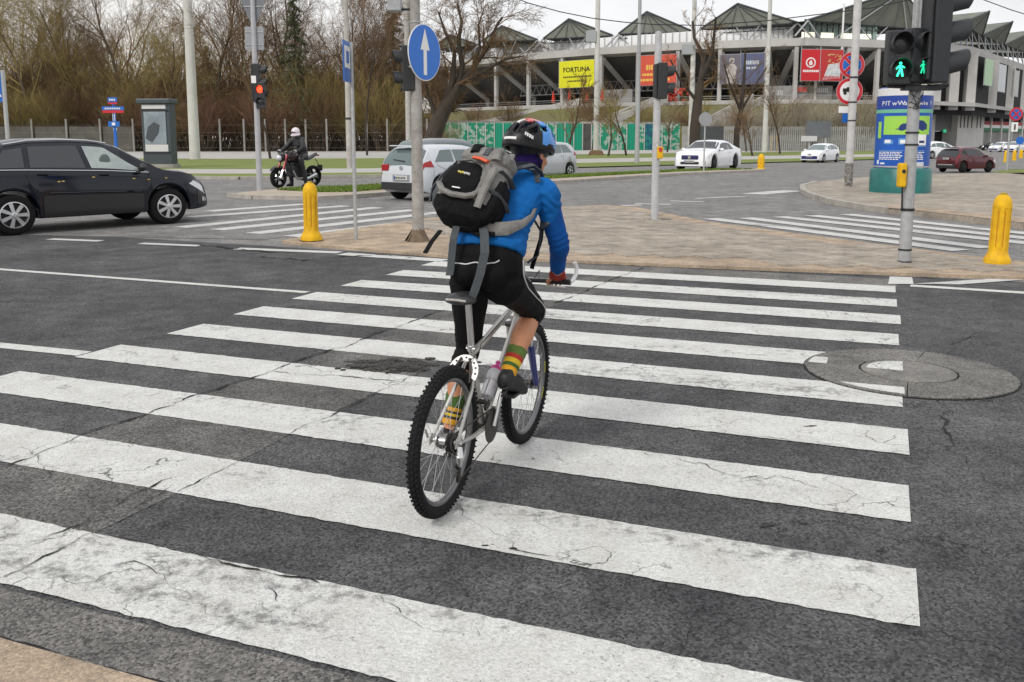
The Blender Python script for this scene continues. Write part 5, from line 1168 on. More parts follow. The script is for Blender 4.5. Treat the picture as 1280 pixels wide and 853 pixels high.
# -- bollards
def bollard(label, px, py, hpx, tilt=0, src=None, rz=0, sq=1):
    g = G(px, py); s = FP / (g.y * cp + CH * sp); h = hpx / s
    t = thing('bollard', label, 'bollard', (g.x, g.y, .045), rz, 'yellow plastic bollards'); n = 48
    mb = MB(); vs = []; prof = [(.128, 0), (.168, .012), (.172, .07), (.158, .10), (.134, .15), (.122, .19), (.124, .22), (.12, .76), (.122, .79), (.12, .84), (.105, .9), (.078, .945), (.04, .968), (.0, .975)]
    for r_, z in prof:
        for j in range(n):
            a = 2 * math.pi * j / n; fl = .0
            if .21 < z < .78: fl = -.014 if (j % 6) in (2, 3) else 0
            sqr = 1
            if z < .16: sqr = 1 + .10 * abs(math.cos(2 * a)) ** 2 * (1 - z / .16)
            vs.append(((r_ + fl) * sqr * math.cos(a), (r_ + fl) * sqr * math.sin(a), z * h / .99))
    fs = [(i * n + j, i * n + (j + 1) % n, (i + 1) * n + (j + 1) % n, (i + 1) * n + j) for i in range(len(prof) - 1) for j in range(n)]
    mb.add(vs, fs); part('body', mb, M['yellow'], t, True, ang=30)
    mb = MB(); mb.lathe([(.03, .96 * h), (.045, .975 * h), (.045, 1.0 * h), (.0, 1.005 * h)], 16); part('cap', mb, mat('yellow_cap', (.42, .32, .03), .6, 0, .3, 30), t, True)
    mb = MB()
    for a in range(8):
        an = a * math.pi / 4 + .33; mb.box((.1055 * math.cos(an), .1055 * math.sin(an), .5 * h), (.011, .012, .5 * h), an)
    part('groove_strip', mb, mat('orange_recess', (.5, .2, .01), .7), t)  # darker orange strips set into the grooves
    mb = MB()
    for i in range(7): a = i * .9 + .2; mb.prism([(.15 * math.cos(a), .15 * math.sin(a)), (.21 * math.cos(a + .2), .21 * math.sin(a + .2)), (.19 * math.cos(a + .6), .19 * math.sin(a + .6))], .001, .008)
    part('cracked_paving', mb, CRK, t); t.rotation_euler = (0, tilt, rz); return t
bollard('yellow bollard on the left tip of the island beside the thin sign post', 389.5, 304.5, 74, 0)
bollard('large yellow bollard near the right edge, leaning slightly right', 1245.5, 334.5, 89, .035, rz=.4)
def mini(label, px, py, hpx, wpx):
    g = G(px, py); s = FP / (g.y * cp + CH * sp); h = hpx / s; r = wpx / 2 / s; t = thing('bollard', label, 'bollard', g, 0, 'small far yellow bollards')
    mb = MB(); mb.lathe([(r * 1.2, 0), (r * 1.2, h * .12), (r, h * .16), (r, h * .8), (r * .8, h * .9), (r * .35, h), (0, h)], 16); part('body', mb, M['yellow'], t, True)
    mb = MB()
    for a in range(6): mb.box((r * math.cos(a * 1.047), r * math.sin(a * 1.047), h * .48), (.03, .03, h * .5), a * 1.047)
    part('rib', mb, M['yellow'], t)
mini('small yellow bollard on the right tip of the grass median', 951, 213.3, 20.5, 8)
mini('tiny yellow bollard at the foot of the right-hand no-stopping sign', 1257, 203, 15, 4.5); mini('tiny yellow bollard nearest the right edge, in front of the parked cars', 1267.5, 201, 13, 4.5); mini('tiny yellow bollard behind the others at the right edge', 1276, 198, 11, 4)
# -- overhead cables
def wire(name, label, pts, Y, r=.035):
    mb = MB(); mb.tube([P(x, y, Y) for x, y in pts], r, 5); o = part(name, mb, M['black_pl'], None); tag(o, label, 'cable')
wire('overhead_cable', 'thin overhead cable sagging across the sky above the stadium roof', [(560, -40), (640, -4), (660, 4), (700, 15), (740, 23), (780, 28), (820, 31), (880, 32), (960, 26), (1090, 10), (1160, -5)], 66)
wire('overhead_cable', 'thin overhead cable crossing the sky at the top right corner', [(1180, -18), (1235, 2), (1262, 12), (1300, 24), (1400, 48)], 60, .03)
# ================================================================ VEHICLES
def interp(tab, x):
    if x <= tab[0][0]: return tab[0][1]
    for (a, u), (b, v) in zip(tab[:-1], tab[1:]):
        if x <= b:
            t = (x - a) / (b - a + 1e-9); return u + (v - u) * t
    return tab[-1][1]
def smooth_tab(tab, n=3, k=80):
    x0, x1 = tab[0][0], tab[-1][0]; ys = [interp(tab, x0 + (x1 - x0) * i / k) for i in range(k + 1)]
    for _ in range(n): ys = [ys[0]] + [(ys[i - 1] + 2 * ys[i] + ys[i + 1]) / 4 for i in range(1, k)] + [ys[-1]]
    return [(x0 + (x1 - x0) * i / k, ys[i]) for i in range(k + 1)]
class Car:
    """x forward, origin on the ground midway between the axles"""
    def __init__(s, L, W, wb, fo, top, belt, wheel_r, ground=.2, tum=.42, low=.34):
        s.L, s.W, s.wb, s.x1 = L, W, wb, wb / 2 + fo; s.x0 = s.x1 - L; s.r = wheel_r; s.g = ground; s.tum = tum; s.low = low
        s.top = smooth_tab([(x, z) for x, z in top], 2, 110); s.belt = smooth_tab(belt, 3); s.ra = wheel_r + .065
    def ring(s, x):
        e0 = min(1, max(0, (x - s.x0) / .42)); e1 = min(1, max(0, (s.x1 - x) / .62)); f = (1 - (1 - e0) ** 2.6 * .13) * (1 - (1 - e1) ** 2.6 * .24)
        hw = s.W / 2 * f; zt = interp(s.top, x); zb = min(interp(s.belt, x), zt - .03); low = s.g + .09 * (1 - min(e0 * 1.6, 1)) + .04 * (1 - min(1, e1 * 1.6)); ar = 0
        for xw in (-s.wb / 2, s.wb / 2):
            d = abs(x - xw)
            if d < s.ra: ar = max(ar, s.r + math.sqrt(s.ra ** 2 - d * d))
        lo = max(low, ar); p3 = max(.52 * (s.g + zb), ar + .05); yr = hw * .955 - (zt - zb) * s.tum; g = min(1, (zt - zb) / .32)
        return [(0, max(low, ar)), (hw * .72, max(low, ar)), (hw * .955, lo), (hw * .985, lo + .03), (hw, max(p3, lo + .05)), (hw * .985, max(zb - .09, p3 + .02)), (hw * .955, zb), (max(yr, .1) + .015, zt - .075 * g - .012), (max(yr - .10, .05), zt - .018), (0, zt + .012)]
    def pt(s, x, q, sd=1, off=0.0):
        def raw(x, q):
            r = s.ring(x); i = min(int(q), 8); t = q - i; return Vector((x, r[i][0] + (r[i + 1][0] - r[i][0]) * t, r[i][1] + (r[i + 1][1] - r[i][1]) * t))
        p = raw(x, q)
        if off:
            dx = raw(min(x + .03, s.x1), q) - raw(max(x - .03, s.x0), q); a = raw(x, min(q + .15, 9)) - raw(x, max(q - .15, 0)); n = dx.cross(a)
            if n.length > 1e-9: p = p + n.normalized() * (off if n.y * 1 > 0 or (abs(n.y) < 1e-6 and n.z > 0) or n.z > 0 and q > 6.9 else -off)
        return Vector((p.x, p.y * sd, p.z))
    def body(s):
        xs = set(s.x0 + s.L * i / 84 for i in range(85))
        for xw in (-s.wb / 2, s.wb / 2):
            for i in range(25): xs.add(xw - s.ra * math.cos(math.pi * i / 24))
            xs.add(xw - s.ra - .004); xs.add(xw + s.ra + .004)
        xs = sorted(x for x in xs if s.x0 <= x <= s.x1); rs = []
        for x in xs: r = s.ring(x); rs.append([(x, y, z) for y, z in r] + [(x, -y, z) for y, z in reversed(r[1:-1])])
        mb = MB(); mb.rings(rs); return mb
    def patch(s, xf, q0, q1, nx=10, nq=4, off=.006, sd=1, th=0):
        """xf(v) -> (xa, xb) limits at height fraction v"""
        mb = MB(); vs = []
        for j in range(nq + 1):
            v = j / nq; xa, xb = xf(v)
            for i in range(nx + 1): vs.append(s.pt(xa + (xb - xa) * i / nx, q0 + (q1 - q0) * v, sd, off))
        mb.add(vs, [(j * (nx + 1) + i, j * (nx + 1) + i + 1, (j + 1) * (nx + 1) + i + 1, (j + 1) * (nx + 1) + i) for j in range(nq) for i in range(nx)]); return mb
    def screen(s, xa, xb, w0=.93, w1=.9, off=.008, n=10, q=7.15):
        """glass over the top surface between two stations"""
        mb = MB(); vs = []
        for i in range(n + 1):
            x = xa + (xb - xa) * i / n; r = s.ring(x)
            for j in range(9):
                u = -1 + 2 * j / 8; qq = 9 - abs(u) * (9 - q) * (w0 + (w1 - w0) * i / n); p = s.pt(x, qq, -1 if u < 0 else 1); d = s.pt(min(x + .05, s.x1), qq) - s.pt(max(x - .05, s.x0), qq); nn = Vector((-d.z, 0, d.x)).normalized()
                vs.append(p + nn * off)
        mb.add(vs, [(i * 9 + j, i * 9 + j + 1, (i + 1) * 9 + j + 1, (i + 1) * 9 + j) for i in range(n) for j in range(8)]); return mb
    def seam(s, pts, sd=1, r=.006, off=.002):
        mb = MB(); mb.tube([s.pt(x, q, sd, off) for x, q in pts], r, 4); return mb
def rim_mb(r, n, w_, style=0):
    mb = MB(); T = RX(math.pi / 2)
    mb.lathe([(r, -.02), (r, .03), (r * .93, .035), (r * .9, .0), (r * .9, -.05)], 30, T, caps=False)
    mb.lathe([(r * .2, .0), (r * .2, .03), (r * .13, .04), (0, .04)], 16, T)
    for i in range(n):
        a = 2 * math.pi * i / n
        for da in ((-.1, .1) if style == 1 else (0,)):
            p0 = Vector((r * .15 * math.cos(a), 0, r * .15 * math.sin(a))); p1 = Vector((r * .92 * math.cos(a + da), 0, r * .92 * math.sin(a + da)))
            d = (p1 - p0).normalized(); q = Vector((-d.z, 0, d.x)); wa, wb_ = w_ * .7, w_
            mb.add([p0 - q * wa + Vector((0, -.028, 0)), p1 - q * wb_ + Vector((0, -.02, 0)), p1 + q * wb_ + Vector((0, -.02, 0)), p0 + q * wa + Vector((0, -.028, 0)), p0 - q * wa + Vector((0, .0, 0)), p1 - q * wb_ + Vector((0, .01, 0)), p1 + q * wb_ + Vector((0, .01, 0)), p0 + q * wa + Vector((0, .0, 0))], [(0, 1, 2, 3), (0, 4, 5, 1), (1, 5, 6, 2), (2, 6, 7, 3), (3, 7, 4, 0)])
    return mb
RIM = mat('silver_rim', (.55, .56, .57), .3, .7); RIMB = mat('black_rim', (.03, .03, .03), .35, .4); HUBD = mat('brake_dark', (.03, .03, .03), .7)
def wheels(par, c, n=7, w_=.03, m=RIM, style=0, steer=0, w=.21):
    for xw in (c.wb / 2, -c.wb / 2):
        for sd in (1, -1):
            T = RX(math.pi / 2) if sd < 0 else RX(-math.pi / 2); r = c.r; mb = MB()
            pr = [(r * .62, -w * .5), (r * .7, -w * .52), (r * .93, -w * .5), (r, -w * .36), (r * 1.004, 0), (r, w * .36), (r * .93, w * .5), (r * .7, w * .52), (r * .64, w * .46), (r * .62, w * .3)]
            mb.lathe(pr, 32, T, caps=False); t = part('wheel', mb, M['rubber'], par, True, ang=60); t.location = (xw, sd * (c.W / 2 - w * .5 - .015), r)
            if steer and xw > 0: t.rotation_euler = (0, 0, steer)
            q = rim_mb(r * .66, n, w_, style)
            if sd > 0: q.v = [(-x, -y, z) for x, y, z in q.v]
            o = part('rim', q, m, t, ang=30); o.location = (0, sd * w * .47, 0)
            q = MB(); q.lathe([(r * .6, -.02), (r * .6, .0), (0, .0)], 20, T, caps=True); o = part('brake_disc', q, HUBD, t); o.location = (0, sd * w * .28, 0)
def place(o, front, rear, wb, halfw, side, track=None):
    """stand the car so that the near-side tyres touch the ground at two picture points; side = -1 right flank seen, 1 left flank"""
    f_, r_ = G(*front), G(*rear); d = f_ - r_; k = d.length / wb; a = math.atan2(d.y, d.x); n = Vector((math.sin(a), -math.cos(a), 0)) * (1 if side < 0 else -1)
    c = (f_ + r_) / 2 - n * halfw * k; o.location = (c.x, c.y, .005); o.rotation_euler = (0, 0, a); o.scale = (k, k, k); return k, c, a
def put(o, p, head, k): o.location = (p.x, p.y, .005); o.rotation_euler = (0, 0, head); o.scale = (k, k, k)
def paint(n, c, metal=.0, r=.28): return mat(n, c, r, metal, coat=.6, spec=.5)
GLD, GLC = M['glass_dark'], M['glass_car']
def common(t, c, pm, side_w, ws_x, rw_x, lights=True, chrome=None, plate_rear=False, plate_front=False, glass=GLD, handles=(), seams=(), mirror_x=None, hl=(.55, .06, 4.6, 5.9), tl=(.02, .35, 4.9, 6.0), q0=6.12, q1=6.9, hlm=None, tlm=None, sgl=None):
    part('body', c.body(), pm, t, True, ang=38)
    for sd in (1, -1):
        for k, (xa, xb, xc, xd) in enumerate(side_w):
            g_ = part('side_window', c.patch(lambda v: (xa + (xc - xa) * v, xb + (xd - xb) * v), q0, q1, sd=sd), (sgl[k] if sgl else glass), t, True)
        if side_w and chrome: part('belt_trim', c.seam([(x, 6.03) for x in [side_w[0][0] + (side_w[-1][1] - side_w[0][0]) * i / 14 for i in range(15)]], sd, .011, .006), chrome, t)
        for sm in seams: part('door_seam', c.seam(sm, sd), M['black'], t)
        for x in handles:
            p = c.pt(x, 5.35, sd, .012); mb = MB(); mb.box(p, (.17, .03, .03)); part('door_handle', mb, pm, t, bevel=.008)
        if mirror_x is not None:
            p = c.pt(mirror_x, 6.25, sd); mb = MB(); mb.ell((p.x, p.y + sd * .12, p.z + .04), (.07, .11, .075), 12, 8); part('mirror', mb, M['black_pl'] if chrome else pm, t, True)
            mb = MB(); mb.box((p.x, p.y + sd * .03, p.z + .0), (.06, .1, .04)); part('mirror_arm', mb, M['black_pl'], t)
        if lights:
            part('headlight', c.patch(lambda v: (c.x1 - hl[0] + .12 * v, c.x1 - hl[1] - .05 * v), hl[2], hl[3], sd=sd, off=.008), hlm or HLM, t, True)
            part('taillight', c.patch(lambda v: (c.x0 + tl[0], c.x0 + tl[1] - .06 * v), tl[2], tl[3], sd=sd, off=.008), tlm or TLM, t, True)
    for nm, (a, b) in (('windscreen', ws_x), ('rear_window', rw_x)): part(nm, c.screen(a, b), glass, t, True)
HLM = mat('headlamp_glass', (.62, .63, .64), .12, .3); TLM = mat('taillamp_red', (.33, .008, .012), .2)
PLT = mat('number_plate', (.62, .62, .6), .5)
def plate_marks(t, x, y0, z, sd=1, w_=.5):
    mb = MB(); mb.box((x, y0, z), (.02, w_, .11)); pl = part('number_plate', mb, PLT, t, bevel=.004)
    mb = MB(); yy = -w_ * .36
    while yy < w_ * .4: mb.box((x + sd * .012, y0 + yy, z), (.004, .035, .065)); yy += .062
    part('plate_marks', mb, M['black'], pl)
    mb = MB(); mb.box((x + sd * .0115, y0 + (w_ * .46) * (-sd if sd > 0 else 1), z), (.004, .03, .1)); part('plate_band', mb, M['sign_blue'], pl)
# ---- black SUV
c = Car(4.63, 1.89, 2.77, .92, [(-2.0, .95), (-1.97, 1.02), (-1.92, 1.1), (-1.72, 1.45), (-1.5, 1.6), (-1.0, 1.69), (-.3, 1.71), (.2, 1.68), (.55, 1.58), (.95, 1.33), (1.3, 1.13), (1.7, 1.07), (2.05, .98), (2.2, .88), (2.27, .7), (2.305, .55)],
        [(-1.94, 1.14), (-1.3, 1.13), (.2, 1.08), (1.1, 1.03), (1.7, .95), (2.3, .6)], .36, .27, .40)
c.x0 = c.x1 - c.L
t = thing('parked_car', 'black five-door SUV seen from its right side at the left edge of the road', 'car'); BP = mat('black_car_paint', (.007, .009, .017), .1, 0, coat=.0, spec=.42)
place(t, (210, 280.3), (17, 294.5), c.wb, .84, -1)
t.name = 'black_suv'; t.scale.z *= .945
GLL = mat('painted_daylight_glass', (.24, .29, .28), .06, 0, .35, 2.2, spec=.8, c2=(.42, .47, .45))  # opaque pane, the daylight beyond is painted into its colour
common(t, c, BP, [(-1.72, -1.15, -1.42, -1.12), (-1.06, -.12, -1.02, -.2), (-.02, 1.02, -.1, .30)], (.48, 1.22), (-1.93, -1.68), chrome=M['chrome'], handles=(-.88, .18), mirror_x=.86,
       seams=([(-.07, 6.9), (-.07, 5), (-.05, 3.4)], [(1.02, 6.0), (1.0, 5), (.9, 4), (.88, 3.3)], [(-1.06, 6.9), (-1.1, 6), (-1.15, 5), (-1.0, 4), (-.93, 3.3)], [(1.0, 3.5), (0, 3.45), (-.9, 3.5)]), hl=(.5, .1, 5.0, 6.3), sgl=[GLD, GLD, GLL])
wheels(t, c, 7, .034, RIM, 0, steer=-.05, w=.235)
for sd in (1, -1):
    mb = MB(); mb.tube([c.pt(x, 7.25, sd) + Vector((0, 0, .045)) for x in (-1.4, -1.0, -.5, 0, .35)], .018, 6); part('roof_rail', mb, M['chrome'], t, True)
    part('sill_cladding', c.patch(lambda v: (-.9, .88), 2.6, 3.9, sd=sd, off=.012), M['black_pl'], t, True)
    part('body_crease', c.seam([(x, 5.15) for x in (-1.6, -1, 0, .8, 1.5, 1.9)], sd, .007, .003), BP, t)
    part('lower_strip', c.seam([(x, 4.0) for x in (-.8, -.2, .4, .85)], sd, .012, .004), BP, t)
    part('fog_lamp', c.patch(lambda v: (c.x1 - .2, c.x1 - .08), 3.6, 4.1, sd=sd, off=.01), M['chrome'], t)
    part('bumper_inset', c.patch(lambda v: (c.x1 - .32, c.x1 - .03), 3.3, 4.6, sd=sd, off=.006), M['black_pl'], t)
for i, (x, q) in enumerate([(1.0, 5.0), (.72, 5.05), (-.02, 5.1), (-.55, 4.85), (-.62, 4.83), (1.35, 5.3)]):
    mb = MB(); p = c.pt(x, q - .15, -1, .004); mb.ell(p, (.03, .006, .014), 6, 4); part('paint_chip', mb, mat('ochre_mark', (.5, .36, .12), .6), t)
mb = MB(); mb.box((c.x1 - .01, 0, .62), (.05, 1.0, .3)); mb.box((c.x1 - .03, 0, .38), (.08, 1.3, .14)); part('grille', mb, M['black_pl'], t)
# seat and wheel silhouettes laid on the front pane, which is opaque and painted bright
mb = MB(); p = c.pt(.25, 6.4, -1, .01); mb.ell((p.x, p.y, p.z), (.1, .008, .13), 12, 8); mb.box((p.x - .05, p.y + .006, p.z - .14), (.22, .012, .12)); part('headrest_shape', mb, mat('seat_grey', (.13, .16, .16), .4), t)
# ---- white hatchback
def hatch(nm, label, pm, sc_, wh, extra=None, H=1.46):
    k = H / 1.46
    c = Car(4.0, 1.75, 2.55, .8, [(x, z * k) for x, z in [(-1.93, .72), (-1.91, .95), (-1.86, 1.06), (-1.66, 1.36), (-1.5, 1.42), (-.9, 1.46), (-.2, 1.46), (.15, 1.4), (.6, 1.15), (.95, .99), (1.4, .92), (1.8, .82), (1.97, .7), (2.06, .5)]],
            [(-1.95, .98 * k), (-1.0, .97 * k), (.3, .92 * k), (1.0, .88 * k), (1.5, .82), (2.07, .52)], .315, .2, .38)
    c.x1 = 1.275 + .8; c.x0 = c.x1 - 4.0
    t = thing(nm, label, 'car')
    common(t, c, pm, [(-1.5, -.78, -1.2, -.78), (-.7, .72, -.72, .18)], (.12, .86), (-1.89, -1.64), handles=(-.62, .25), mirror_x=.62, glass=GLC,
           seams=([(-.74, 6.9), (-.76, 5), (-.7, 3.4)], [(.78, 6.0), (.8, 5), (.72, 3.4)], [(-1.45, 6.2), (-1.4, 5.4), (-1.15, 4.6)]), hl=(.5, .08, 4.9, 6.2), tl=(.0, .36, 5.0, 6.25))
    wheels(t, c, *wh); return t, c
WP = paint('white_car_paint', (.54, .57, .61), .0, .3)
t, c = hatch('white_hatchback', 'white hatchback seen from behind, passing behind the arrow sign pole', WP, 1, (5, .03, RIM))
g0 = G(551, 251.5); hd_ = math.radians(90 - 40); kk = 1.1; fw = Vector((math.cos(hd_), math.sin(hd_), 0)); lt = Vector((-fw.y, fw.x, 0)); cen = g0 + fw * 1.275 * kk + lt * .8 * kk; put(t, cen, hd_, kk)
x0 = c.x0
mb = MB(); mb.box((x0 - .005, 0, .38), (.08, 1.5, .2)); part('rear_bumper_insert', mb, M['black_pl'], t, bevel=.02)
plate_marks(t, x0 - .03, -.0, .60, -1, .5)
mb = MB(); mb.box((x0 - .012, 0, .60), (.02, .62, .17)); part('plate_recess', mb, mat('recess_grey', (.28, .29, .31), .4), t)
for sd in (1, -1):
    mb = MB(); mb.box((x0 + .02, sd * .62, .86), (.07, .26, .17)); part('taillight', mb, TLM, t, bevel=.02)
mb = MB(); mb.lathe([(.05, 0), (.05, .012)], 16, MZ(x0 - .01, 0, .86) @ RY(-math.pi / 2)); part('badge', mb, M['chrome'], t)
mb = MB(); mb.box((-1.72, 0, 1.43), (.2, 1.1, .03)); part('spoiler', mb, WP, t, bevel=.01)
mb = MB(); mb.tube([(-1.9, -.1, 1.03), (-1.86, .35, 1.07)], .014, 5); part('wiper', mb, M['black_pl'], t)
# ---- grey estate behind it
t, c = hatch('grey_estate_car', 'silver-grey car mostly hidden behind the white hatchback, roof and windows showing', paint('grey_car_paint', (.20, .22, .24), .5, .3), 1, (5, .03, RIM), H=1.5)
put(t, G(562, 235) + Vector((.0, 2.6, 0)), math.radians(38), 1.2)
# ---- silver MPV
t, c = hatch('silver_hatchback', 'silver compact car passing right to left behind the cyclist’s helmet', paint('silver_car_paint', (.48, .50, .53), .35, .3), 1, (5, .03, RIM), H=1.6)
hd_ = math.radians(-128); kk = 1.04; fw = Vector((math.cos(hd_), math.sin(hd_), 0)); lt = Vector((-fw.y, fw.x, 0)); put(t, G(711, 222.3) + fw * 1.275 * kk - lt * .8 * kk, hd_, kk)
# ---- white coupe
c = Car(4.69, 1.81, 2.84, .83, [(-2.38, .8), (-2.34, .93), (-2.1, 1.02), (-1.7, 1.12), (-1.1, 1.33), (-.5, 1.4), (.0, 1.39), (.3, 1.32), (.85, 1.05), (1.2, .95), (1.7, .88), (2.05, .78), (2.2, .62), (2.26, .45)],
        [(-2.4, .88), (-1.4, .93), (.2, .88), (1.1, .84), (1.8, .76), (2.26, .5)], .34, .16, .42)
c.x1 = 1.42 + .83; c.x0 = c.x1 - 4.69
t = thing('white_coupe', 'white two-door coupe with black wheels and dark grille driving towards the camera', 'car'); WP2 = paint('bright_white_paint', (.78, .79, .82), 0, .25)
common(t, c, WP2, [(-1.15, -.55, -.9, -.55), (-.48, .88, -.5, .35)], (.28, 1.0), (-1.75, -1.05), glass=GLD, handles=(-.35,), mirror_x=.7, seams=([(-.52, 6.9), (-.6, 5), (-.5, 3.4)], [(.92, 6), (.95, 5), (.85, 3.4)]), hl=(.62, .16, 5.0, 6.2))
wheels(t, c, 5, .03, RIMB, 1, w=.24); place(t, (890.5, 213.2), (917, 211.2), c.wb, .8, 1)
gr_ = mat('dark_blue_grille', (.03, .035, .12), .3, .3)
mb = MB(); mb.box((c.x1 - .02, 0, .6), (.1, .82, .2)); o = part('grille', mb, gr_, t, bevel=.04)
mb = MB(); mb.lathe([(.07, 0), (.07, .02)], 14, MZ(c.x1 + .03, 0, .6) @ RY(math.pi / 2)); part('badge', mb, M['chrome'], o)
mb = MB(); mb.box((c.x1 - .03, 0, .34), (.1, .9, .12)); 
for sd in (1, -1): mb.box((c.x1 - .16, sd * .62, .36), (.12, .3, .16), sd * -.35)
part('lower_intake', mb, M['black_pl'], t, bevel=.02); plate_marks(t, c.x1 + .03, 0, .42, 1, .5)
place_wc = t
# ---- white MPV
c = Car(4.6, 1.78, 2.78, .9, [(-1.95, .75), (-1.92, .98), (-1.8, 1.1), (-1.55, 1.4), (-1.0, 1.5), (-.4, 1.53), (.1, 1.48), (.6, 1.28), (1.2, 1.02), (1.7, .92), (2.1, .76), (2.24, .6), (2.29, .48)],
        [(-1.95, 1.02), (-1, 1.0), (.4, .95), (1.2, .88), (1.8, .78), (2.3, .52)], .32, .18, .38)
c.x1 = 1.39 + .9; c.x0 = c.x1 - 4.3
t = thing('white_minivan', 'white people carrier with a blue-tinted bumper approaching on the far road', 'car')
common(t, c, WP2, [(-1.6, -.98, -1.3, -.98), (-.92, -.02, -.92, -.1), (.06, .95, .0, .38)], (.3, 1.25), (-1.88, -1.52), glass=GLC, handles=(-.75, .25), mirror_x=.85, hl=(.7, .12, 4.9, 6.2))
wheels(t, c, 5, .03, RIM, 0); place(t, (1028.5, 203.7), (1045, 202.9), c.wb, .78, 1)
mb = MB(); mb.box((c.x1 - .03, 0, .42), (.1, 1.3, .24)); part('lower_intake', mb, mat('navy_intake', (.01, .015, .12), .4), t, bevel=.03); plate_marks(t, c.x1 + .04, 0, .5, 1)
mb = MB(); mb.box((c.x1 - .05, 0, .68), (.1, .3, .06)); part('badge', mb, M['chrome'], t)
mpv = t
# ---- maroon SUV
c = Car(4.6, 1.85, 2.66, .9, [(-2.0, .8), (-1.97, 1.05), (-1.9, 1.15), (-1.68, 1.5), (-1.4, 1.6), (-.9, 1.66), (-.2, 1.66), (.2, 1.6), (.75, 1.3), (1.1, 1.1), (1.6, 1.02), (2.0, .92), (2.15, .8), (2.23, .55)],
        [(-2.0, 1.12), (-1, 1.08), (.3, 1.02), (1.1, .98), (1.7, .9), (2.23, .6)], .355, .24, .36)
c.x1 = 1.33 + .9; c.x0 = c.x1 - 4.3
t = thing('maroon_suv', 'dark maroon SUV seen from behind, driving off past the advertising column', 'car'); MP = paint('maroon_paint', (.075, .005, .013), .1, .25)
common(t, c, MP, [(-1.6, -.98, -1.3, -.98), (-.9, .0, -.92, -.08), (.08, .98, .02, .42)], (.38, 1.1), (-1.95, -1.66), glass=GLD, handles=(-.75, .25), mirror_x=.88, seams=([(-.03, 6.9), (-.05, 5), (0, 3.4)], [(-.95, 6.9), (-1.0, 5), (-.9, 3.6)], [(1.0, 6.0), (1.0, 4)]))
wheels(t, c, 5, .04, RIMB, 0); place(t, (1233.5, 215.6), (1201.5, 216.2), c.wb, .82, -1); t.scale = tuple(v * q for v, q in zip(t.scale, (1.0, 1.12, 1.16)))
mb = MB(); mb.box((c.x0 - .0, 0, .42), (.1, 1.55, .26)); part('rear_bumper', mb, M['black_pl'], t, bevel=.03); mb = MB(); mb.box((c.x0 - .04, 0, .5), (.06, 1.2, .07)); part('skid_plate', mb, M['chrome'], t, bevel=.01)
plate_marks(t, c.x0 - .03, 0, .9, -1, .52)
mb = MB(); mb.box((-1.72, 0, 1.62), (.3, 1.25, .04)); part('spoiler', mb, MP, t, bevel=.01)
# ---- parked cars far right
for i, (px, py, lab, hdg, k) in enumerate([(1250, 190, 'small white car parked behind the no-stopping sign, left of the other white one', -2.5, .95), (1268, 190.5, 'small white car parked far right behind the blue direction sign', -2.4, 1.0)]):
    o = dup(mpv, lab, G(px, py), hdg, k * 1.0, 'white cars parked at the far right')
    o.name = 'white_car'
o = dup(bpy.data.objects['black_suv'], 'small dark car parked in front of the stadium annexe, right of the maroon SUV', G(1239, 188.2), 3.0, .8); o.name = 'dark_car'
o = dup(mpv, 'white car half hidden behind the maroon SUV roof beside the advertising column', G(1172, 198.5), .3, 1.05); o.name = 'white_car'
# ================================================================ MOTORCYCLE AND RIDER
F_, R_ = G(348.5, 236), G(391.8, 233.4); d = F_ - R_; a = math.atan2(d.y, d.x); WB = 1.42; k = d.length / WB; k = max(k, .98)
mo = thing('motorcycle', 'black naked motorcycle with red front fork standing at the far carriageway', 'motorcycle', (R_.x, R_.y, .02), a); mo.scale = (k,) * 3
def mwheel(x, r, w_):
    mb = MB(); T = MZ(0, 0, 0) @ RX(math.pi / 2); mb.lathe([(r * .72, -w_ * .4), (r * .85, -w_ * .5), (r * .97, -w_ * .3), (r, 0), (r * .97, w_ * .3), (r * .85, w_ * .5), (r * .72, w_ * .4)], 30, T, caps=False)
    t = part('wheel', mb, M['rubber'], mo, True); t.location = (x, 0, r)
    q = rim_mb(r * .74, 5, .022, 1); o = part('rim', q, RIMB, t); q = MB(); q.lathe([(r * .45, .04), (r * .45, .05), (r * .3, .05), (r * .3, .04), (r * .45, .04)], 24, T, caps=False); q.lathe([(.05, -.08), (.05, .08)], 12, T); part('brake_disc', q, M['chrome'], t)
mwheel(0, .315, .17); mwheel(WB, .305, .12)
RF = mat('red_fork', (.22, .008, .02), .3, .2)
for y in (-.1, .1):
    mb = MB(); mb.tube([(WB + .0, y, .31), (WB - .14, y, .62)], .028, 8); part('fork_slider', mb, M['chrome'], mo, True)
    mb = MB(); mb.tube([(WB - .1, y, .52), (WB - .27, y, .95)], .034, 8); part('fork_leg', mb, RF, mo, True)
mb = MB(); mb.tube([(WB - .38, -.38, 1.0), (WB - .3, -.2, 1.05), (WB - .28, 0, 1.02), (WB - .3, .2, 1.05), (WB - .38, .38, 1.0)], .016, 8); part('handlebar', mb, M['dark_metal'], mo)
mb = MB(); mb.ell((WB - .12, 0, .88), (.12, .12, .13), 14, 10); hl_ = part('headlight', mb, M['black_pl'], mo, True); mb = MB(); mb.ell((WB - .06, 0, .87), (.09, .1, .1), 14, 10); part('headlight_glass', mb, HLM, hl_, True)
mb = MB(); mb.rings([[(x, y * w_, z0 + dz) for y, dz in ((-1, 0), (-.8, .8 * h_), (0, h_), (.8, .8 * h_), (1, 0), (.6, -.1), (-.6, -.1))] for x, w_, z0, h_ in ((.52, .1, .8, .08), (.65, .17, .82, .18), (.9, .2, .86, .22), (1.1, .15, .88, .16), (1.18, .08, .9, .1))]); part('fuel_tank', mb, mat('dark_tank', (.03, .012, .015), .25, coat=.5), mo, True, ang=60)
mb = MB()
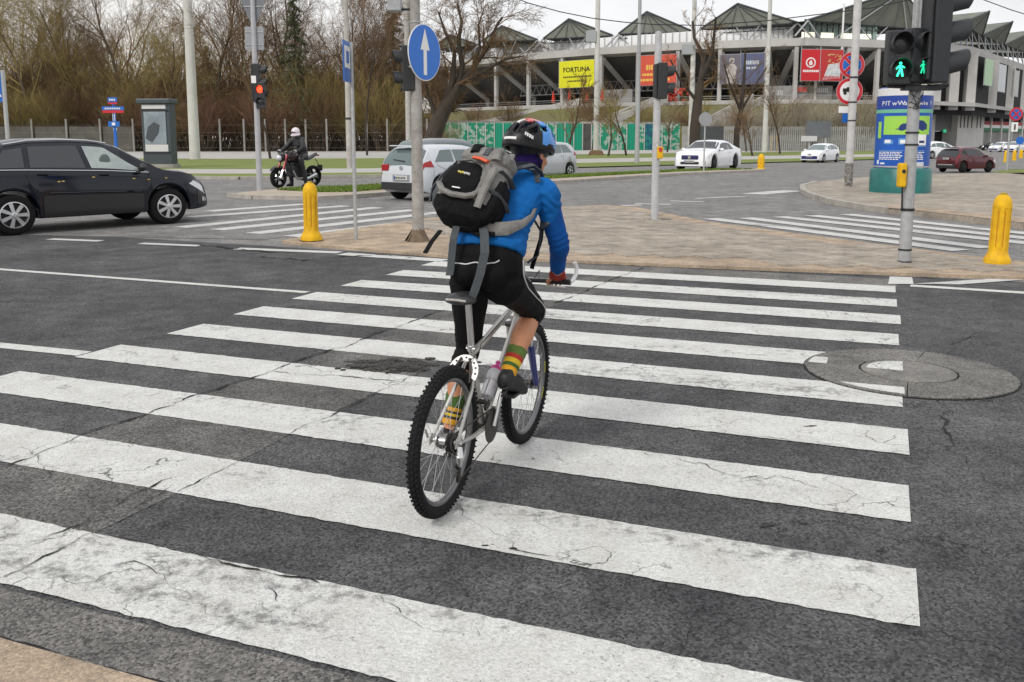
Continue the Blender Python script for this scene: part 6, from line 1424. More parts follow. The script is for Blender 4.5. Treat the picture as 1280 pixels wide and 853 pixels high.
for b in (((.78, 0, .48), (.42, .3, .34)), ((.68, 0, .7), (.3, .18, .2)), ((.95, 0, .62), (.16, .26, .24)), ((.62, 0, .36), (.3, .24, .16))): mb.box(*b)
part('engine', mb, M['dark_metal'], mo, bevel=.04)
mb = MB(); mb.tube([(1.05, 0, .8), (.8, .12, .68), (.45, .12, .5), (.35, .1, .35)], .022, 6); mb.tube([(1.05, 0, .8), (.8, -.12, .68), (.45, -.12, .5), (.35, -.1, .35)], .022, 6); mb.tube([(1.1, 0, .85), (1.05, .1, .55), (.95, .1, .3)], .022, 6); part('frame', mb, M['dark_metal'], mo)
mb = MB(); 
for y in (-.1, .1): mb.tube([(.45, y, .4), (0, y, .315)], .026, 6)
part('swingarm', mb, M['dark_metal'], mo)
mb = MB(); mb.rings([[(x, -w_, z), (x, w_, z), (x, w_ * .8, z + .06), (x, -w_ * .8, z + .06)] for x, w_, z in ((.62, .11, .8), (.3, .13, .78), (.05, .1, .86), (-.15, .05, .95))]); part('seat', mb, M['black_pl'], mo, True)
mb = MB(); mb.tube([(1.0, .17, .5), (.85, .19, .25), (.5, .18, .22), (.05, .17, .36)], [.025, .03, .05, .06], 10); part('exhaust', mb, M['chrome'], mo, True)
mb = MB(); mb.tube([(-.1, 0, .85), (-.28, 0, .6), (-.3, 0, .52)], .012, 5); mb.box((-.3, 0, .55), (.02, .2, .18)); part('tail_holder', mb, M['black_pl'], mo)
mb = MB(); mb.box((-.19, 0, .93), (.06, .14, .04)); part('taillight', mb, TLM, mo)
for y in (-.42, .42):
    mb = MB(); mb.tube([(WB - .36, y * .7, 1.0), (WB - .3, y * .9, 1.14)], .008, 5); mb.ell((WB - .3, y, 1.16), (.02, .07, .045), 10, 6); part('mirror', mb, M['black_pl'], mo, True)
for x, r in ((WB, .34), ):
    mb = MB(); T = MZ(x, 0, .305) @ RX(math.pi / 2); mb.lathe([(r, -.07), (r + .012, 0), (r, .07)], 10, T, caps=False, a0=.6, a1=2.4); part('mudguard', mb, M['black_pl'], mo, True)
MOTO_K = k; MOTO_A = a; MOTO = mo
# ================================================================ BICYCLE
BR = G(554, 645); BF = G(656, 554); bd = BF - BR; BA = math.atan2(bd.y, bd.x)
bike = thing('bicycle', 'silver-grey mountain bike with knobbly tyres being ridden across the zebra stripes', 'bicycle', (BR.x, BR.y, .014), BA)
bike.rotation_euler = (math.radians(2.0), 0, BA)
SIL = mat('brushed_frame_paint', (.50, .49, .46), .32, .55, .1, 30); CHN = mat('oily_chain', (.06, .055, .05), .5, .6, .3, 90); ALU = mat('polished_alloy', (.6, .6, .6), .28, .85); SPK = mat('spoke_steel', (.55, .55, .56), .3, .8)
RIMG = mat('grey_rim', (.17, .17, .175), .35, .6); KNB = mat('tyre_tread', (.020, .021, .022), .9, 0, .3, 60, spec=.15); BLF = mat('navy_fork', (.012, .018, .16), .3, .1, coat=.4)
WR = .352
def bwheel(x, cass=False):
    t = part('wheel', MB().lathe([(.296, -.016), (.302, -.024), (.318, -.0285), (.337, -.022), (.348, -.01), (.350, 0), (.348, .01), (.337, .022), (.318, .0285), (.302, .024), (.296, .016)], 64, RX(math.pi / 2), caps=False), M['rubber'], bike, True, ang=80); t.location = (x, 0, WR)
    kb = MB()
    for i in range(76):
        a = 2 * math.pi * i / 76
        for row, (yy, r, sx, sy) in enumerate(((-.021, .3415, .009, .010), (.021, .3415, .009, .010), (-.0075, .3495, .009, .009), (.0075, .3495, .009, .009))):
            aa = a + (.5 if row in (0, 3) else 0) * 2 * math.pi / 76; tilt = (.75 if row == 1 else -.75 if row == 0 else 0)
            kb.box((0, 0, 0), (sx, sy, .009), M=MZ(0, 0, 0) @ RY(-aa) @ MZ(r, yy, 0) @ RY(math.pi / 2) @ RX(tilt))
    o = part('tread_knobs', kb, KNB, t); o['kind'] = 'stuff'
    mb = MB(); mb.lathe([(.300, -.0145), (.284, -.013), (.277, -.006), (.277, .006), (.284, .013), (.300, .0145), (.296, 0)], 56, RX(math.pi / 2), caps=False); part('rim', mb, RIMG, t, True, ang=60)
    mb = MB(); mb.lathe([(.012, -.055), (.012, -.04), (.034 if cass else .024, -.036), (.034 if cass else .024, -.03), (.018, -.024), (.016, .024), (.03, .03), (.03, .035), (.012, .04), (.012, .055)], 20, RX(math.pi / 2)); part('hub', mb, ALU if cass else CHN, t, True)
    for i in range(28):
        a = 2 * math.pi * i / 28; sd = 1 if i % 2 else -1; off = (.32 if (i // 2) % 2 else -.32); mb = MB()
        mb.tube([(.026 * math.cos(a + off * 2.4), sd * .031, .026 * math.sin(a + off * 2.4)), (.28 * math.cos(a), sd * .004, .28 * math.sin(a))], .00115, 4, caps=False); part('spoke', mb, SPK, t)
    return t
rw = bwheel(0, True); fw_ = bwheel(1.11)
for sgn_, ang_ in ((1, .0), (1, -.55)):
    mb = MB()
    for k in range(5): a = ang_ + k * .05; mb.box((0, 0, 0), (.011, .0012, .008), M=RY(-a) @ MZ(.288, -.0145, 0) @ RY(.3))
    part('rim_print', mb, mat('rim_decal', (.72, .68, .02), .4), fw_)
mb = MB()
for k in range(6): rr_ = .052 - k * .0055; mb.lathe([(rr_, -.046 + k * .0 - k * .0045 + .02), (rr_, -.046 - k * .0045 + .0225)], 22, RX(math.pi / 2))
part('cassette', MB().lathe([(.05, .022), (.052, .024), (.044, .028), (.046, .030), (.038, .034), (.04, .036), (.03, .041), (.026, .046), (.016, .05)], 22, RX(math.pi / 2)), CHN, rw)
BB = Vector((.45, 0, .30)); ST = Vector((.30, 0, .70)); HT1 = Vector((.885, 0, .885)); HT0 = Vector((.93, 0, .755)); RH = Vector((0, 0, WR)); FH = Vector((1.11, 0, WR))
def tb(name, pts, r, m=SIL, n=12, par=bike, sq=None, **k): mb = MB(); mb.tube(pts, r, n, sq=sq); return part(name, mb, m, par, True, **k)
tb('seat_tube', [BB, BB.lerp(ST, .5), ST + Vector((-.016, 0, .045))], .0165); tb('top_tube', [ST + Vector((0, 0, 0)), HT1 + Vector((.0, 0, -.035))], .0175); tb('down_tube', [BB, HT0 + Vector((-.01, 0, .015))], .021)
tb('head_tube', [HT0, HT1], .021)
for y in (-1, 1):
    tb('seat_stay', [ST + Vector((-.01, y * .022, -.02)), Vector((.2, y * .045, .55)), Vector((0, y * .066, WR + .005))], [.009, .009, .008], n=8)
    tb('chain_stay', [BB + Vector((-.03, y * .035, 0)), Vector((.22, y * .052, .315)), Vector((0, y * .066, WR - .005))], [.012, .011, .009], n=8)
    mb = MB(); mb.prism([(-.028, -.02), (.03, -.015), (.035, .02), (0, .03), (-.025, .015)], -.003, .003, MZ(0, y * .067, WR) @ RX(math.pi / 2)); part('dropout', mb, SIL, bike)
tb('axle_nut', [(0, -.085, WR), (0, .085, WR)], .008, ALU, 8); tb('axle_nut', [(1.11, -.075, WR), (1.11, .075, WR)], .008, ALU, 8)
tb('quick_release_lever', [(0, .085, WR), (-.015, .095, WR + .05)], .006, ALU, 6)
mb = MB(); mb.cyl((.45, -.055, .3), (.45, .055, .3), .022, 16); part('bottom_bracket', mb, CHN, bike, True)
# brake booster over the rear tyre
up_ = (ST - RH); T = MZ(.19, 0, .635) @ RY(math.radians(33)); mb = MB(); rs = []
for i in range(17):
    a = math.pi * (-.12 + 1.24 * i / 16); ro_, ri_ = .078, .052; rs.append([T @ Vector((dx, r_ * math.cos(a), r_ * math.sin(a) * 1.15)) for dx, r_ in ((-.003, ro_), (.003, ro_), (.003, ri_), (-.003, ri_))])
mb.rings(rs); bo = part('brake_booster', mb, mat('white_alloy', (.56, .55, .52), .4, .4), bike)
mb = MB()
for i in range(9): a = math.pi * (.0 + 1.0 * i / 8); mb.lathe([(.0058, -.0045), (.0058, .0045)], 8, T @ MZ(0, .065 * math.cos(a), .065 * math.sin(a) * 1.15) @ RY(math.pi / 2))
part('booster_hole', mb, M['black'], bo)
for y in (-1, 1): tb('brake_arm', [T @ Vector((-.01, y * .05, -.05)), T @ Vector((-.012, y * .036, .03)), T @ Vector((-.012, y * .02, .07))], .006, CHN, 6); mb = MB(); mb.box(T @ Vector((-.02, y * .022, -.01)), (.05, .01, .012)); part('brake_pad', mb, M['black'], bike)
# seat post and saddle
tb('seat_post', [ST + Vector((-.01, 0, .02)), (.232, 0, .975)], .0165, ALU); mb = MB(); mb.lathe([(.022, 0), (.024, .012), (.022, .028)], 16, MZ(*(ST + Vector((-.01, 0, .025)))) @ RY(math.radians(-20))); part('seat_clamp', mb, ALU, bike, True)
tb('clamp_bolt', [ST + Vector((-.03, .02, .035)), ST + Vector((-.03, -.026, .035))], .0045, SIL, 6)
rs = []
for x, w_, h_, z in ((.085, .035, .012, .985), (.10, .062, .024, .99), (.14, .074, .032, .992), (.18, .066, .034, .99), (.23, .042, .03, .987), (.28, .024, .024, .987), (.33, .019, .02, .984), (.36, .012, .012, .978)):
    rs.append([(x, w_ * math.cos(a), z + .014 + h_ * .9 * math.sin(a) - (.012 * abs(math.cos(a)) ** 2) + .004 * math.cos(2 * a)) for a in [2 * math.pi * i / 20 for i in range(20)]])
mb = MB(); mb.rings(rs); sdl = part('saddle', mb, mat('scuffed_saddle', (.03, .03, .032), .45, 0, .5, 30, .2, 60), bike, True, ang=70)
mb = MB(); mb.tube([(.088, -.05, 1.002), (.078, 0, 1.005), (.088, .05, 1.002)], .006, 6); part('saddle_edge', mb, mat('worn_saddle_edge', (.35, .34, .33), .6, 0, .4, 60), sdl, True)
for y in (-.022, .022): tb('saddle_rail', [(.12, y, .995), (.17, y, .975), (.26, y, .975), (.32, y * .5, .99)], .0035, ALU, 6)
mb = MB(); mb.box((.226, 0, .977), (.05, .06, .022)); part('saddle_clamp', mb, CHN, bike, bevel=.004)
# fork
crown = HT0 + Vector((.012, 0, -.03))
mb = MB(); mb.box(crown, (.05, .15, .03)); part('fork_crown', mb, M['black_pl'], bike, bevel=.01)
for y in (-.062, .062):
    tb('fork_stanchion', [crown + Vector((0, y, .02)), crown + Vector((.05, y, -.15))], .0145, ALU); tb('fork_leg', [crown + Vector((.042, y, -.12)), FH + Vector((-.025, y, .03)), FH + Vector((-.004, y, -.0))], [.0205, .018, .015], BLF)
mb = MB(); mb.tube([crown + Vector((.035, -.062, -.11)), crown + Vector((.09, -.05, -.06)), crown + Vector((.1, 0, -.04)), crown + Vector((.09, .05, -.06)), crown + Vector((.035, .062, -.11))], .012, 8); part('fork_brace', mb, BLF, bike, True)
# cockpit
stem = Vector((.955, 0, .975)); tb('steerer', [HT1, HT1 + Vector((-.02, 0, .055))], .017, M['black_pl']); tb('stem', [HT1 + Vector((-.017, 0, .045)), stem], .016, M['black_pl'])
bar = [Vector((.925, -.29, .992)), Vector((.94, -.15, .985)), stem, Vector((.94, .15, .985)), Vector((.925, .29, .992))]; tb('handlebar', bar, .0125, M['black_pl'])
for s in (-1, 1):
    tb('grip', [Vector((.93, s * .17, .987)), Vector((.924, s * .295, .992))], .0165, M['black_pl'])
    tb('bar_end', [Vector((.925, s * .292, .992)), Vector((.96, s * .298, 1.0)), Vector((.995, s * .302, 1.025)), Vector((1.01, s * .30, 1.06)), Vector((1.0, s * .29, 1.09))], .0115, mat('white_bar_end', (.75, .75, .74), .4), n=10)
    tb('brake_lever', [Vector((.965, s * .12, .98)), Vector((1.0, s * .15, .955)), Vector((.985, s * .25, .95))], .005, ALU, 6)
    tb('brake_cable', [Vector((.97, s * .1, .98)), Vector((1.06, s * .07, 1.02)), Vector((1.03, s * .02, .92)), Vector((.9, .02, .87))], .0028, M['black_pl'], 6)
tb('rear_cable', [Vector((.88, -.022, .87)), Vector((.6, -.02, .80)), Vector((.36, -.022, .745)), Vector((.27, -.05, .73)), Vector((.2, -.03, .69))], .0022, M['black_pl'], 6)
tb('gear_cable', [Vector((-.02, -.085, .29)), Vector((-.09, -.07, .36)), Vector((-.02, -.06, .44)), Vector((.08, -.055, .45))], .0025, M['black_pl'], 6)
# drivetrain
CY = -.048; ca = math.radians(66)
mb = MB(); n = 40
vs = []
for i in range(n * 2): r_ = .083 if i % 2 else .088; a = math.pi * i / n; vs.append((r_ * math.cos(a), r_ * math.sin(a)))
mb.prism(vs, -.002, .002, MZ(.45, CY - .006, .30) @ RX(math.pi / 2)); mb.lathe([(.062, .004), (.066, .004), (.066, .008), (.062, .008), (.062, .004)], 30, MZ(.45, CY + .004, .30) @ RX(math.pi / 2), caps=False); part('chainring', mb, CHN, bike)
for s, y in ((1, -.075), (-1, .075)):
    e = BB + Vector((.17 * math.cos(ca) * s, y, .17 * math.sin(ca) * s)); tb('crank_arm', [BB + Vector((0, y * .85, 0)), e], [.013, .0105], ALU, 10)
    mb = MB(); c = e + Vector((0, (-.05 if y < 0 else .05), 0)); mb.box(c, (.085, .075, .016)); mb.cyl(e, c, .006, 8); part('pedal', mb, M['black_pl'], bike, bevel=.004)
def chain(a, ra_, b, rb, y, m=1):
    pts = []
    d = b - a; base = math.atan2(d.z, d.x)
    for i in range(13): an = base + math.pi / 2 + math.pi * i / 12; pts.append(a + Vector((ra_ * math.cos(an), 0, ra_ * math.sin(an))))
    return pts
hubp = RH + Vector((0, CY, 0)); crp = BB + Vector((0, CY, 0)); gp1 = Vector((.03, CY - .004, .235)); gp2 = Vector((.045, CY - .004, .165))
def arc(c, r, a0, a1, n=9): return [c + Vector((r * math.cos(a0 + (a1 - a0) * i / n), 0, r * math.sin(a0 + (a1 - a0) * i / n))) for i in range(n + 1)]
path = arc(crp, .086, -1.7, 1.62, 14) + arc(hubp, .04, 1.6, 3.9, 8) + [gp1 + Vector((.018, 0, .01)), gp1 + Vector((.02, 0, -.01)), gp2 + Vector((-.02, 0, .008)), gp2 + Vector((-.008, 0, -.02)), gp2 + Vector((.03, 0, -.012))]
mb = MB()
for a, b in zip(path, path[1:] + path[:1]):
    L_ = (b - a).length; k = max(1, int(L_ / .0127))
    for i in range(k): p, q = a.lerp(b, i / k), a.lerp(b, (i + .72) / k); mb.tube([p, q], .0048, 4, sq=(.75, 1.1))
part('chain', mb, CHN, bike)
mb = MB()
for gpx in (gp1, gp2): mb.lathe([(.021, -.003), (.021, .003)], 11, MZ(*gpx) @ RX(math.pi / 2))
mb.prism([(-.012, -.085), (.014, -.085), (.02, .015), (-.01, .02)], .008, .011, MZ(gp1.x + .006, gp1.y, gp1.z) @ RX(math.pi / 2)); part('derailleur_cage', mb, CHN, bike)
mb = MB(); mb.tube([(0, -.075, WR - .02), (-.02, -.088, .30), (.02, -.07, .24)], [.014, .02, .013], 8); part('derailleur', mb, ALU, bike, True)
mb = MB(); mb.box((.4, -.045, .42), (.06, .014, .03), M=RY(-.3)); mb.tube([(.385, 0, .44), (.385, -.045, .44)], .014, 8); part('front_derailleur', mb, CHN, bike, bevel=.003)
# bottle and cage
d_ = (HT0 - BB).normalized(); bn = Vector((-d_.z, 0, d_.x))
cage = MB(); c0 = BB + d_ * .12 + bn * .062
for a in (0, math.pi * .66, math.pi * 1.33):
    u = bn * (.038 * math.cos(a)) + Vector((0, .038 * math.sin(a), 0)); cage.tube([c0 + u, c0 + u + d_ * .12], .0028, 6)
cage.tube([c0 + bn * (.038 * math.cos(t_)) + Vector((0, .038 * math.sin(t_), 0)) for t_ in [i * .523 for i in range(12)]], .0028, 6, closed=True); cage.tube([c0 + d_ * .1 + bn * (.038 * math.cos(t_)) + Vector((0, .038 * math.sin(t_), 0)) for t_ in [i * .523 for i in range(12)]], .0028, 6, closed=True)
part('bottle_cage', cage, ALU, bike)
bot = thing('water_bottle', 'translucent white drinking bottle with a pink cap in the bicycle frame', 'bottle')
Rm = Matrix((d_.cross(Vector((0, 1, 0))).to_tuple(), (0, 1, 0), d_.to_tuple())).transposed().to_4x4(); LB_ = Matrix.Translation(bike.location) @ Euler(bike.rotation_euler).to_matrix().to_4x4()
bot.matrix_basis = LB_ @ MZ(*(c0 + d_ * .004)) @ Rm
mb = MB(); mb.lathe([(.0, 0), (.032, .0), (.036, .006), (.036, .07), (.033, .085), (.033, .1), (.036, .112), (.036, .145), (.026, .165)], 24); part('bottle_body', mb, mat('milky_plastic', (.62, .63, .68), .3, 0, .08, 14, trans=.15), bot, True)
mb = MB(); mb.lathe([(.027, .163), (.029, .166), (.029, .18), (.022, .186), (.012, .19), (.010, .205), (.014, .208), (.012, .218), (0, .219)], 20); part('cap', mb, mat('pink_plastic', (.72, .08, .35), .4), bot, True)
# ================================================================ CYCLIST
def ov(c, a, b, ax=(0, 0, 1), n=22, e=2.3, lat=(0, 1, 0), yaw=0.0):
    """superellipse ring: a = half width sideways, b = half depth, ax = body axis there"""
    ax = Vector(ax).normalized(); l = Vector(lat); l = (l - ax * l.dot(ax)).normalized(); dp = ax.cross(l)
    if yaw: q = l * math.cos(yaw) + dp * math.sin(yaw); dp = dp * math.cos(yaw) - l * math.sin(yaw); l = q
    out = []
    for i in range(n):
        t = 2 * math.pi * i / n; cx, sx = math.cos(t), math.sin(t); out.append(Vector(c) + l * (a * math.copysign(abs(cx) ** (2 / e), cx)) + dp * (b * math.copysign(abs(sx) ** (2 / e), sx)))
    return out
def weld(name, mb, m, par, vox=.007, it=5, fac=.5, label=None, sub=False):
    """fuse overlapping closed shapes into one continuous surface"""
    me = mb.mesh('tmp', None); o = link('tmp', me); r = o.modifiers.new('r', 'REMESH'); r.mode = 'VOXEL'; r.voxel_size = vox; r.use_smooth_shade = True
    s = o.modifiers.new('s', 'SMOOTH'); s.factor = fac; s.iterations = it
    nm = bpy.data.meshes.new_from_object(o.evaluated_get(bpy.context.evaluated_depsgraph_get())); bpy.data.objects.remove(o); bpy.data.meshes.remove(me); nm.name = name
    nm.materials.clear()
    for q in (m if isinstance(m, list) else [m]): nm.materials.append(q)
    nm.shade_smooth(); o = link(name, nm, par)
    if label: o['label'] = label
    return o
from mathutils import noise as MN
def wrinkle(o, fields, base=.0015, bf=18):
    """cloth folds: each field = (centre, radius, fold direction, spacing, depth)"""
    me = o.data; nr = [v.normal.copy() for v in me.vertices]
    for v, n_ in zip(me.vertices, nr):
        c = v.co.copy(); d = base * MN.noise(c * bf)
        for cc, rad, ax, sp_w, dep in fields:
            q = c - Vector(cc); w_ = 1 - q.length / rad
            if w_ > 0:
                s_ = q.dot(Vector(ax)) / sp_w + 1.6 * MN.noise(c * 9 + Vector((3, 1, 2))); d += dep * min(1, w_ * 1.8) * (1 - 2.2 * abs((s_ % 1.0) - .5)) * (.5 + .9 * abs(MN.noise(c * 7)))
        v.co = c + n_ * d
    me.update()
def chainlimb(mb, pts, rad, n=14):
    """smooth tapered limb: catmull through joints"""
    P_ = [Vector(p) for p in pts]; out = []; rr_ = []
    for i in range(len(P_) - 1):
        p0 = P_[max(0, i - 1)]; p1, p2 = P_[i], P_[i + 1]; p3 = P_[min(len(P_) - 1, i + 2)]
        for k in range(6):
            t = k / 6; out.append(.5 * ((2 * p1) + (p2 - p0) * t + (2 * p0 - 5 * p1 + 4 * p2 - p3) * t * t + (3 * p1 - p0 - 3 * p2 + p3) * t ** 3)); rr_.append(rad[i] + (rad[i + 1] - rad[i]) * (t * t * (3 - 2 * t)))
    out.append(P_[-1]); rr_.append(rad[-1]); mb.tube(out, rr_, n)
    for p, r in ((P_[0], rad[0]), (P_[-1], rad[-1])): mb.ell(p, (r * .97,) * 3, 12, 8)
SKIN = mat('skin', (.53, .235, .125), .55, 0, .1, 9, .05, 200); JER = None
rider = thing('person', 'cyclist in blue jersey, black tights and striped socks riding away over the zebra crossing', 'person', (BR.x, BR.y, .014), BA)
HIPR, KNR, ANR = (.38, -.165, 1.07), (.765, -.175, .845), (.485, -.14, .565)
HIPL, KNL, ANL = (.37, .005, 1.07), (.46, .07, .68), (.335, .115, .315)
SHR, ELR, WRR = (.60, -.295, 1.475), (.70, -.335, 1.215), (.865, -.275, 1.045)
SHL, ELL, WRL = (.59, .05, 1.475), (.72, .17, 1.22), (.865, .22, 1.04)
HC = Vector((.755, -.16, 1.662)); HY = math.radians(-22)
V = Vector
def along(a, b, t): return V(a).lerp(V(b), t)
b_ = MB()
# legs below the tights
for K_, A_, s in ((KNR, ANR, 1), (KNL, ANL, -1)):
    d = (V(A_) - V(K_)); bk = V((-.035, 0, -.01)) if s > 0 else V((-.03, 0, 0))
    chainlimb(b_, [K_, along(K_, A_, .14) + bk * .4, along(K_, A_, .34) + bk, along(K_, A_, .62) + bk * .5, along(K_, A_, .85), A_], [.055, .054, .058, .046, .035, .036])
    b_.ell(V(A_) + V((.0, 0, -.03)), (.04, .034, .05))
# thighs, pelvis, torso, arms (slim, under the clothes)
for H_, K_ in ((HIPR, KNR), (HIPL, KNL)): chainlimb(b_, [H_, along(H_, K_, .5), K_], [.075, .062, .052])
b_.rings([ov((.36, -.08, 1.02), .10, .08, (.1, 0, 1)), ov((.365, -.08, 1.12), .15, .10, (.3, 0, 1)), ov((.42, -.095, 1.26), .13, .09, (.5, 0, 1)), ov((.52, -.115, 1.41), .15, .10, (.55, 0, .8)), ov((.60, -.13, 1.5), .13, .07, (.5, 0, .8)), ov((.64, -.14, 1.55), .06, .055, (.4, 0, .9))])
chainlimb(b_, [(.62, -.135, 1.51), (.675, -.145, 1.56), (.72, -.155, 1.61)], [.062, .056, .056])
for S_, E_, W_ in ((SHR, ELR, WRR), (SHL, ELL, WRL)): chainlimb(b_, [V(S_).lerp(V((.6, -.13, 1.48)), .35), S_, E_, W_], [.05, .05, .038, .027])
# head with face
F = MZ(*HC) @ RZ(HY) @ RY(math.radians(10))
def fh(x, y, z): return F @ V((x, y, z))
def rmat(m): return m.to_3x3().to_4x4()
FM = rmat(F)
b_.ell(fh(0, 0, .02), (.098, .076, .108), 20, 14, FM); b_.ell(fh(.03, 0, -.045), (.062, .058, .07), 16, 12, FM); b_.ell(fh(.062, 0, -.085), (.028, .03, .026), 12, 8, FM)
b_.tube([fh(.088, 0, .012), fh(.108, 0, -.018), fh(.112, 0, -.03), fh(.096, 0, -.04)], [.008, .011, .015, .01], 8)
for s in (1, -1):
    b_.ell(fh(-.002, s * .075, -.012), (.018, .008, .03), 10, 8, FM); b_.ell(fh(.07, s * .035, -.03), (.02, .022, .02), 10, 8, FM); b_.ell(fh(.083, s * .03, .02), (.012, .022, .007), 10, 8, FM)
    b_.ell(fh(.104, s * .012, -.036), (.008, .008, .007), 8, 6, FM)
b_.ell(fh(.086, 0, -.062), (.012, .024, .006), 10, 6, FM); b_.ell(fh(.085, 0, -.072), (.011, .02, .006), 10, 6, FM)
# hands closed round the grips
def hand(mb, wrist, bx, by, bz, s, fr=.0085):
    c = V((bx, by, bz)); w0 = V(wrist)
    mb.tube([w0, w0.lerp(c, .5) + V((-.01, 0, .012)), c + V((-.012, 0, .026))], [.026, .03, .026], 12, sq=(1.35, .72)); mb.ell(c + V((-.014, 0, .022)), (.03, .042, .018), 12, 8)
    for k, (dy, ln) in enumerate(((-.034, .92), (-.012, 1.05), (.011, 1.0), (.033, .8))):
        R_ = .0265; pts = [c + V((-.01, dy * s, .03))] + [c + V((R_ * math.sin(a), dy * s, R_ * math.cos(a) * 1.0)) for a in [(.35 + .62 * i) * ln for i in range(5)]]
        mb.tube(pts, [fr * 1.1, fr * 1.12, fr, fr * 1.02, fr * .92, fr * .8], 8); mb.ell(pts[-1], (fr * .8,) * 3, 8, 6)
    tp = [c + V((-.03, -s * .03, .012)), c + V((-.018, -s * .052, -.004)), c + V((.004, -s * .056, -.02)), c + V((.018, -s * .05, -.024))]; mb.tube(tp, [.012, .011, .0095, .008], 8); mb.ell(tp[-1], (.008,) * 3, 8, 6)
gR = (.925, -.235 - .022, .985); gL = (.925, .235, .985)
hand(b_, WRR, *gR, -1); hand(b_, WRL, *gL, 1)
body = weld('body', b_, SKIN, rider, .0056, 3, .45)
for s in (1, -1):
    mb = MB(); mb.ell(fh(.088, s * .03, .004), (.009, .013, .008), 12, 8, FM); e_ = part('eye', mb, M['sign_white'], rider, True); mb = MB(); mb.ell(fh(.0955, s * .031, .004), (.003, .0055, .0055), 10, 6, FM); part('pupil', mb, M['black'], e_)
mb = MB(); mb.ell(fh(.0945, 0, -.066), (.004, .02, .0028), 10, 6, FM); part('lips', mb, mat('lip_skin', (.4, .14, .1), .5), rider, True)
# jersey
JER = mat('blue_jersey', (.005, .108, .36), .75, 0, .14, 7, .3, 60, spec=.15); JER_SHADE = mat('shaded_blue_sleeve', (.005, .072, .29), .75, 0, .15, 9, .3, 60, spec=.15)
j = MB()
j.rings([ov((.352, -.077, 1.20), .188, .132, (.42, 0, .9)), ov((.362, -.08, 1.225), .190, .134, (.45, 0, .9)), ov((.395, -.088, 1.265), .173, .122, (.5, 0, .86)), ov((.45, -.10, 1.34), .166, .115, (.55, 0, .83)), ov((.52, -.115, 1.425), .175, .118, (.55, 0, .83)), ov((.575, -.125, 1.485), .178, .105, (.5, 0, .83)), ov((.62, -.135, 1.53), .135, .09, (.45, 0, .85)), ov((.65, -.14, 1.57), .072, .066, (.4, 0, .9))])
for S_, E_, W_, sg in ((SHR, ELR, WRR, 1), (SHL, ELL, WRL, -1)):
    chainlimb(j, [V(S_).lerp(V((.59, -.13, 1.47)), .4) + V((0, 0, 0)), S_, along(S_, E_, .45) + V((-.008, 0, 0)), E_, along(E_, W_, .5), along(E_, W_, .86)], [.075, .067, .057, .051, .044, .039])
# soft folds
rj = random.Random(4)
for i in range(9):
    a = V((.40 + .02 * i, -.1 + rj.uniform(-.15, .1), 1.22 + .022 * i)); j.tube([a + V((-.13, -.06, .02)), a + V((-.135, .0, .03)), a + V((-.12, .07, .02))], [.004, .012, .004], 6) if False else None
for k in range(0):
    t = .25 + .12 * k; c = along(SHR, ELR, t); j.tube([c + V((-.05, -.045, .01)), c + V((0, -.075, -.005)), c + V((.05, -.04, .012))], [.006, .008, .004], 6)
for k in range(0):
    t = .1 + .16 * k; c = along(ELR, WRR, t); j.tube([c + V((-.045, -.01, -.02)), c + V((-.01, -.052, .0)), c + V((.035, -.03, .03))], [.006, .007, .004], 6)
jo = weld('jersey', j, [JER, JER_SHADE], rider, .0065, 3, .5)
wrinkle(jo, [(ELR, .12, (.3, .4, 1), .045, .007), (WRR, .14, (.5, .3, 1), .035, .004), (SHR, .17, (.5, -.2, .8), .06, .008), ((.42, -.2, 1.25), .2, (.5, .3, .9), .055, .009), ((.43, -.0, 1.22), .16, (.3, .8, .5), .05, .007), ((.36, -.1, 1.22), .2, (.1, .9, .5), .05, .006), ((.5, -.22, 1.4), .17, (.8, .5, -.5), .05, .007)], .002, 14)
# sleeve shade painted in as a darker blue: forearm side of the right sleeve and underarm
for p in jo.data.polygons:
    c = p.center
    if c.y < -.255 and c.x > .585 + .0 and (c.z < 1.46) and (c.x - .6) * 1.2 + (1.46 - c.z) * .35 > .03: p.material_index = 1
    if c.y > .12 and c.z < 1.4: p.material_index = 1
mb = MB(); mb.rings([ov((.655, -.142, 1.545), .067, .06, (.6, 0, .9)), ov((.70, -.15, 1.585), .066, .062, (.6, 0, .9)), ov((.73, -.156, 1.615), .07, .07, (.5, 0, .9))]); mat('purple_scarf', (.022, .010, .085), .8, 0, .4, 22, .3, 60, spec=.1); nb = weld('neck_scarf', mb, mat('dark_collar', (.018, .02, .03), .8, 0, .3, 22, .3, 60, spec=.1), rider, .006, 3)
mb = MB(); mb.ell(fh(-.012, 0, -.03), (.088, .0835, .075), 18, 12, FM)
mb.v = [v if (F.inverted() @ V(v)).x < .028 else tuple(F @ V((.028, (F.inverted() @ V(v)).y * .9, (F.inverted() @ V(v)).z))) for v in mb.v]; part('headscarf', mb, MATS['purple_scarf'], rider, True)
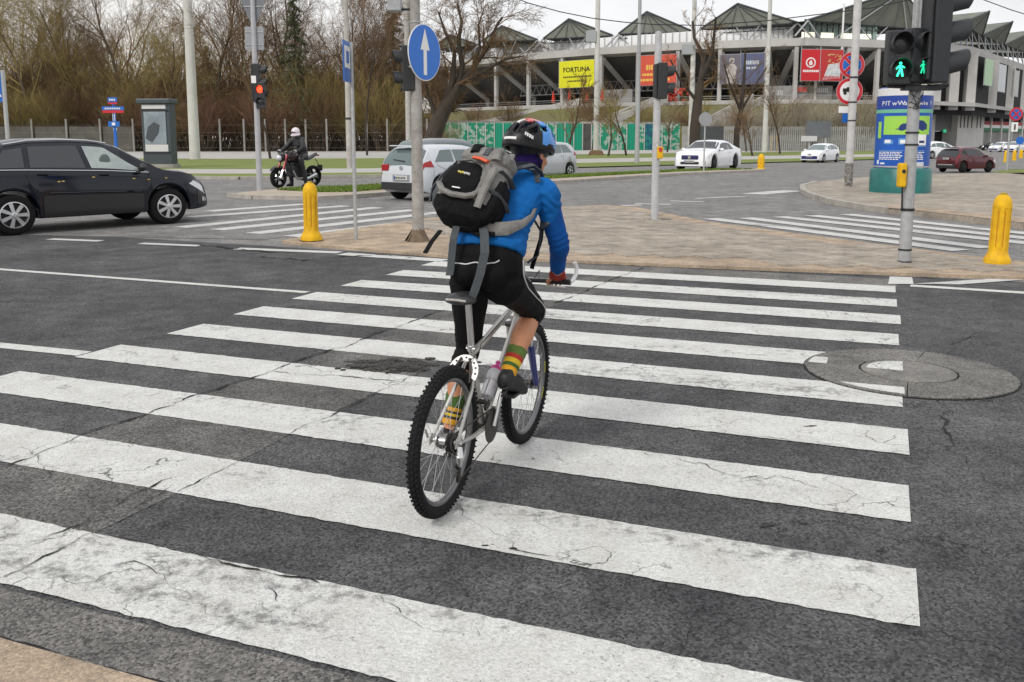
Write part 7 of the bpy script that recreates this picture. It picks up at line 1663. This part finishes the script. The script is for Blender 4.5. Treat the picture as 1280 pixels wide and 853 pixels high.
# tights
TI = mat('black_tights', (.0055, .0055, .0062), .7, 0, .2, 10, .2, 30, spec=.12)
t_ = MB()
t_.rings([ov((.375, -.085, 1.03), .12, .10, (.0, 0, 1)), ov((.365, -.083, 1.06), .165, .125, (.1, 0, 1)), ov((.355, -.08, 1.10), .186, .142, (.2, 0, 1)), ov((.352, -.078, 1.16), .186, .135, (.35, 0, .9)), ov((.36, -.078, 1.20), .178, .125, (.4, 0, .9))])
chainlimb(t_, [V(HIPR) + V((-.02, .0, -.02)), along(HIPR, KNR, .33) + V((-.01, 0, .0)), along(HIPR, KNR, .68), V(KNR) + V((-.005, 0, .006)), along(KNR, ANR, .13) + V((-.012, 0, 0))], [.108, .096, .079, .066, .059])
chainlimb(t_, [V(HIPL) + V((-.02, .0, -.02)), along(HIPL, KNL, .33) + V((-.01, 0, 0)), along(HIPL, KNL, .7), V(KNL), along(KNL, ANL, .14) + V((-.02, 0, 0)), along(KNL, ANL, .26) + V((-.02, 0, 0))], [.106, .092, .073, .061, .062, .059])
t_.ell((.275, -.14, 1.105), (.085, .085, .085)); t_.ell((.275, -.01, 1.105), (.085, .085, .085))
ti = weld('tights', t_, TI, rider, .0065, 4, .5)
wrinkle(ti, [(KNR, .13, (.6, 0, .8), .03, .004), (KNL, .14, (0, 0, 1), .03, .005), ((.33, -.08, 1.06), .14, (0, .5, .9), .04, .004)], .0012, 16)
from mathutils.bvhtree import BVHTree
def surf_line(o, pts, r, name, m, off=.003, n=26, sqz=None):
    """piping laid on a cloth surface: points are pulled onto it"""
    bv = BVHTree.FromPolygons([v.co for v in o.data.vertices], [p.vertices for p in o.data.polygons]); q = []
    P_ = [V(p) for p in pts]; tot = len(P_) - 1
    for i in range(n + 1):
        t = i / n * tot; k = min(int(t), tot - 1); p = P_[k].lerp(P_[k + 1], t - k); h = bv.find_nearest(p); q.append(h[0] + h[1] * off)
    for _ in range(2): q = [q[0]] + [(q[i - 1] + q[i] * 2 + q[i + 1]) / 4 for i in range(1, len(q) - 1)] + [q[-1]]
    mb = MB(); mb.tube(q, r, 6); return part(name, mb, m, rider, True)
PIP = mat('reflective_piping', (.55, .55, .56), .4)
surf_line(ti, [(.37, -.28, 1.17), (.36, -.29, 1.09), (.42, -.28, 1.02), (.55, -.275, .96), (.68, -.26, .91), (.77, -.25, .86), (.77, -.24, .81)], .0035, 'piping', PIP)
surf_line(ti, [(.41, -.28, 1.16), (.42, -.28, 1.09), (.5, -.27, 1.05)], .0018, 'piping', PIP)
surf_line(ti, [(.2, .07, 1.175), (.19, -.03, 1.165), (.19, -.12, 1.172), (.22, -.2, 1.18)], .0035, 'waist_piping', PIP, .004)
# socks
SB2 = [('green', (.10, .16, .03)), ('red', (.42, .03, .02)), ('yellow', (.62, .42, .02)), ('dark_green', (.05, .11, .02)), ('orange', (.62, .30, .01)), ('dark', (.03, .03, .03))]
def sock(K_, A_, bk, seq):
    s = None
    for i, (nm, c0_, c1_) in enumerate(seq):
        cc = dict(SB2)[nm]; m = mat('sock_' + nm, cc, .85, 0, .12, 40, .3, 150); mb = MB(); a, b = along(K_, A_, c0_) + bk, along(K_, A_, c1_) + bk; r0, r1 = .053 - .014 * (c0_ - .6) / .4, .053 - .014 * (c1_ - .6) / .4
        mb.tube([a, a.lerp(b, .5), b], [r0, (r0 + r1) / 2 + .0015, r1], 22)
        if s is None: s = part('sock', mb, m, rider, True)
        else: part('stripe', mb, m, s, True)
sock(KNR, ANR, V((-.006, 0, 0)), [('green', .62, .74), ('red', .74, .80), ('yellow', .80, .865), ('dark_green', .865, .915), ('orange', .915, 1.02)])
sock(KNL, ANL, V((-.008, 0, 0)), [('dark_green', .58, .76), ('orange', .76, .81), ('dark', .81, .84), ('yellow', .84, .875), ('dark', .875, .91), ('orange', .91, .98)])
# shoes
SH = mat('black_shoe', (.016, .017, .018), .5, 0, .3, 14, .3, 50, spec=.3)
def shoe(heel, toe, lat=(0, 1, 0)):
    heel, toe = V(heel), V(toe); d = toe - heel; L_ = d.length; u = d.normalized(); l = V(lat); upv = u.cross(l).normalized() * -1 if u.cross(l).z < 0 else u.cross(l).normalized(); rs = []
    for t, a, h, dz in ((-.02, .018, .03, .03), (.02, .033, .075, .0), (.12, .037, .105, 0), (.27, .036, .112, 0), (.42, .039, .085, 0), (.6, .046, .066, 0), (.78, .048, .054, 0), (.92, .038, .042, 0), (1.0, .018, .022, .008)):
        c = heel + u * (L_ * t) + upv * (h / 2 + dz); rs.append([c + l * (a * math.copysign(abs(math.cos(q)) ** .85, math.cos(q))) + upv * (h / 2 * math.copysign(abs(math.sin(q)) ** .75, math.sin(q))) for q in [2 * math.pi * i / 20 for i in range(20)]])
    mb = MB(); mb.rings(rs); o = part('shoe', mb, SH, rider, True, ang=70)
    mb = MB(); mb.rings([[r_[10 + k] * 1.0 + upv * -.006 + l * (.003 * (1 if k < 5 else -1)) * 0 for k in (0, 2, 4, 6, 8)] + [r_[10 + k] + upv * -.012 for k in (8, 6, 4, 2, 0)] for r_ in rs[1:]]); part('sole', mb, M['black'], o)
    mb = MB(); 
    for t in (.42, .53, .63): c = heel + u * (L_ * t) + upv * (.09 - .06 * (t - .42)); mb.tube([c - l * .042 - upv * .02, c + upv * -.002, c + l * .042 - upv * .02], .0075, 6)
    part('shoe_strap', mb, M['grey_pl'], o, True)
pr = BB + V((.17 * math.cos(ca), -.125, .17 * math.sin(ca))); pl = BB + V((-.17 * math.cos(ca), .125, -.17 * math.sin(ca)))
shoe(V((pr.x - .115, -.14, pr.z + .065)), V((pr.x + .135, -.155, pr.z - .03))); shoe(V((pl.x - .135, .12, pl.z + .085)), V((pl.x + .09, .13, pl.z - .012)))
# gloves
GLV = mat('red_glove', (.30, .02, .012), .7, 0, .35, 40, .2, 120)
for W_, g_, s in ((WRR, gR, -1), (WRL, gL, 1)):
    mb = MB(); c = V(g_); w0 = V(W_).lerp(c, -.06); mb.tube([V(W_), V(W_).lerp(c, .5) + V((-.01, 0, .012)), c + V((-.012, 0, .026))], [.031, .034, .030], 12, sq=(1.35, .78)); mb.ell(c + V((-.014, 0, .022)), (.034, .045, .022), 12, 8)
    for dy in (-.034, -.012, .011, .033):
        pts = [c + V((-.01, dy * s, .03))] + [c + V((.0265 * math.sin(a), dy * s, .0265 * math.cos(a))) for a in (.35, .9)]; mb.tube(pts, [.0112, .0116, .0108], 8)
    weld('glove', mb, GLV, rider, .004, 2, .4)
# helmet
HM = [mat('helmet_black', (.008, .008, .009), .4, spec=.3), mat('helmet_blue', (.02, .22, .62), .3, coat=.4), mat('helmet_red', (.62, .12, .12), .35, coat=.3), mat('helmet_white', (.72, .72, .72), .35, coat=.3)]
HF = MZ(*fh(-.012, 0, .045)) @ FM @ RY(math.radians(4)); NU, NVv = 64, 20; vs = []; fs = []; ms = []
def hs(u, v):     # u: 0 = front, v: 0 top .. 1 rim
    ph = v * 1.78; a, b, h = .152, .116, .135; x = a * math.sin(min(ph, 1.9)) * math.cos(u); y = b * math.sin(min(ph, 1.9)) * math.sin(u); z = h * math.cos(ph)
    rib = .006 * math.cos(y / .108 * 2 * math.pi * 1.5); x -= .012 * (1 if x < 0 else 0) * min(1, -x / .1 if x < 0 else 0)
    s = 1 + rib * 1.2 if v < .8 else 1; return HF @ V((x * s, y * s, z * s + (.006 if x > 0 else -.012) * v))
for i in range(NVv + 1):
    for k in range(NU): vs.append(hs(2 * math.pi * k / NU, max(i / NVv, .004)))
for i in range(NVv):
    for k in range(NU):
        u = 2 * math.pi * (k + .5) / NU; v = (i + .5) / NVv; x = math.sin(v * 1.78) * math.cos(u); y = math.sin(v * 1.78) * math.sin(u)
        lane = abs(y) * 3.4; L_ = lane - math.floor(lane); vent = (.2 < L_ < .78) and (.2 < v < .72) and abs(y) < .88 and (-.93 < x < -.3 or -.2 < x < .12 and abs(y) > .5 or .3 < x < .7)
        if vent: continue
        m_ = 0
        if x > -.16 and abs(y) > .12 and v < .84 + .1 * x: m_ = 1
        if v < .52 and abs(y) < .36 and -.5 < x < .1: m_ = 2
        if -.72 < x < -.42 and abs(y) < .2: m_ = 3
        if v > .93: m_ = 0
        k2 = (k + 1) % NU; fs.append((i * NU + k, i * NU + k2, (i + 1) * NU + k2, (i + 1) * NU + k)); ms.append(m_)
mb = MB(); mb.v = [tuple(p) for p in vs]; mb.f = fs; mb.m = ms; hl = part('helmet', mb, HM, rider, True, ang=50); so_ = hl.modifiers.new('thickness', 'SOLIDIFY'); so_.thickness = .012; so_.offset = -1
mb = MB(); mb.ell((0, 0, 0), (.128, .092, .092), 24, 14, None); mb.v = [tuple(HF @ V(v)) for v in mb.v if True]; part('inner_shell', mb, M['black_pl'], hl, True)
mb = MB(); pts = [HF @ V((-.158 * math.cos(a), .115 * math.sin(a), -.005)) for a in (-.35, -.17, 0, .17, .35)]; mb.tube(pts, .013, 8, sq=(.5, 1.1)); part('reflector', mb, HM[3], hl, True)
for i, a in enumerate((-1.35, -1.22, -1.08, -.95)):
    mb = MB(); q = HF @ V((-.135 * math.cos(a + .55) - .02, -.116 * abs(math.sin(a)), .012 + .004 * i)); mb.box(q, (.014, .006, .016), M=FM @ RZ(.3)); part('logo_mark', mb, HM[3], hl)
for s in (1, -1):
    mb = MB(); mb.tube([fh(-.05, s * .086, -.0), fh(.0, s * .08, -.06), fh(.03, s * .05, -.105), fh(.045, 0, -.118)], .004, 6, sq=(1.6, .5)); part('chin_strap', mb, M['black_pl'], hl)
# ================================================================ BACKPACK
PO = V((-.80, .03, .60)).normalized(); PT = V((.53, -.19, .80)); PT = (PT - PO * PT.dot(PO)).normalized(); PL = PT.cross(PO) * -1; PC = V((.325, -.035, 1.50)); yw = math.radians(4)
if PL.y < 0: PL = -PL
PL2 = PL * math.cos(yw) + PO * math.sin(yw); PO2 = PO * math.cos(yw) - PL * math.sin(yw)
pk = thing('backpack', 'grey and black hiking backpack with an orange strip on the cyclist’s back', 'backpack', (BR.x, BR.y, .014), BA)
FB = mat('pack_black', (.008, .008, .009), .8, 0, .3, 16, .8, 42, spec=.12); FG_ = mat('pack_grey', (.20, .195, .187), .8, 0, .25, 14, .8, 42, spec=.15); FO = mat('pack_orange', (.62, .10, .04), .7); FD = mat('pack_webbing', (.06, .07, .078), .8, 0, .2, 40, .2, 120)
def pp(l, t, o): return PC + (PL2 * l + PT * t + PO2 * o) * .86
wr_ = [((.32, -.04, 1.5), .5, (.3, .5, .8), .055, .006)]
def pring(t, a, b, c=0, e=2.7, n=28, lo=0):
    out = []
    for i in range(n):
        q = 2 * math.pi * i / n; cx, sx = math.cos(q), math.sin(q); out.append(pp(lo + a * math.copysign(abs(cx) ** (2 / e), cx), t, c + b * math.copysign(abs(sx) ** (2 / e), sx)))
    return out
def pshape(name, rings_, m, par=pk, ang=70): mb = MB(); mb.rings(rings_); return part(name, mb, m, par, True, ang=ang)
main = MB(); main.rings([pring(-.235, .09, .06, -.01), pring(-.222, .135, .10, 0), pring(-.16, .165, .128), pring(-.08, .172, .132), pring(.02, .17, .125), pring(.10, .162, .112, -.01), pring(.17, .148, .095, -.025), pring(.2, .12, .07, -.03)])
main.ell(pp(-.13, -.15, .03), (.05, .05, .05)); main.ell(pp(.12, -.14, .04), (.05, .05, .06))
mo_ = weld('main_compartment', main, [FB, FG_], pk, .007, 3); wrinkle(mo_, wr_, .004, 13)
for p in mo_.data.polygons:
    c = (p.center - PC) / .86; l, t, o = c.dot(PL2), c.dot(PT), c.dot(PO2)
    if -.125 < t < .21 and o > .02 - max(0, (-l - .03)) * .9 and l > -.165: p.material_index = 1
pshape('front_pocket', [pring(-.125, .07, .02, .10, lo=.035), pring(-.11, .108, .035, .108, lo=.035), pring(-.04, .116, .048, .108, lo=.035), pring(.03, .106, .045, .102, lo=.035), pring(.085, .08, .036, .09, lo=.035), pring(.105, .05, .018, .085, lo=.035)], FB)
def onpack(pts, r, name, m, sq=None): mb = MB(); mb.tube([pp(*p) for p in pts], r, 8, sq=sq); return part(name, mb, m, pk, True)
onpack([(-.085, -.105, .14), (-.05, -.13, .15), (.03, -.14, .155), (.1, -.125, .15), (.145, -.08, .13)], .02, 'pocket_frame', FG_, (1, .7))
onpack([(-.075, -.12, .15), (-.11, -.05, .12), (-.1, .05, .11), (-.06, .11, .105)], .016, 'pocket_frame', FG_, (1, .8))
onpack([(.13, -.06, .12), (.12, .03, .12), (.08, .1, .115)], .007, 'zip', FD); onpack([(-.05, .07, .155), (.02, .094, .145), (.09, .075, .14)], .004, 'zip', M['black'])
onpack([(-.065, .118, .125), (-.02, .128, .125), (.03, .13, .12)], .017, 'orange_strip', FO, (1, .5))
onpack([(.0, -.095, .158), (.045, -.098, .158)], .0075, 'reflective_tab', M['sign_white'], (1, .5))
for i in range(6): 
    mb = MB(); mb.box(pp(-.012 + i * .0125, .0 + .002 * (i % 2), .1575), (.009, .009, .010), M=Matrix((PL2, PT, PO2)).transposed().to_4x4()); part('logo_mark', mb, mat('logo_yellow', (.5, .42, .08), .6) if i > 2 else mat('logo_pale', (.45, .45, .43), .6), pk)
# lid and top
ld = MB(); ld.rings([pring(.13, .10, .06, .03), pring(.16, .155, .105, .0), pring(.205, .160, .11, -.015), pring(.245, .13, .085, -.02), pring(.262, .07, .045, -.02)])
wrinkle(weld('lid', ld, FG_, pk, .007, 2), wr_, .004, 14)
pshape('lid_pocket', [pring(.2, .10, .05, -.06), pring(.24, .135, .075, -.045), pring(.275, .12, .062, -.04), pring(.29, .06, .03, -.04)], FB)
onpack([(-.14, .2, .05), (-.12, .255, .02), (-.1, .27, -.05)], .011, 'lid_strap', FG_, (1.6, .5)); onpack([(.10, .2, .07), (.09, .262, .03), (.08, .28, -.05)], .011, 'lid_strap', FD, (1.6, .5))
onpack([(-.02, .165, .11), (-.02, .215, .10), (-.02, .26, .04)], .010, 'lid_strap', FD, (1.6, .5))
onpack([(.05, .17, .11), (.06, .22, .095), (.06, .25, .05)], .016, 'haul_fold', FB, (1.4, .7)); onpack([(-.09, .15, .10), (-.08, .2, .1), (-.07, .235, .07)], .02, 'fold', FG_, (1.2, .8))
# side pockets and compression straps (right flank faces the viewer)
pshape('side_pocket', [pring(-.17, .02, .06, .0, lo=-.165), pring(-.12, .038, .09, .0, lo=-.168), pring(-.03, .04, .085, .0, lo=-.168), pring(.05, .026, .07, .0, lo=-.162)], FB)
pshape('side_pocket', [pring(-.17, .02, .06, .0, lo=.165), pring(-.12, .035, .09, .0, lo=.168), pring(-.03, .036, .085, .0, lo=.168), pring(.03, .02, .07, .0, lo=.162)], FD)
onpack([(-.205, -.06, -.07), (-.212, -.055, 0), (-.19, -.05, .08), (-.15, -.045, .12)], .0085, 'compression_strap', FD, (1.8, .4)); onpack([(-.17, .1, -.08), (-.175, .1, 0), (-.14, .1, .09)], .0085, 'compression_strap', FD, (1.8, .4))
onpack([(-.115, .09, .115), (-.125, .0, .135), (-.125, -.09, .135), (-.12, -.16, .11)], .02, 'grey_rib', FG_, (1.0, .7))
onpack([(.19, -.13, .02), (.215, -.04, .03), (.2, .06, .03), (.15, .12, .06)], .006, 'bungee_loop', M['black_pl'])
onpack([(.205, -.16, .04), (.225, -.08, .05), (.21, .01, .05), (.16, .07, .08)], .005, 'bungee_loop', FD)
onpack([(.17, .12, .02), (.2, .07, -.02), (.205, -.02, -.04), (.19, -.1, -.06)], .02, 'left_wing', FB, (1.6, .5))
# shoulder straps over the shoulders
for s, sh in ((-1, SHR), (1, SHL)):
    mb = MB(); y0 = -.135 + s * .105
    mb.tube([(.47, y0 * .5 + PC.y * .5 - .02, 1.60 - .01), (.545, y0, 1.612), (.615, y0 + s * .012, 1.585), (.675, y0 + s * .02, 1.50), (.665, y0 + s * .03, 1.40), (.58, y0 + s * .06, 1.31)], .028, 10, sq=(1.0, .36)); part('shoulder_strap', mb, FD, pk, True)
onpack([(-.07, .235, -.12), (-.04, .26, -.06), (.03, .265, -.04)], .014, 'load_strap', FD, (1.5, .5))
mb = MB(); mb.tube([(.50, -.26, 1.595), (.53, -.275, 1.57), (.525, -.28, 1.53)], .012, 6, sq=(1.8, .4)); part('strap_end', mb, FD, pk, True)
# hip belt and hanging webbing
mb = MB(); mb.tube([(.25, -.02, 1.335), (.235, -.12, 1.32), (.27, -.22, 1.325), (.345, -.272, 1.345), (.42, -.29, 1.375), (.5, -.28, 1.41)], [.03, .034, .034, .02, .012, .010], 10, sq=(.42, 1.0)); part('hip_belt', mb, FG_, pk, True)
mb = MB(); mb.tube([(.24, -.06, 1.305), (.222, -.09, 1.30), (.23, -.17, 1.30)], .012, 8); part('belt_pad', mb, FB, pk, True)
def strap(pts, w_=.014, m=FD, n='webbing_strap'): mb = MB(); mb.tube([V(p) for p in pts], w_, 4, sq=(1.35, .14)); return part(n, mb, m, pk)
def ribbon(pts, w_, nm='webbing_strap'):
    q = [V(p) for p in pts]; mb = MB(); vs = []
    for p in q:
        l = V((.36, -.93, 0)) * w_ / 2
        vs += [p - l, p + l, p + l + V((-.004, 0, 0)), p - l + V((-.004, 0, 0))]
    mb.rings([vs[i * 4:i * 4 + 4] for i in range(len(q))]); return part(nm, mb, FD, pk)
ribbon([(.205, .01, 1.335), (.175, .012, 1.28), (.17, .02, 1.20), (.165, .025, 1.13), (.16, .03, 1.105)], .034)
ribbon([(.225, -.115, 1.345), (.185, -.14, 1.30), (.165, -.15, 1.22), (.155, -.13, 1.12), (.15, -.10, 1.03), (.15, -.085, 1.0)], .040)
ribbon([(.21, .01, 1.335), (.205, -.05, 1.33), (.215, -.115, 1.34)], .022, 'belt_buckle')
mb = MB(); mb.tube([(.3, .14, 1.30), (.24, .16, 1.25), (.2, .175, 1.20)], .012, 6, sq=(1.4, .4)); part('webbing_strap', mb, FB, pk)
mb = MB(); mb.tube([(.64, -.25, 1.42), (.62, -.224, 1.345), (.62, -.266, 1.28), (.62, -.25, 1.16), (.60, -.20, 1.12)], .011, 6, sq=(1.5, .4)); part('dangling_strap', mb, FD, pk, True)
mb = MB(); mb.tube([(.66, -.27, 1.42), (.63, -.27, 1.33), (.62, -.265, 1.24), (.61, -.22, 1.09)], .009, 6, sq=(1.3, .5)); part('dangling_strap', mb, FB, pk, True)
# ================================================================ MOTORCYCLIST
mr = thing('person', 'motorcyclist in black gear and a white helmet sitting on the standing motorcycle', 'person', tuple(MOTO.location), MOTO_A); mr.scale = (MOTO_K,) * 3
b_ = MB(); hipc = V((.42, 0, .93))
b_.rings([ov((.40, 0, .84), .15, .14, (0, 0, 1)), ov((.41, 0, .95), .17, .14, (.1, 0, 1)), ov((.47, 0, 1.1), .19, .15, (.3, 0, 1)), ov((.55, 0, 1.27), .215, .155, (.35, 0, 1)), ov((.58, 0, 1.4), .18, .11, (.3, 0, 1)), ov((.62, 0, 1.47), .07, .07, (.3, 0, 1))])
for s in (1, -1):
    chainlimb(b_, [(.42, s * .1, .9), (.72, s * .22, .84), (.66, s * .27, .45), (.6, s * .3, .12)], [.115, .10, .075, .06])
    chainlimb(b_, [(.6, s * .17, 1.4), (.72, s * .33, 1.2), (.9, s * .32, 1.08), (1.03, s * .32, 1.06)], [.09, .078, .062, .05]); b_.tube([(.56, s * .3, .06), (.66, s * .31, .06), (.8, s * .32, .04)], [.06, .055, .035], 10)
b_.tube([(.62, 0, 1.42), (.65, 0, 1.55)], [.06, .06], 10); b_.ell((.67, 0, 1.6), (.09, .07, .1)); b_.ell((.75, 0, 1.58), (.02, .014, .02))
for s in (1, -1):
    c = V((1.07, s * .32, 1.06)); b_.ell(c, (.045, .045, .035))
    for k in range(4): b_.tube([c + V((.01, (k - 1.5) * .02, .02)), c + V((.045, (k - 1.5) * .02, .01)), c + V((.04, (k - 1.5) * .02, -.025))], [.011, .011, .009], 6)
    b_.tube([c + V((-.01, -s * .035, 0)), c + V((.03, -s * .05, -.02))], [.012, .009], 6)
weld('body', b_, mat('black_leather', (.012, .012, .014), .45, 0, .3, 9, .3, 25), mr, .016, 2)
mb = MB(); mb.ell((.67, 0, 1.63), (.135, .12, .13), 20, 14); h_ = part('helmet', mb, mat('pearl_helmet', (.68, .62, .66), .25, coat=.5), mr, True)
mb = MB(); mb.ell((.695, 0, 1.615), (.118, .108, .055), 18, 10); part('visor', mb, mat('purple_visor', (.05, .02, .07), .15), h_, True)
mb = MB(); mb.tube([(.62, -.12, 1.555), (.72, -.118, 1.53), (.79, -.05, 1.52), (.8, 0, 1.52), (.79, .05, 1.52), (.72, .118, 1.53), (.62, .12, 1.555)], .03, 8); part('chin_bar', mb, MATS['pearl_helmet'], h_, True)
for s in (1, -1): mb = MB(); mb.tube([(.98, s * .32, 1.06), (1.04, s * .32, 1.065), (1.1, s * .32, 1.05)], [.05, .052, .035], 10); part('glove', mb, mat('grey_glove', (.38, .37, .36), .7, 0, .2, 20), mr, True)
mb = MB(); mb.ell((.5, .0, 1.25), (.02, .14, .1));
